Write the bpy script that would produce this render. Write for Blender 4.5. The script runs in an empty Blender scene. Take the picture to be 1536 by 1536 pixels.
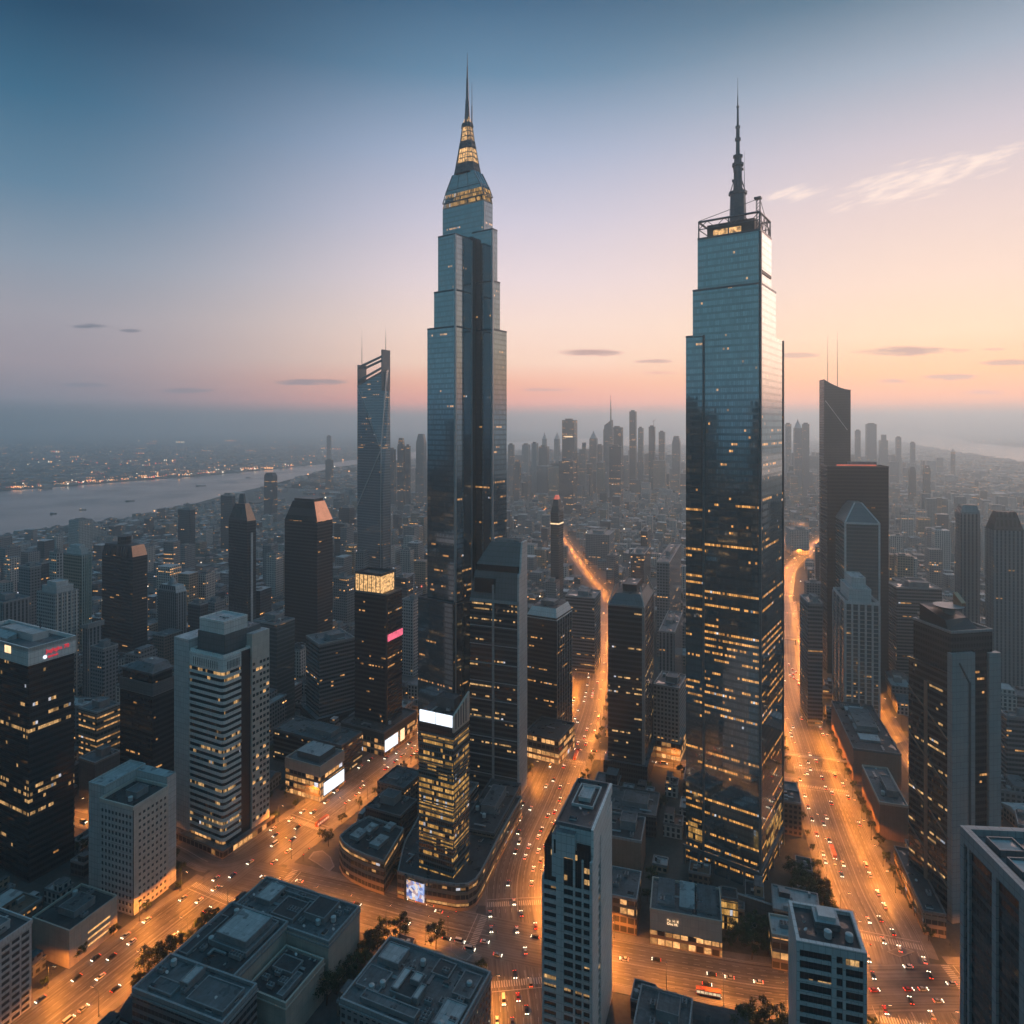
import bpy, math, random
from mathutils import Vector, Matrix, noise as mnoise

R = math.radians
SC = bpy.context.scene
COL = SC.collection
random.seed(7)

# ------------------------------------------------------------------ camera
CAMH, FPX, HOR = 280.0, 1000.0, 636.0      # eye height (m), focal length and horizon row of a 1536 px frame
cam_d = bpy.data.cameras.new("camera")
cam = bpy.data.objects.new("camera", cam_d)
COL.objects.link(cam)
cam.location = (0, 0, CAMH)
cam.rotation_euler = (R(90), 0, 0)
cam_d.sensor_width = 36.0
cam_d.lens = 36.0 * FPX / 1536.0
cam_d.shift_y = -(768.0 - HOR) / 1536.0
cam_d.clip_start = 1.0
cam_d.clip_end = 200000.0
SC.camera = cam

SC.view_settings.view_transform = 'Standard'
SC.view_settings.look = 'None'
SC.view_settings.exposure = 0.0
SC.view_settings.gamma = 1.0
SC.render.engine = 'CYCLES'
cy = SC.cycles
cy.use_denoising = True
cy.max_bounces = 5
cy.diffuse_bounces = 2
cy.glossy_bounces = 3
cy.transmission_bounces = 2
cy.volume_bounces = 5
cy.transparent_max_bounces = 6
cy.sample_clamp_indirect = 3.0
cy.sample_clamp_direct = 0.0
cy.caustics_reflective = False
cy.caustics_refractive = False


def lin(c):
    return tuple(((v / 255) / 12.92 if v / 255 <= 0.04045 else ((v / 255 + 0.055) / 1.055) ** 2.4) for v in c)


class NT:
    """small helper to write shader graphs"""
    def __init__(s, tree):
        s.t = tree
        s.n = tree.nodes
        s.l = tree.links

    def put(s, sock, v):
        if hasattr(v, 'is_output'):
            s.l.new(v, sock)
        elif v is not None:
            if isinstance(v, (tuple, list)) and len(v) == 3 and len(getattr(sock, 'default_value', (0, 0, 0))) == 4:
                v = (*v, 1.0)
            sock.default_value = v

    def m(s, op, a, b=None, c=None, clamp=False):
        n = s.n.new('ShaderNodeMath')
        n.operation = op
        n.use_clamp = clamp
        for i, v in enumerate((a, b, c)):
            if v is not None:
                s.put(n.inputs[i], v)
        return n.outputs[0]

    def vm(s, op, a, b=None, sc=None):
        n = s.n.new('ShaderNodeVectorMath')
        n.operation = op
        s.put(n.inputs[0], a)
        if b is not None:
            s.put(n.inputs[1], b)
        if sc is not None:
            s.put(n.inputs['Scale'], sc)
        return n.outputs['Value'] if op in ('LENGTH', 'DOT_PRODUCT') else n.outputs[0]

    def sep(s, v):
        n = s.n.new('ShaderNodeSeparateXYZ')
        s.put(n.inputs[0], v)
        return n.outputs

    def comb(s, x, y, z):
        n = s.n.new('ShaderNodeCombineXYZ')
        for i, v in enumerate((x, y, z)):
            s.put(n.inputs[i], v)
        return n.outputs[0]

    def mix(s, f, a, b, typ='MIX'):
        n = s.n.new('ShaderNodeMix')
        n.data_type = 'RGBA'
        n.blend_type = typ
        s.put(n.inputs[0], f)
        s.put(n.inputs[6], a)
        s.put(n.inputs[7], b)
        return n.outputs[2]

    def mixf(s, f, a, b):
        n = s.n.new('ShaderNodeMix')
        s.put(n.inputs[0], f)
        s.put(n.inputs[2], a)
        s.put(n.inputs[3], b)
        return n.outputs[0]

    def maprange(s, v, a, b, c=0.0, d=1.0, smooth=False):
        n = s.n.new('ShaderNodeMapRange')
        if smooth:
            n.interpolation_type = 'SMOOTHSTEP'
        s.put(n.inputs[0], v)
        for i, x in enumerate((a, b, c, d)):
            s.put(n.inputs[i + 1], x)
        return n.outputs[0]

    def noise(s, vec, scale, detail=2.0, rough=0.5):
        n = s.n.new('ShaderNodeTexNoise')
        s.put(n.inputs['Vector'], vec)
        s.put(n.inputs['Scale'], scale)
        s.put(n.inputs['Detail'], detail)
        s.put(n.inputs['Roughness'], rough)
        return n.outputs[0]

    def white(s, vec):
        n = s.n.new('ShaderNodeTexWhiteNoise')
        n.noise_dimensions = '3D'
        s.put(n.inputs['Vector'], vec)
        return n.outputs

    def ramp(s, f, stops):
        n = s.n.new('ShaderNodeValToRGB')
        s.put(n.inputs[0], f)
        e = n.color_ramp.elements
        while len(e) < len(stops):
            e.new(0.5)
        for k, (p, c) in enumerate(stops):
            e[k].position = p
            e[k].color = (*c, 1)
        return n.outputs[0]


# ------------------------------------------------------------------ sky
SUN_EL, SUN_AZ = 5.0, 34.0                # degrees; azimuth east of the view axis
world = bpy.data.worlds.new("World")
SC.world = world
world.use_nodes = True
wt = NT(world.node_tree)
wt.n.clear()
tc = wt.n.new('ShaderNodeTexCoord')
dx, dy, dz = wt.sep(tc.outputs['Generated'])
hl = wt.m('SQRT', wt.m('ADD', wt.m('MULTIPLY', dx, dx), wt.m('MULTIPLY', dy, dy)))
te = wt.m('DIVIDE', dz, wt.m('MAXIMUM', hl, 0.001))
tf = wt.m('DIVIDE', te, 0.8, clamp=True)
xh = wt.m('DIVIDE', dx, wt.m('MAXIMUM', hl, 0.001))
yh = wt.m('DIVIDE', dy, wt.m('MAXIMUM', hl, 0.001))


def rp(rows):
    return [(max(0.0, (HOR - y) / 1000.0 / 0.8), lin(c)) for y, c in rows]


left = wt.ramp(tf, rp([(636, (104, 98, 108)), (600, (128, 114, 122)), (560, (154, 138, 144)), (500, (158, 152, 160)),
                       (430, (136, 148, 164)), (340, (92, 126, 152)), (230, (52, 100, 130)), (110, (14, 62, 93)), (-20, (2, 38, 66)), (-160, (56, 122, 152))]))
mid = wt.ramp(tf, rp([(636, (244, 130, 100)), (600, (250, 140, 104)), (575, (252, 168, 128)), (545, (252, 206, 178)), (490, (248, 216, 200)),
                      (420, (232, 212, 214)), (330, (204, 198, 214)), (230, (164, 176, 202)), (110, (94, 132, 162)), (-20, (42, 88, 122)), (-160, (78, 138, 168))]))
rgt = wt.ramp(tf, rp([(636, (248, 128, 72)), (600, (252, 144, 80)), (570, (250, 176, 112)), (520, (246, 206, 170)), (450, (240, 208, 190)),
                      (360, (226, 202, 198)), (270, (200, 190, 200)), (170, (152, 166, 184)), (60, (80, 114, 138)), (-20, (48, 86, 112)), (-160, (78, 138, 168))]))
back = wt.ramp(tf, rp([(636, (92, 120, 138)), (560, (92, 132, 146)), (440, (82, 130, 144)), (250, (70, 122, 140)), (40, (76, 132, 152)), (-160, (78, 138, 168))]))
f1 = wt.maprange(xh, -0.60, -0.02, smooth=True)
f2 = wt.maprange(xh, -0.02, 0.55, smooth=True)
f3 = wt.maprange(yh, 0.45, -0.25, smooth=True)
sky = wt.mix(f3, wt.mix(f2, wt.mix(f1, left, mid), rgt), back)
# thin evening clouds, fixed in the directions where they hang
gp = wt.m('DIVIDE', dx, wt.m('MAXIMUM', dy, 0.05))
gq = wt.m('DIVIDE', dz, wt.m('MAXIMUM', dy, 0.05))
cn = wt.noise(wt.comb(wt.m('MULTIPLY', gp, 9.0), wt.m('MULTIPLY', gq, 60.0), 3.7), 1.0, 5.0, 0.6)
cn2 = wt.noise(wt.comb(wt.m('MULTIPLY', wt.m('ADD', gp, wt.m('MULTIPLY', gq, -0.7)), 22.0), wt.m('MULTIPLY', wt.m('ADD', gq, wt.m('MULTIPLY', gp, -0.28)), 95.0), 9.1), 1.0, 6.0, 0.65)
dark_clouds = [  # px, py, half width, half height, opacity
    (135, 489, 42, 7, .55), (195, 496, 24, 4, .45), (475, 573, 75, 8, .6), (282, 586, 50, 5, .4), (882, 529, 68, 8, .55), (980, 542, 44, 5, .5),
    (985, 560, 50, 5, .35), (1362, 526, 108, 10, .62), (1420, 566, 60, 7, .5), (1340, 573, 40, 6, .45), (1510, 543, 50, 6, .5),
    (1200, 533, 40, 5, .35), (1470, 588, 60, 5, .4), (830, 585, 60, 5, .35), (1490, 524, 24, 3, .3), (120, 578, 60, 5, .3)]
msk = None
for (px, py, w, h, op) in dark_clouds:
    a = wt.m('DIVIDE', wt.m('SUBTRACT', gp, (px - 768) / 1000.0), w / 1000.0)
    b = wt.m('DIVIDE', wt.m('SUBTRACT', gq, (HOR - py) / 1000.0), h / 1000.0)
    r2 = wt.m('ADD', wt.m('MULTIPLY', a, a), wt.m('MULTIPLY', b, b))
    k = wt.m('ADD', wt.m('SUBTRACT', 0.75, r2), wt.m('MULTIPLY', wt.m('SUBTRACT', cn, 0.5), 2.6))
    k = wt.m('MULTIPLY', wt.maprange(k, 0.0, 0.7, smooth=True), op * 1.6, clamp=True)
    msk = k if msk is None else wt.m('MAXIMUM', msk, k)
msk = wt.m('MULTIPLY', msk, wt.m('GREATER_THAN', dy, 0.1))
sky = wt.mix(msk, sky, wt.mix(f1, lin((92, 100, 116)), lin((176, 132, 126))))
wm = None
for (px, py, w, h, sl, op) in [(1375, 270, 150, 34, 0.26, 1.0), (1195, 289, 62, 14, 0.10, .95), (1480, 238, 75, 18, 0.36, 1.0)]:
    u = wt.m('SUBTRACT', gp, (px - 768) / 1000.0)
    v = wt.m('SUBTRACT', wt.m('SUBTRACT', gq, (HOR - py) / 1000.0), wt.m('MULTIPLY', u, sl))
    a = wt.m('DIVIDE', u, w / 1000.0)
    b = wt.m('DIVIDE', v, h / 1000.0)
    r2 = wt.m('ADD', wt.m('MULTIPLY', a, a), wt.m('MULTIPLY', b, b))
    k = wt.m('ADD', wt.m('SUBTRACT', 0.9, r2), wt.m('MULTIPLY', wt.m('SUBTRACT', cn2, 0.5), 3.4))
    k = wt.m('MULTIPLY', wt.maprange(k, 0.0, 1.5, smooth=True), op * .66)
    wm = k if wm is None else wt.m('MAXIMUM', wm, k)
wm = wt.m('MULTIPLY', wm, wt.m('GREATER_THAN', dy, 0.1))
sky = wt.mix(wm, sky, (1.15, .90, .75))
sky = wt.mix(wt.m('LESS_THAN', dz, -0.03), sky, wt.mix(0.6, sky, (0.02, 0.025, 0.03)))
nis = wt.n.new('ShaderNodeTexSky')
nis.sky_type = 'NISHITA'
nis.sun_disc = False
nis.sun_elevation = R(SUN_EL)
nis.sun_rotation = R(SUN_AZ)
bg1 = wt.n.new('ShaderNodeBackground')
wt.put(bg1.inputs[0], sky)
HAZE_D, HAZE_TOP = 2.0e-4, 592.0
# the glow near the horizon is bright enough to shine through the haze layer
wt.put(bg1.inputs[1], wt.m('MINIMUM', wt.m('POWER', 2.718, wt.m('DIVIDE', 0.55 * HAZE_D * (HAZE_TOP - CAMH), wt.m('MAXIMUM', te, 0.004))), 2.9))
bg2 = wt.n.new('ShaderNodeBackground')
wt.put(bg2.inputs[0], nis.outputs[0])
bg2.inputs[1].default_value = 0.004
ad = wt.n.new('ShaderNodeAddShader')
wt.l.new(bg1.outputs[0], ad.inputs[0])
wt.l.new(bg2.outputs[0], ad.inputs[1])
wo = wt.n.new('ShaderNodeOutputWorld')
wt.l.new(ad.outputs[0], wo.inputs[0])
world.cycles.sampling_method = 'MANUAL'
world.cycles.sample_map_resolution = 512

sun_d = bpy.data.lights.new("sun", 'SUN')
sun_d.energy = 2.2
sun_d.angle = R(60)
sun_d.color = (1.0, 0.60, 0.46)
sun = bpy.data.objects.new("sun", sun_d)
COL.objects.link(sun)
sd = Vector((math.sin(R(SUN_AZ)) * math.cos(R(SUN_EL)), math.cos(R(SUN_AZ)) * math.cos(R(SUN_EL)), math.sin(R(SUN_EL))))
sun.rotation_euler = sd.to_track_quat('Z', 'Y').to_euler()


# ------------------------------------------------------------------ object helpers
def thing(name, label, cat, loc=(0, 0, 0), yaw=0.0, group=None):
    o = bpy.data.objects.new(name, None)
    o.empty_display_size = 1
    COL.objects.link(o)
    o.location = loc
    o.rotation_euler = (0, 0, yaw)
    tag(o, label, cat, group)
    return o


def tag(o, label, cat, group=None):
    o['label'] = label
    o['category'] = cat
    if group:
        o['group'] = group
    return o


class MB:
    """collects faces with metre UVs and links them as ONE mesh object"""
    def __init__(s):
        s.v, s.f, s.uv, s.mi = [], [], [], []

    def face(s, pts, uvs=None, m=0):
        i = len(s.v)
        s.v += [tuple(p) for p in pts]
        s.f.append(tuple(range(i, i + len(pts))))
        s.uv.append(uvs if uvs else [(p[0], p[1]) for p in pts])
        s.mi.append(m)

    def prism(s, poly, z0, z1, top=None, m=0, mt=None, cap=True, bottom=False, u0=0.0, close=True):
        """poly counter-clockwise; top = polygon at z1 (taper) or list of (x,y,z)"""
        tp = top or poly
        tz = [(p[0], p[1], p[2] if len(p) > 2 else z1) for p in tp]
        n = len(poly)
        u = u0
        for k in range(n if close else n - 1):
            a, b = poly[k], poly[(k + 1) % n]
            c, d = tz[(k + 1) % n], tz[k]
            L = math.hypot(b[0] - a[0], b[1] - a[1])
            s.face([(a[0], a[1], z0), (b[0], b[1], z0), c, d], [(u, z0), (u + L, z0), (u + L, c[2]), (u, d[2])], m)
            u += L + 37.0
        if cap:
            s.face(tz, None, m if mt is None else mt)
        if bottom:
            s.face([(p[0], p[1], z0) for p in reversed(poly)], None, m)

    def box(s, x0, x1, y0, y1, z0, z1, m=0, mt=None, bottom=False):
        s.prism([(x0, y0), (x1, y0), (x1, y1), (x0, y1)], z0, z1, m=m, mt=mt, bottom=bottom)

    def ring(s, x0, x1, y0, y1, z0, z1, t, m=0):
        """rectangular upstand (parapet) of thickness t"""
        s.box(x0, x1, y0, y0 + t, z0, z1, m)
        s.box(x0, x1, y1 - t, y1, z0, z1, m)
        s.box(x0, x0 + t, y0 + t, y1 - t, z0, z1, m)
        s.box(x1 - t, x1, y0 + t, y1 - t, z0, z1, m)

    def tube(s, p, q, r0, r1=None, n=6, m=0):
        r1 = r0 if r1 is None else r1
        p, q = Vector(p), Vector(q)
        d = q - p
        if d.length < 1e-6:
            return
        t = d.normalized()
        a = t.orthogonal().normalized()
        b = t.cross(a)
        pr = [p + (a * math.cos(2 * math.pi * k / n) + b * math.sin(2 * math.pi * k / n)) * r0 for k in range(n)]
        qr = [q + (a * math.cos(2 * math.pi * k / n) + b * math.sin(2 * math.pi * k / n)) * r1 for k in range(n)]
        for k in range(n):
            j = (k + 1) % n
            s.face([pr[k], pr[j], qr[j], qr[k]], [(k, 0), (k + 1, 0), (k + 1, d.length), (k, d.length)], m)
        s.face(list(reversed(pr)), None, m)
        s.face(qr, None, m)

    def mesh(s, name, mats):
        me = bpy.data.meshes.new(name)
        me.from_pydata(s.v, [], s.f)
        uvl = me.uv_layers.new(name='UVMap')
        flat = [c for f in s.uv for p in f for c in p]
        uvl.data.foreach_set('uv', flat)
        for mt in (mats if isinstance(mats, (list, tuple)) else [mats]):
            me.materials.append(mt)
        me.polygons.foreach_set('material_index', s.mi)
        me.update()
        return me

    def build(s, name, mats, parent=None, loc=None):
        o = bpy.data.objects.new(name, s.mesh(name, mats))
        COL.objects.link(o)
        if parent:
            o.parent = parent
        if loc:
            o.location = loc
        return o


def inst(name, me, parent=None, loc=(0, 0, 0), rz=0.0, sc=None):
    o = bpy.data.objects.new(name, me)
    COL.objects.link(o)
    o.parent = parent
    o.location = loc
    o.rotation_euler = (0, 0, rz)
    if sc:
        o.scale = sc
    return o


def structure(o):
    o['kind'] = 'structure'
    return o


def stuff(o):
    o['kind'] = 'stuff'
    return o


# ------------------------------------------------------------------ materials
def new_mat(name):
    m = bpy.data.materials.new(name)
    m.use_nodes = True
    m.node_tree.nodes.clear()
    t = NT(m.node_tree)
    p = t.n.new('ShaderNodeBsdfPrincipled')
    o = t.n.new('ShaderNodeOutputMaterial')
    t.l.new(p.outputs[0], o.inputs[0])
    return m, t, p


def facade(name, cw=3.0, ch=4.0, wall=(.3, .3, .3), glass=(.03, .04, .05), mu=.08, sill=.28, head=.08, lit=.12,
           lcol=(1.0, .44, .11), ls=1.6, gmet=0.0, wmet=0.0, grough=.1, wrough=.6, tilt=.012, wn=.12, clump=.10, spec=.5, gate=.22, hfade=None):
    m, t, p = new_mat(name)
    uvn = t.n.new('ShaderNodeUVMap')
    ux, uy, _ = t.sep(uvn.outputs[0])
    oi = t.n.new('ShaderNodeObjectInfo')
    seed = t.m('MULTIPLY', oi.outputs['Random'], 91.0)
    a = t.m('DIVIDE', ux, cw)
    b = t.m('DIVIDE', uy, ch)
    iu, iv = t.m('FLOOR', a), t.m('FLOOR', b)
    fu, fv = t.m('FRACT', a), t.m('FRACT', b)
    mk = t.m('MULTIPLY', t.m('MULTIPLY', t.m('GREATER_THAN', fu, mu), t.m('LESS_THAN', fu, 1 - mu)),
             t.m('MULTIPLY', t.m('GREATER_THAN', fv, sill), t.m('LESS_THAN', fv, 1 - head)))
    wc = t.white(t.comb(iu, iv, seed))
    rr = t.white(t.comb(iv, seed, 3.3))[0]
    cl = t.noise(t.comb(t.m('MULTIPLY', iu, clump * 1.3), t.m('MULTIPLY', iv, 7.31), seed), 1.0, 1.0)
    # score of a cell: clustered along a storey, storeys differ
    score = t.m('ADD', cl, t.m('MULTIPLY', t.m('SUBTRACT', rr, 0.5), 0.62))
    if hfade:
        score = t.m('SUBTRACT', score, t.maprange(uy, hfade[0], hfade[1], 0.0, hfade[2], smooth=True))
    import statistics
    if lit < .6:
        lit *= .55
    th = 0.5 + 0.22 * statistics.NormalDist().inv_cdf(max(0.002, min(0.998, 1 - lit)))
    l1 = t.m('MULTIPLY', t.m('GREATER_THAN', score, th), t.m('GREATER_THAN', wc[0], gate))
    l2 = t.m('GREATER_THAN', wc[0], 1 - lit * 0.04)
    on = t.m('MULTIPLY', t.m('MAXIMUM', l1, l2), mk)
    if lit < .5 and ch > 3.0:
        on = t.m('MULTIPLY', on, t.m('MULTIPLY', t.m('GREATER_THAN', fv, .56), t.m('LESS_THAN', fv, .88)))
    wc2 = t.white(t.comb(iv, iu, t.m('ADD', seed, 17.0)))
    # inside a lit room: ceiling brighter than floor, furniture blotches
    inr = t.noise(t.comb(t.m('MULTIPLY', a, 2.3), t.m('MULTIPLY', b, 3.1), seed), 1.0, 2.0)
    es = t.m('MULTIPLY', on, t.m('MULTIPLY', t.m('ADD', 0.25, wc2[0]), t.m('MULTIPLY', inr, 2.0 * ls)))
    ecol = t.mix(t.m('MULTIPLY', wc2[0], 0.22), t.mix(t.m('GREATER_THAN', t.m('FRACT', t.m('MULTIPLY', wc2[0], 13.0)), .965), lcol, (.72, .82, 1.0)), (1.0, .62, .30))
    gt = t.n.new('ShaderNodeTexCoord')
    wnz = t.noise(gt.outputs['Object'], 0.09, 4.0)
    wnz2 = t.noise(t.comb(t.m('MULTIPLY', ux, 0.9), t.m('MULTIPLY', uy, 0.05), seed), 1.0, 3.0)
    wcol = t.mix(1.0, wall, t.maprange(t.m('ADD', t.m('MULTIPLY', wnz, .6), t.m('MULTIPLY', wnz2, .4)), 0.3, 0.7, 1 - wn * 1.6, 1 + wn), 'MULTIPLY')
    gcol = t.mix(1.0, glass, t.maprange(wc2[0], 0, 1, .86, 1.1), 'MULTIPLY')
    t.put(p.inputs['Base Color'], t.mix(mk, wcol, gcol))
    t.put(p.inputs['Roughness'], t.mixf(mk, wrough, grough))
    t.put(p.inputs['Metallic'], t.mixf(mk, wmet, gmet))
    p.inputs['Specular IOR Level'].default_value = spec
    t.put(p.inputs['Emission Color'], ecol)
    t.put(p.inputs['Emission Strength'], t.m('MULTIPLY', es, .62))
    ge = t.n.new('ShaderNodeNewGeometry')
    jit = t.vm('SCALE', t.vm('SUBTRACT', wc[1], (0.5, 0.5, 0.5)), sc=tilt)
    nn = t.vm('NORMALIZE', t.vm('ADD', ge.outputs['Normal'], jit))
    t.put(p.inputs['Normal'], nn)
    m.cycles.emission_sampling = 'NONE'
    return m


def plain(name, col, rough=.6, var=.15, scale=.25, metal=0.0, bump=0.0, spec=.5):
    m, t, p = new_mat(name)
    c = t.n.new('ShaderNodeTexCoord')
    a = t.noise(c.outputs['Object'], scale, 5.0, .6)
    b = t.noise(c.outputs['Object'], scale * 9, 3.0, .6)
    f = t.maprange(t.m('ADD', t.m('MULTIPLY', a, .65), t.m('MULTIPLY', b, .35)), .3, .7, 1 - 1.5 * var, 1 + var)
    t.put(p.inputs['Base Color'], t.mix(1.0, col, f, 'MULTIPLY'))
    t.put(p.inputs['Roughness'], t.m('ADD', rough - .08, t.m('MULTIPLY', b, .16)))
    p.inputs['Metallic'].default_value = metal
    p.inputs['Specular IOR Level'].default_value = spec
    if bump:
        bn = t.n.new('ShaderNodeBump')
        bn.inputs['Strength'].default_value = bump
        t.put(bn.inputs['Height'], b)
        t.l.new(bn.outputs[0], p.inputs['Normal'])
    return m


def panelled(name, col, pw=2.4, ph=3.6, rough=.5, line=.5, metal=0.0, var=.1):
    """cladding panels with joints, metre UVs"""
    m, t, p = new_mat(name)
    uvn = t.n.new('ShaderNodeUVMap')
    ux, uy, _ = t.sep(uvn.outputs[0])
    a, b = t.m('DIVIDE', ux, pw), t.m('DIVIDE', uy, ph)
    j = t.m('MINIMUM', t.m('MINIMUM', t.m('FRACT', a), t.m('SUBTRACT', 1, t.m('FRACT', a))),
            t.m('MINIMUM', t.m('FRACT', b), t.m('SUBTRACT', 1, t.m('FRACT', b))))
    w = t.white(t.comb(t.m('FLOOR', a), t.m('FLOOR', b), 1.0))[0]
    c = t.n.new('ShaderNodeTexCoord')
    nz = t.noise(c.outputs['Object'], .12, 5.0, .6)
    st = t.noise(t.comb(t.m('MULTIPLY', ux, 1.3), t.m('MULTIPLY', uy, .06), 2.0), 1.0, 3.0)
    f = t.m('ADD', t.maprange(t.m('ADD', t.m('MULTIPLY', nz, .6), t.m('MULTIPLY', st, .4)), .3, .7, 1 - 1.8 * var, 1 + var), t.m('MULTIPLY', t.m('SUBTRACT', w, .5), var))
    f = t.m('MULTIPLY', f, t.mixf(t.m('LESS_THAN', j, .03), 1.0, line))
    t.put(p.inputs['Base Color'], t.mix(1.0, col, f, 'MULTIPLY'))
    p.inputs['Roughness'].default_value = rough
    p.inputs['Metallic'].default_value = metal
    return m


def glow(name, col, strength, var=0.0, scale=.5, dots=False):
    m, t, p = new_mat(name)
    p.inputs['Base Color'].default_value = (.02, .02, .02, 1)
    c = t.n.new('ShaderNodeTexCoord')
    n = t.noise(c.outputs['Object'], scale, 3.0)
    e = t.m('MULTIPLY', strength, t.maprange(n, .3, .7, 1 - var, 1 + var)) if var else strength
    t.put(p.inputs['Emission Color'], col)
    t.put(p.inputs['Emission Strength'], e)
    m.cycles.emission_sampling = 'NONE' if not dots else 'AUTO'
    return m


BLU = (.30, .42, .50)
MT = {}
MT['t1'] = facade('glass_spire_tower', 1.5, 4.1, wall=(.27, .32, .35), glass=(.36, .42, .46), mu=.06, sill=.30, head=.02, lit=.20, ls=1.1, gmet=.85, wmet=.8, grough=.05, wrough=.12, tilt=.005, clump=.08, gate=.15, hfade=(60, 330, .10))
MT['t2'] = facade('glass_mast_tower', 1.3, 4.2, wall=(.29, .35, .37), glass=(.38, .45, .48), mu=.07, sill=.32, head=.03, lit=.58, lcol=(1.0, .42, .06), ls=1.5, gmet=.85, wmet=.8, grough=.04, wrough=.11, tilt=.005, clump=.07, gate=.12, hfade=(150, 300, .26))
MT['twist'] = facade('glass_twisted_tower', 1.8, 4.2, wall=(.13, .17, .20), glass=(.22, .29, .34), lit=.10, ls=1.1, gmet=.7, wmet=.5, grough=.1, wrough=.3)
MT['dark'] = facade('dark_glass', 1.6, 3.9, wall=(.022, .026, .032), glass=(.02, .026, .032), mu=.06, sill=.4, head=.06, lit=.16, ls=1.3, grough=.12, wrough=.35)
MT['dark_band'] = facade('dark_banded_glass', 1.6, 3.9, wall=(.05, .06, .068), glass=(.018, .024, .03), mu=.03, sill=.42, head=.0, lit=.22, lcol=(1.0, .56, .20), ls=1.2, grough=.12, wrough=.5)
MT['dim'] = facade('dark_stone_grid', 1.8, 3.8, wall=(.030, .034, .040), glass=(.02, .025, .03), mu=.14, sill=.35, head=.1, lit=.05, ls=1.2, grough=.15, wrough=.5)
MT['teal'] = facade('teal_glass', 1.7, 3.9, wall=(.08, .11, .12), glass=(.08, .13, .15), mu=.05, sill=.36, head=.02, lit=.10, ls=1.0, gmet=.4, wmet=.2, grough=.12, wrough=.4)
MT['black'] = facade('black_monolith_glass', 2.0, 4.0, wall=(.016, .02, .025), glass=(.018, .022, .028), mu=.06, sill=.4, head=.05, lit=.05, ls=.7, grough=.25, wrough=.4, spec=.3)
MT['grey'] = facade('grey_concrete_grid', 3.2, 3.6, wall=(.22, .23, .24), glass=(.03, .04, .05), mu=.22, sill=.34, head=.14, lit=.06, ls=1.1, wrough=.75)
MT['rib'] = facade('grey_vertical_rib', 3.6, 3.6, wall=(.25, .26, .27), glass=(.035, .045, .055), mu=.26, sill=.10, head=.0, lit=.05, ls=1.0, wrough=.75)
MT['pale'] = facade('pale_grid', 3.0, 3.5, wall=(.40, .40, .40), glass=(.035, .045, .055), mu=.20, sill=.32, head=.14, lit=.06, ls=1.1, wrough=.7)
MT['bands'] = facade('grey_ribbon_windows', 2.2, 3.7, wall=(.17, .18, .19), glass=(.025, .032, .04), mu=.03, sill=.45, head=.02, lit=.15, ls=1.2, wrough=.65)
MT['brown'] = facade('brown_brick_grid', 3.0, 3.5, wall=(.17, .125, .10), glass=(.03, .035, .04), mu=.2, sill=.34, head=.14, lit=.10, ls=1.2, wrough=.8)
MT['gold'] = facade('gold_lit_bands', 1.5, 3.9, wall=(.24, .20, .15), glass=(.04, .04, .035), mu=.05, sill=.12, head=.08, lit=.70, lcol=(1.0, .50, .10), ls=.95, grough=.15, wrough=.5, clump=.16, gate=.08)
MT['shop'] = facade('lit_shop_front', 4.0, 5.0, wall=(.22, .17, .13), glass=(.05, .045, .04), mu=.07, sill=.14, head=.22, lit=.62, lcol=(1.0, .46, .14), ls=1.5, wrough=.6, clump=.35, gate=.15)
MT['mall'] = facade('lit_mall_bands', 3.0, 4.6, wall=(.26, .20, .15), glass=(.05, .045, .04), mu=.05, sill=.40, head=.05, lit=.55, lcol=(1.0, .48, .15), ls=1.1, wrough=.6, clump=.3, gate=.12)
MT['ribbon'] = facade('ribbon_glass', 1.5, 2.4, wall=(.03, .035, .04), glass=(.02, .026, .032), mu=.05, sill=.02, head=.02, lit=.16, lcol=(1.0, .56, .2), ls=1.0, grough=.1, wrough=.3)
MT['ribbon_lit'] = facade('ribbon_glass_lit', 1.5, 2.4, wall=(.03, .035, .04), glass=(.02, .026, .032), mu=.05, sill=.02, head=.02, lit=.30, lcol=(1.0, .56, .2), ls=1.1, grough=.1, wrough=.3)
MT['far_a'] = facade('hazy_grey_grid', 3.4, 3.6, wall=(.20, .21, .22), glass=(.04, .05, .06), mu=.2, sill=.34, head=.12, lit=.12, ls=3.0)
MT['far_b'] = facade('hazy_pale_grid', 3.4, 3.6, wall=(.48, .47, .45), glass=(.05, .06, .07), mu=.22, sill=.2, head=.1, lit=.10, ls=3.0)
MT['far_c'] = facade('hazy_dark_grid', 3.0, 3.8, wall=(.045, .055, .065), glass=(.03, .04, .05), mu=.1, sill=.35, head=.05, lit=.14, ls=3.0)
MT['far_w'] = facade('hazy_warm_grid', 3.2, 3.6, wall=(.34, .25, .18), glass=(.05, .05, .05), mu=.2, sill=.34, head=.12, lit=.18, ls=2.6)


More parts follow.
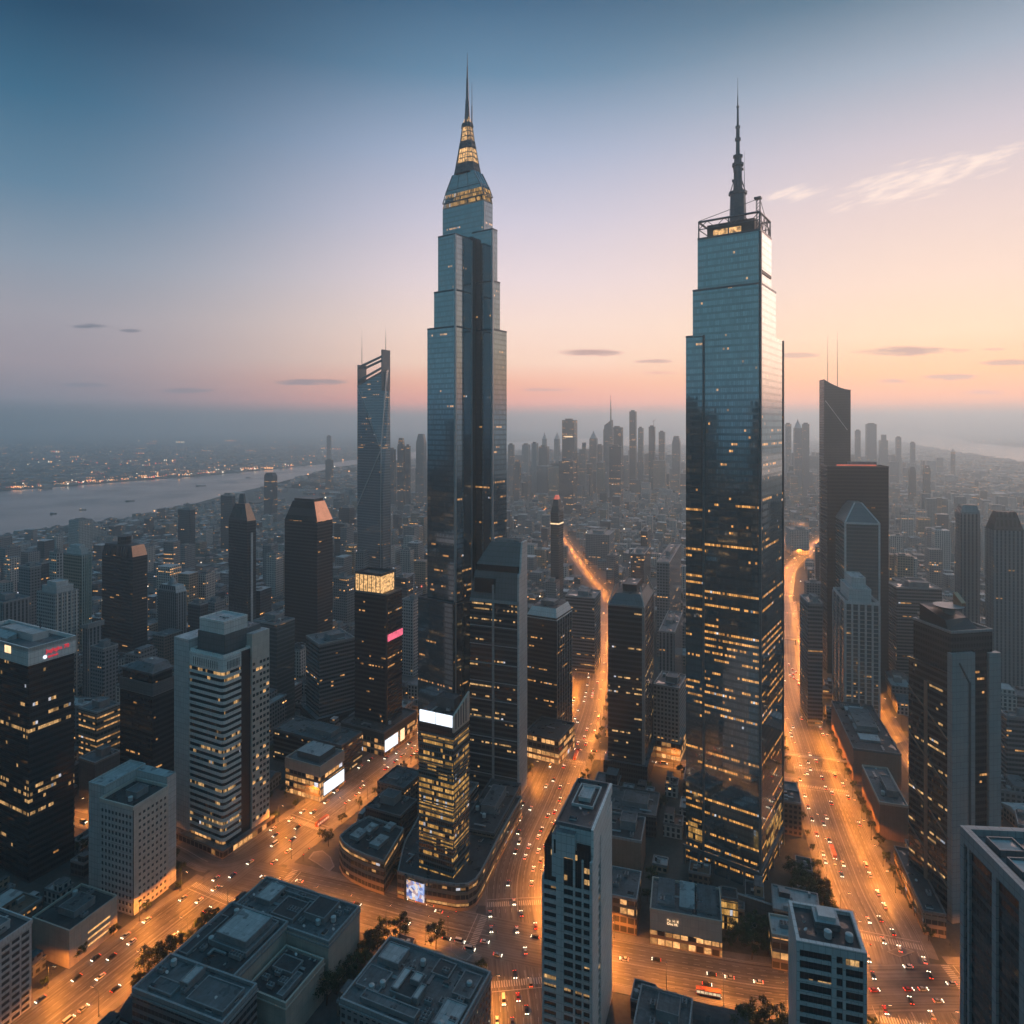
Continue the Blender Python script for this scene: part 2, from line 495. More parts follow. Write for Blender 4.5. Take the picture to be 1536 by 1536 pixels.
def roofing(name, col, var=.5):
    m, t, p = new_mat(name)
    c = t.n.new('ShaderNodeTexCoord')
    x, y, z = t.sep(c.outputs['Object'])
    a = t.noise(c.outputs['Object'], .07, 6.0, .65)
    b = t.noise(c.outputs['Object'], .6, 4.0, .6)
    d = t.noise(c.outputs['Object'], .16, 2.0, .5)
    sx, sy = t.m('FRACT', t.m('DIVIDE', x, 2.6)), t.m('FRACT', t.m('DIVIDE', y, 9.0))
    seam = t.m('MAXIMUM', t.m('LESS_THAN', sx, .05), t.m('LESS_THAN', sy, .02))
    sheet = t.white(t.comb(t.m('FLOOR', t.m('DIVIDE', x, 2.6)), t.m('FLOOR', t.m('DIVIDE', y, 9.0)), 0.0))[0]
    f = t.m('ADD', t.m('MULTIPLY', a, .65), t.m('MULTIPLY', b, .35))
    f = t.maprange(f, .32, .68, 1 - 1.4 * var, 1 + .9 * var)
    f = t.m('MULTIPLY', f, t.m('MULTIPLY', t.mixf(seam, 1.0, .62), t.maprange(sheet, 0, 1, .86, 1.12)))
    wet = t.maprange(d, .58, .64, smooth=True)          # shallow puddles left on the felt
    f = t.m('MULTIPLY', f, t.mixf(wet, 1.0, .6))
    t.put(p.inputs['Base Color'], t.mix(1.0, col, f, 'MULTIPLY'))
    t.put(p.inputs['Roughness'], t.mixf(wet, .72, .2))
    return m


MT['roof'] = roofing('roof_felt', (.125, .138, .148))
MT['roof_d'] = roofing('roof_dark', (.05, .056, .062), .55)
MT['roof_p'] = roofing('roof_pale', (.42, .43, .44), .25)
MT['roof_r'] = roofing('roof_tile', (.20, .115, .085), .35)
MT['plant'] = plain('plant_metal', (.24, .25, .26), .5, .25, .3)
MT['plant_d'] = plain('plant_dark', (.06, .066, .072), .5, .3, .3)
MT['plant_w'] = plain('plant_white', (.5, .5, .5), .5, .18, .3)
MT['white'] = panelled('white_cladding', (.74, .73, .71), 2.2, 3.6, .5)
MT['pale_p'] = panelled('pale_panels', (.55, .55, .55), 2.4, 3.5, .6)
MT['grey_p'] = panelled('grey_panels', (.30, .31, .32), 2.4, 3.6, .55)
MT['slate_p'] = panelled('slate_panels', (.13, .145, .155), 2.6, 3.8, .45)
MT['beige'] = panelled('beige_render', (.50, .43, .37), 4.2, 4.3, .75, line=.85)
MT['beige_l'] = panelled('beige_light', (.62, .56, .50), 3.0, 4.3, .75, line=.85)
MT['brick'] = panelled('red_brown_wall', (.27, .18, .135), 2.4, .9, .8, line=.75)
MT['dpanel'] = panelled('dark_panels', (.035, .04, .046), 2.0, 3.8, .4)
MT['steel'] = plain('steel', (.10, .12, .14), .4, .2, .2, metal=.6)
MT['steel_l'] = plain('pale_steel', (.42, .44, .46), .35, .15, .2, metal=.5)
MT['sunset'] = plain('sunset_tinted_facet', (.60, .34, .22), .3, .15, .2, metal=.9)  # sunset reflected on the right facets, put into the metal's colour
MT['wglass'] = plain('window_glass', (.022, .028, .034), .12, .3, .8)
MT['wframe'] = plain('window_frame', (.12, .12, .12), .5, .1, .5)
MT['wlit'] = glow('window_lit', (1.0, .52, .18), 1.1, .5, .9)
MT['screen'] = glow('white_screen', (.82, .90, 1.0), 1.5, .12, .3, dots=True)
MT['warmsign'] = glow('warm_lightbox', (1.0, .66, .36), 1.6, .3, .3, dots=True)
MT['crown'] = glow('lit_crown_glass', (1.0, .56, .22), .9, .85, .45, dots=True)
MT['pink'] = glow('pink_sign', (1.0, .16, .26), 1.0, .3, .4)
MT['red'] = glow('red_sign', (1.0, .035, .06), .75, .2, .8)
MT['redlamp'] = glow('red_rim_light', (1.0, .20, .12), .55, .3, .05)
MT['crown_p'] = glow('patchy_crown_light', (1.0, .56, .22), .6, .75, .35)
MT['lampg'] = glow('lamp_glow', (1.0, .62, .28), 9.0)
MT['head'] = glow('headlight_glow', (1.0, .86, .62), 8.0)
MT['tail'] = glow('taillight_glow', (1.0, .05, .015), 5.0)

# ------------------------------------------------------------------ picture point -> place on the ground
def D(py):
    return CAMH * FPX / (py - HOR)


def G(px, py, z=0.0):
    d = (CAMH - z) * FPX / (py - HOR)
    return ((px - 768.0) / FPX * d, d)


# ------------------------------------------------------------------ ground
def ground_mat():
    m, t, p = new_mat('city_ground')
    c = t.n.new('ShaderNodeTexCoord')
    a = t.noise(c.outputs['Object'], .0016, 6.0, .6)
    b = t.noise(c.outputs['Object'], .03, 5.0, .65)
    d = t.noise(c.outputs['Object'], .4, 3.0, .6)
    col = t.mix(t.maprange(a, .42, .60, smooth=True), (.075, .078, .080), (.045, .056, .045))
    col = t.mix(1.0, col, t.maprange(t.m('ADD', t.m('MULTIPLY', b, .6), t.m('MULTIPLY', d, .4)), .3, .7, .45, 1.5), 'MULTIPLY')
    t.put(p.inputs['Base Color'], col)
    p.inputs['Roughness'].default_value = .85
    return m


gm = MB()
gx, gy0, gy1 = 26000.0, -6000.0, 28000.0
gm.face([(-gx, gy0, 0), (gx, gy0, 0), (gx, gy1, 0), (-gx, gy1, 0)])
structure(gm.build('ground', ground_mat()))

# ------------------------------------------------------------------ river
RN = [(-700, 960), (-400, 905), (-150, 842), (0, 806), (60, 797), (120, 787), (180, 780), (240, 766), (290, 756), (340, 742), (390, 731), (440, 718), (500, 701), (600, 690), (700, 684), (780, 680), (900, 674), (1050, 668),
      (1200, 662), (1290, 658), (1340, 662), (1400, 674), (1460, 684), (1536, 697), (1750, 735), (2000, 780)]
RF = [(2000, 712), (1750, 690), (1620, 680), (1536, 671), (1500, 668), (1456, 664), (1436, 657), (1400, 653), (1340, 650), (1200, 650), (1050, 652), (900, 656), (780, 662), (690, 669), (600, 680), (500, 694),
      (420, 703), (330, 712), (200, 722), (100, 730), (0, 737), (-150, 748), (-400, 768), (-700, 790)]


def water_mat():
    m, t, p = new_mat('river_water')
    c = t.n.new('ShaderNodeTexCoord')
    p.inputs['Base Color'].default_value = (.018, .035, .042, 1)
    p.inputs['Roughness'].default_value = .10
    h1 = t.noise(c.outputs['Object'], .045, 4.0, .6)
    h2 = t.noise(c.outputs['Object'], .004, 3.0, .5)
    bn = t.n.new('ShaderNodeBump')
    bn.inputs['Strength'].default_value = .10
    bn.inputs['Distance'].default_value = 3.0
    t.put(bn.inputs['Height'], h1)
    t.l.new(bn.outputs[0], p.inputs['Normal'])
    t.put(p.inputs['Roughness'], t.maprange(h2, .35, .65, .06, .22))
    return m


RIVER = [G(*q) for q in RN] + [G(*q) for q in RF]
rm = MB()
for k in range(len(RN) - 1):      # strips between the banks keep every face convex
    pass
import bmesh
bmr = bmesh.new()
vs = [bmr.verts.new((x, y, .3)) for x, y in RIVER]
fc = bmr.faces.new(vs)
bmesh.ops.triangulate(bmr, faces=[fc])
bmesh.ops.recalc_face_normals(bmr, faces=bmr.faces)
rme = bpy.data.meshes.new('river')
bmr.to_mesh(rme)
bmr.free()
rme.materials.append(water_mat())
if rme.polygons[0].normal.z < 0:
    rme.flip_normals()
structure(inst('river', rme))


def in_river(x, y, mg=0.0):
    if y < 900:
        return False
    c = False
    n = len(RIVER)
    j = n - 1
    for i in range(n):
        xi, yi = RIVER[i]
        xj, yj = RIVER[j]
        if (yi > y) != (yj > y) and x < (xj - xi) * (y - yi) / (yj - yi) + xi:
            c = not c
        j = i
    return c


# ------------------------------------------------------------------ roads
def spline(pts, step=6.0):
    P = [Vector(p) for p in pts]
    P = [P[0] * 2 - P[1]] + P + [P[-1] * 2 - P[-2]]
    out = []
    for i in range(1, len(P) - 2):
        n = max(2, int((P[i + 1] - P[i]).length / step))
        for k in range(n):
            t = k / n
            a, b, c, d = P[i - 1], P[i], P[i + 1], P[i + 2]
            out.append(.5 * ((2 * b) + (c - a) * t + (2 * a - 5 * b + 4 * c - d) * t * t + (3 * b - a - 3 * c + d) * t ** 3))
    out.append(P[-2])
    return out


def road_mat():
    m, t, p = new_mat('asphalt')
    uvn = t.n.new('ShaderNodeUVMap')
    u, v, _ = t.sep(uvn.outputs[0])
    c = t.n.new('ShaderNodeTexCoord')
    st = t.noise(t.comb(t.m('MULTIPLY', u, .9), t.m('MULTIPLY', v, .012), 0.0), 1.0, 4.0, .6)     # lane streaks: light trails put into the colour, shaped like wear
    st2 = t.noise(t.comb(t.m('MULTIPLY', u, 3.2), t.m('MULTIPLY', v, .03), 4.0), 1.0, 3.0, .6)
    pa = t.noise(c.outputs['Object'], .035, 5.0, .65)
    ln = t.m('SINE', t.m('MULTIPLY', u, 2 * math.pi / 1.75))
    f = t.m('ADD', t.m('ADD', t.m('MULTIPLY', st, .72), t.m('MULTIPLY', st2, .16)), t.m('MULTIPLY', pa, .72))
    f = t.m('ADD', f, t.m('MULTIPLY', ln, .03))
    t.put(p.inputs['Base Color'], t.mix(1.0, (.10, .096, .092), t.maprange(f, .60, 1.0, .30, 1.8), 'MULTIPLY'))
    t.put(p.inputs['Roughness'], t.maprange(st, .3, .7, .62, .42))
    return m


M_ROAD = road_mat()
M_PAVE = plain('paving', (.16, .155, .15), .8, .3, .12)
M_KERB = plain('kerb_stone', (.26, .255, .25), .8, .2, .3)
M_MARK = plain('road_paint', (.42, .41, .39), .6, .25, .6)
ROADS = {}
RDEF = [
    ('diagonal avenue', [(-245, 250), (-217, 313), (-172, 411), (-113, 530), (-80, 600), (-38, 685), (15, 795)], 36, True),
    ('central avenue', [(8, 240), (9, 311), (5, 360), (5, 422), (32, 515), (73, 665), (108, 864), (138, 1000)], 37, True),
    ('far central avenue', [(128, 950), (150, 1060), (140, 1250), (125, 1564), (112, 1850), (100, 2200)], 19, False),
    ('right hand avenue', [(186, 250), (189, 311), (204, 366), (213, 413), (247, 540), (297, 711), (355, 864), (432, 1061)], 36, True),
    ('far right hand avenue', [(412, 1010), (470, 1142), (548, 1308), (638, 1443), (735, 1591), (850, 1740), (1010, 1960)], 24, False),
    ('cross street', [(-165, 413), (-88, 389), (-42, 373), (16, 357), (52, 348), (87, 340), (138, 330), (185, 331), (225, 331), (300, 326)], 29, True),
    ('back street', [(40, 573), (110, 556), (170, 540), (250, 520)], 14, True),
    ('side lane', [(-155, 447), (-185, 424), (-230, 446), (-320, 478)], 13, True),
    ('right branch avenue', [(440, 1130), (520, 1330), (600, 1500), (715, 1707), (830, 1900)], 12, False),
    ('parallel lane', [(292, 400), (318, 500), (342, 590), (400, 767), (440, 860)], 12, True),
]
for i, (nm, pts, w, pv) in enumerate(RDEF):
    ROADS[nm] = dict(c=spline(pts), w=w, z=.02 + .006 * i, pave=pv)


def road_dist(x, y, skip=None):
    """distance from the nearest road's edge (negative on the road)"""
    best = 1e9
    for nm, r in ROADS.items():
        if nm == skip:
            continue
        c = r['c']
        for k in range(0, len(c) - 1):
            ax, ay = c[k]
            bx, by = c[k + 1]
            if abs(ax - x) > best + 60 or abs(ay - y) > best + 60:
                continue
            ex, ey = bx - ax, by - ay
            L = ex * ex + ey * ey
            t = max(0, min(1, ((x - ax) * ex + (y - ay) * ey) / L)) if L else 0
            d = math.hypot(x - ax - ex * t, y - ay - ey * t) - r['w'] / 2
            best = min(best, d)
    return best


def road_frames(nm):
    """(point, tangent, normal-to-the-right, distance along)"""
    c = ROADS[nm]['c']
    out, s = [], 0.0
    for k, p in enumerate(c):
        t = (c[min(k + 1, len(c) - 1)] - c[max(k - 1, 0)]).normalized()
        out.append((p, t, Vector((t.y, -t.x)), s))
        if k + 1 < len(c):
            s += (c[k + 1] - p).length
    return out


for nm, r in ROADS.items():
    fr = road_frames(nm)
    w, z = r['w'], r['z']
    mb = MB()
    for (p, t, n, s), (p2, t2, n2, s2) in zip(fr, fr[1:]):
        a, b = p - n * w / 2, p + n * w / 2
        c, d = p2 + n2 * w / 2, p2 - n2 * w / 2
        mb.face([(a.x, a.y, z), (b.x, b.y, z), (c.x, c.y, z), (d.x, d.y, z)], [(-w / 2, s), (w / 2, s), (w / 2, s2), (-w / 2, s2)])
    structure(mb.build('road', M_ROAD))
    # painted lanes
    mk = MB()

    def strip(p0, p1, half):
        t = (p1 - p0)
        if t.length < .01:
            return
        t.normalize()
        n = Vector((t.y, -t.x)) * half
        zz = z + .05
        mk.face([(p0.x - n.x, p0.y - n.y, zz), (p0.x + n.x, p0.y + n.y, zz), (p1.x + n.x, p1.y + n.y, zz), (p1.x - n.x, p1.y - n.y, zz)])
    lanes = max(2, int(w / 3.6) // 2 * 2)
    lw = (w - 1.6) / lanes
    for k, ((p, t, n, s), (p2, t2, n2, s2)) in enumerate(zip(fr, fr[1:])):
        if s > 900 or road_dist(p.x, p.y, nm) < 4:
            continue
        for q in range(0, lanes + 1):
            o = -w / 2 + .8 + q * lw
            if q in (0, lanes):
                strip(p + n * o, p2 + n2 * o, .09)
            elif q == lanes // 2:
                strip(p + n * (o - .22), p2 + n2 * (o - .22), .09)
                strip(p + n * (o + .22), p2 + n2 * (o + .22), .09)
            else:
                strip(p + n * o, (p + n * o).lerp(p2 + n2 * o, .5), .09)
    # zebra crossings and stop lines where a junction begins
    prev = None
    for k, (p, t, n, s) in enumerate(fr):
        dd = road_dist(p.x, p.y, nm)
        st_ = dd < 3
        if prev is not None and st_ != prev and s < 900 and w > 20:
            back = -1 if st_ else 1
            c0 = p + t * back * 5
            q = -w / 2 + 1.2
            while q < w / 2 - 1:
                strip(c0 + n * q, c0 + n * q + t * back * 4.0, .3)
                q += 1.25
            strip(c0 + t * back * 6.2 - n * w / 2 * .95, c0 + t * back * 6.2 + n * w / 2 * .95, .2)
        prev = st_
    structure(mk.build('road_markings', M_MARK))

# raised traffic islands at the junctions
ISLANDS = []
for pts in ([(462, 1288), (476, 1296), (494, 1308), (502, 1300), (496, 1286), (484, 1276), (470, 1278)], [(676, 1414), (690, 1423), (708, 1434), (700, 1442), (686, 1436), (676, 1426)],
            [(1330, 1428), (1352, 1420), (1372, 1428), (1350, 1436)]):
    P = [G(*q) for q in pts]
    ISLANDS.append((sum(q[0] for q in P) / len(P), sum(q[1] for q in P) / len(P)))
    if sum(P[i - 1][0] * P[i][1] - P[i][0] * P[i - 1][1] for i in range(len(P))) < 0:
        P.reverse()
    mb = MB()
    cx_, cy_ = sum(q[0] for q in P) / len(P), sum(q[1] for q in P) / len(P)
    mb.prism(P, 0, .22, m=1, cap=False)
    inn = [(cx_ + (x - cx_) * .88, cy_ + (y - cy_) * .88) for x, y in P]
    for k in range(len(P)):
        j = (k + 1) % len(P)
        mb.face([(*P[k], .22), (*P[j], .22), (*inn[j], .22), (*inn[k], .22)], None, 1)
    mb.face([(*q, .22) for q in inn], None, 0)
    structure(mb.build('traffic_island', [M_PAVE, M_KERB]))

# pavements with kerbs
for nm, r in ROADS.items():
    if not r['pave']:
        continue
    fr = road_frames(nm)
    w = r['w']
    for side in (-1, 1):
        mb = MB()
        pw = 5.0 if w > 20 else 2.5
        for (p, t, n, s), (p2, t2, n2, s2) in zip(fr, fr[1:]):
            i0, i1, o0, o1 = p + n * side * w / 2, p2 + n2 * side * w / 2, p + n * side * (w / 2 + pw), p2 + n2 * side * (w / 2 + pw)
            if s > 1000 or min(road_dist(q.x, q.y, nm) for q in (i0, i1, o0, o1)) < .3:
                continue
            k0, k1 = i0.lerp(o0, .3 / pw), i1.lerp(o1, .3 / pw)
            zt = .15
            quads = [([(i0.x, i0.y, zt), (k0.x, k0.y, zt), (k1.x, k1.y, zt), (i1.x, i1.y, zt)], 1),
                     ([(k0.x, k0.y, zt), (o0.x, o0.y, zt), (o1.x, o1.y, zt), (k1.x, k1.y, zt)], 0),
                     ([(i0.x, i0.y, 0), (i0.x, i0.y, zt), (i1.x, i1.y, zt), (i1.x, i1.y, 0)], 1),
                     ([(o0.x, o0.y, 0), (o0.x, o0.y, zt), (o1.x, o1.y, zt), (o1.x, o1.y, 0)], 0)]
            for q, mi in quads:
                mb.face(q if side > 0 else list(reversed(q)), None, mi)
        if mb.f:
            structure(mb.build('pavement', [M_PAVE, M_KERB]))

# ------------------------------------------------------------------ haze
hz, ht, _hp = new_mat('haze_air')
ht.n.clear()
pv = ht.n.new('ShaderNodeVolumePrincipled')
pv.inputs['Color'].default_value = (.75, .93, 1.0, 1)
pv.inputs['Density'].default_value = HAZE_D
pv.inputs['Anisotropy'].default_value = .6
ho = ht.n.new('ShaderNodeOutputMaterial')
ht.l.new(pv.outputs[0], ho.inputs['Volume'])
hz.cycles.volume_sampling = 'MULTIPLE_IMPORTANCE'
hm = MB()
hm.box(-gx - 300, gx + 300, gy0 - 300, gy1 + 300, -1.0, HAZE_TOP, bottom=True)
hzo = stuff(hm.build('haze', hz))

# ------------------------------------------------------------------ buildings
RECTS = [(x, y, 16, 9, 0) for x, y in ISLANDS]          # footprints already built on: (centre x, y, half a, half b, yaw)


class Site:
    """footprint read from the photograph: nearest corner, its two faces and its height"""
    def __init__(s, xl, xc, xr, yb, yt, phi, a=None, b=None, P=None, h=None):
        s.phi = R(phi)
        s.u = Vector((-math.cos(s.phi), math.sin(s.phi)))
        s.v = Vector((math.sin(s.phi), math.cos(s.phi)))
        if P is None:
            P = G(xc, yb)
        s.P = Vector(P)
        s.d = P[1]

        def ln(px, e):
            t = (px - 768.0) / FPX
            return (t * s.P.y - s.P.x) / (e.x - t * e.y)
        s.a = a if a else ln(xl, s.u)
        s.b = b if b else ln(xr, s.v)
        s._ln = ln
        s.h = h if h else CAMH - (yt - HOR) / FPX * s.d
        s.c = s.P + s.u * s.a / 2 + s.v * s.b / 2
        s.yaw = -s.phi
        if s.a < 0 or s.b < 0 or s.a > 200 or s.b > 200:
            print('SITE?', (xl, xc, xr, yb, yt, phi), round(s.a, 1), round(s.b, 1))

    def fx(s, px):      # local x of a picture column on the front face
        return s.a / 2 - s._ln(px, s.u)

    def fy(s, px):      # local y of a picture column on the right face
        return -s.b / 2 + s._ln(px, s.v)

    def z(s, py, k=0.0):
        return CAMH - (py - HOR) / FPX * (s.d + k)

    def claim(s, m=1.0):
        RECTS.append((s.c.x, s.c.y, s.a / 2 + m, s.b / 2 + m, s.yaw))


def rect_pts(r, grow=0.0):
    cx, cy_, a, b, w = r
    c, sn = math.cos(w), math.sin(w)
    a, b = a + grow, b + grow
    return [(cx + x * c - y * sn, cy_ + x * sn + y * c) for x, y in ((-a, -b), (a, -b), (a, b), (-a, b))]


def rects_hit(r1, r2):
    p, q = rect_pts(r1), rect_pts(r2)
    for w in (r1[4], r1[4] + math.pi / 2, r2[4], r2[4] + math.pi / 2):
        ax, ay = math.cos(w), math.sin(w)
        a = [x * ax + y * ay for x, y in p]
        b = [x * ax + y * ay for x, y in q]
        if max(a) < min(b) or max(b) < min(a):
            return False
    return True


def root_at(s, name, label, cat='tower', group=None):
    s.claim()
    return thing(name, label, cat, (s.c.x, s.c.y, 0), s.yaw, group)


def rect(a, b, ox=0.0, oy=0.0):
    return [(ox - a / 2, oy - b / 2), (ox + a / 2, oy - b / 2), (ox + a / 2, oy + b / 2), (ox - a / 2, oy + b / 2)]


def flat_roof(root, x0, x1, y0, y1, z, mats=('roof', 'grey_p'), para=1.1, t=.5):
    m = MB()
    m.box(x0 + t, x1 - t, y0 + t, y1 - t, z - .6, z - .05, 0, 0)
    m.ring(x0 - .15, x1 + .15, y0 - .15, y1 + .15, z - .5, z + para, t + .15, 1)
    return m.build('roof', [MT[mats[0]], MT[mats[1]]], root)


def plant_room(root, x0, x1, y0, y1, z, h, mat='plant', top='roof'):
    m = MB()
    m.box(x0, x1, y0, y1, z - .1, z + h, 0, 1)
    m.ring(x0 - .1, x1 + .1, y0 - .1, y1 + .1, z + h - .2, z + h + .5, .3, 0)
    return m.build('plant_room', [MT[mat], MT[top]], root)


_vent = None


def vent_mesh(k):
    global _vent
    if _vent is None:
        _vent = []
        m = MB()            # cooling unit with two round fans
        m.box(-1.6, 1.6, -1.1, 1.1, .3, 1.9, 0)
        for sx in (-.8, .8):
            m.tube((sx, 0, 1.9), (sx, 0, 2.25), .62, .62, 10, 1)
        for sx in (-1.4, 1.4):
            for sy in (-.9, .9):
                m.box(sx - .1, sx + .1, sy - .1, sy + .1, 0, .3, 1)
        _vent.append(('cooling_unit', m.mesh('cooling_unit', [MT['plant'], MT['plant_d']])))
        m = MB()            # tank
        m.tube((0, 0, .3), (0, 0, 2.6), 1.3, 1.3, 12, 0)
        m.tube((0, 0, 2.6), (0, 0, 3.0), 1.3, .3, 12, 0)
        m.box(-1.2, 1.2, -1.2, 1.2, 0, .3, 1)
        _vent.append(('water_tank', m.mesh('water_tank', [MT['plant_w'], MT['plant_d']])))
        m = MB()            # skylight / hatch
        m.prism(rect(3.4, 2.2), 0, .7, m=0, cap=False)
        m.prism(rect(3.4, 2.2), .7, 1.3, top=rect(2.6, 1.0), m=1)
        _vent.append(('skylight', m.mesh('skylight', [MT['plant_w'], MT['wglass']])))
        m = MB()            # duct run
        m.box(-4, 4, -.5, .5, .5, 1.4, 0)
        m.box(3.0, 4.0, .5, 3.5, .5, 1.4, 0)
        for q in (-3, 0, 3):
            m.box(q - .1, q + .1, -.3, .3, 0, .5, 1)
        _vent.append(('duct', m.mesh('duct', [MT['plant'], MT['plant_d']])))
        m = MB()            # pipe rack
        for q in range(4):
            m.tube((-4, -.6 + q * .4, .7), (4, -.6 + q * .4, .7), .13, .13, 6, 0)
        for q in (-3.5, 0, 3.5):
            m.box(q - .08, q + .08, -.8, .8, 0, .55, 1)
        m.tube((4, -.2, .7), (4, -.2, 0), .13, .13, 6, 0)
        _vent.append(('pipe_rack', m.mesh('pipe_rack', [MT['steel_l'], MT['plant_d']])))
        m = MB()            # bank of fans
        m.box(-3.6, 3.6, -1.7, 1.7, .3, 2.1, 0)
        for q in range(4):
            for s_ in (-.8, .8):
                m.tube((-2.7 + q * 1.8, s_, 2.1), (-2.7 + q * 1.8, s_, 2.45), .66, .66, 10, 1)
        m.box(-3.4, 3.4, -1.5, 1.5, 0, .3, 1)
        _vent.append(('fan_bank', m.mesh('fan_bank', [MT['plant'], MT['plant_d']])))
        m = MB()            # satellite dish
        m.tube((0, 0, 0), (0, 0, 1.2), .08, .08, 5, 1)
        m.tube((0, 0, 1.2), (.35, 0, 1.7), .15, .75, 10, 0)
        _vent.append(('satellite_dish', m.mesh('satellite_dish', [MT['plant_w'], MT['plant_d']])))
    return _vent[k % 7]


def roof_kit(root, x0, x1, y0, y1, z, n, seed):
    """scatter of plant standing on a flat roof"""
    rg = random.Random(seed)
    got = []
    for _ in range(n * 8):
        if len(got) >= n:
            break
        k = rg.choice((0, 0, 0, 1, 2, 3, 4, 4, 5, 5, 6))
        r = 4.4 if k in (3, 4, 5) else (2.2 if k != 6 else 1.2)
        if x1 - x0 < 2 * r + 2 or y1 - y0 < 2 * r + 2:
            continue
        x, y = rg.uniform(x0 + r, x1 - r), rg.uniform(y0 + r, y1 - r)
        if any(math.hypot(x - gx_, y - gy_) < r + r2 for gx_, gy_, r2 in got):
            continue
        got.append((x, y, r))
        nm, me = vent_mesh(k)
        inst(nm, me, root, (x, y, z - .05), rg.choice((0, math.pi / 2, math.pi)))


def mast(root, x, y, z0, z1, r=.35, name='antenna', mat='steel'):
    m = MB()
    m.tube((x, y, z0), (x, y, z0 + (z1 - z0) * .5), r, r * .7, 6)
    m.tube((x, y, z0 + (z1 - z0) * .5), (x, y, z1), r * .55, r * .15, 5)
    return m.build(name, MT[mat], root)


def fins(root, s, cols, h, w=1.0, dep=.8, mat='grey_p', z0=0.0, name='corner_fin'):
    """vertical fins on the two visible faces: cols = list of ('f'|'r', local position)"""
    for f, q in cols:
        m = MB()
        if f == 'f':
            m.box(q - w / 2, q + w / 2, -s.b / 2 - dep, -s.b / 2 + .02, z0, h)
        elif f == 'c':
            m.box(s.a / 2 - w, s.a / 2 + dep, -s.b / 2 - dep, -s.b / 2 + w, z0, h)
        else:
            m.box(s.a / 2 - .02, s.a / 2 + dep, q - w / 2, q + w / 2, z0, h)
        m.build(name, MT[mat], root)


def block(s, label, mat, name='office_tower', cat='tower', roofm=('roof', 'grey_p'), plant=True, kit=4, seed=1, group=None, top=None, band=None, base=None):
    """plain tower: wall, roof, plant and the crown the photograph shows"""
    root = root_at(s, name, label, cat, group)
    a, b, h = s.a, s.b, s.h
    m = MB()
    m.prism(rect(a, b), 0, h, cap=False)
    m.build('wall', MT[mat], root)
    if band:                                    # (material, z0, z1) plain crown band
        bm_, z0, z1 = band
        m = MB()
        m.prism(rect(a + .6, b + .6), z0, z1, cap=False)
        m.ring(-a / 2 - .3, a / 2 + .3, -b / 2 - .3, b / 2 + .3, z1 - .02, z1, .35)
        m.face([(-a / 2 - .3, -b / 2 - .3, z0), (-a / 2 - .3, b / 2 + .3, z0), (a / 2 + .3, b / 2 + .3, z0), (a / 2 + .3, -b / 2 - .3, z0)])
        m.build('crown_band', MT[bm_], root)
    if base:                                    # (material, height, overhang) podium
        bm_, bh, ov = base
        m = MB()
        m.prism(rect(a + 2 * ov, b + 2 * ov), 0, bh, m=0, mt=1)
        m.build('podium', [MT[bm_], MT['roof']], root)
    if top is None:
        flat_roof(root, -a / 2, a / 2, -b / 2, b / 2, h, roofm)
        if plant:
            rg = random.Random(seed)
            w, l = a * rg.uniform(.35, .5), b * rg.uniform(.35, .5)
            ox, oy = rg.uniform(-.1, .1) * a, rg.uniform(-.02, .15) * b
            plant_room(root, ox - w / 2, ox + w / 2, oy - l / 2, oy + l / 2, h, rg.uniform(3.2, 5.5))
        if kit:
            roof_kit(root, -a / 2 + 1, a / 2 - 1, -b / 2 + 1, b / 2 - 1, h, kit, seed)
    return root


def stepped(s, root, levels, mat, roofm='roof'):
    """levels: (scale a, scale b, z0, z1) set-back upper storeys, one part each"""
    for sa, sb, z0, z1 in levels:
        m = MB()
        m.prism(rect(s.a * sa, s.b * sb), z0, z1, m=0, mt=1)
        m.ring(-s.a * sa / 2 - .1, s.a * sa / 2 + .1, -s.b * sb / 2 - .1, s.b * sb / 2 + .1, z1 - .3, z1 + .8, .4, 0)
        m.build('upper_storey', [MT[mat], MT[roofm]], root)


def ribbons(root, poly, z0, ch, n, wallm, glassm, gh=2.3, inset=.35, first=0):
    """solid spandrel rings (wall) with one recessed window ribbon per storey"""
    cx = sum(p[0] for p in poly) / len(poly)
    cy_ = sum(p[1] for p in poly) / len(poly)
    inn = []
    for x, y in poly:
        L = math.hypot(x - cx, y - cy_)
        k = (L - inset * 1.4) / L
        inn.append((cx + (x - cx) * k, cy_ + (y - cy_) * k))
    m = MB()
    for k in range(n):
        za = z0 + k * ch
        zb = za + ch - gh
        m.prism(poly, za, zb, bottom=True)
    m.build('wall', MT[wallm], root)
    g = MB()
    g.prism(inn, 0, gh + .02, cap=False)
    me = g.mesh('window_band', [MT[glassm]])
    for k in range(n):
        inst('window_band', me, root, (0, 0, z0 + k * ch + ch - gh - .01))
    return z0 + n * ch


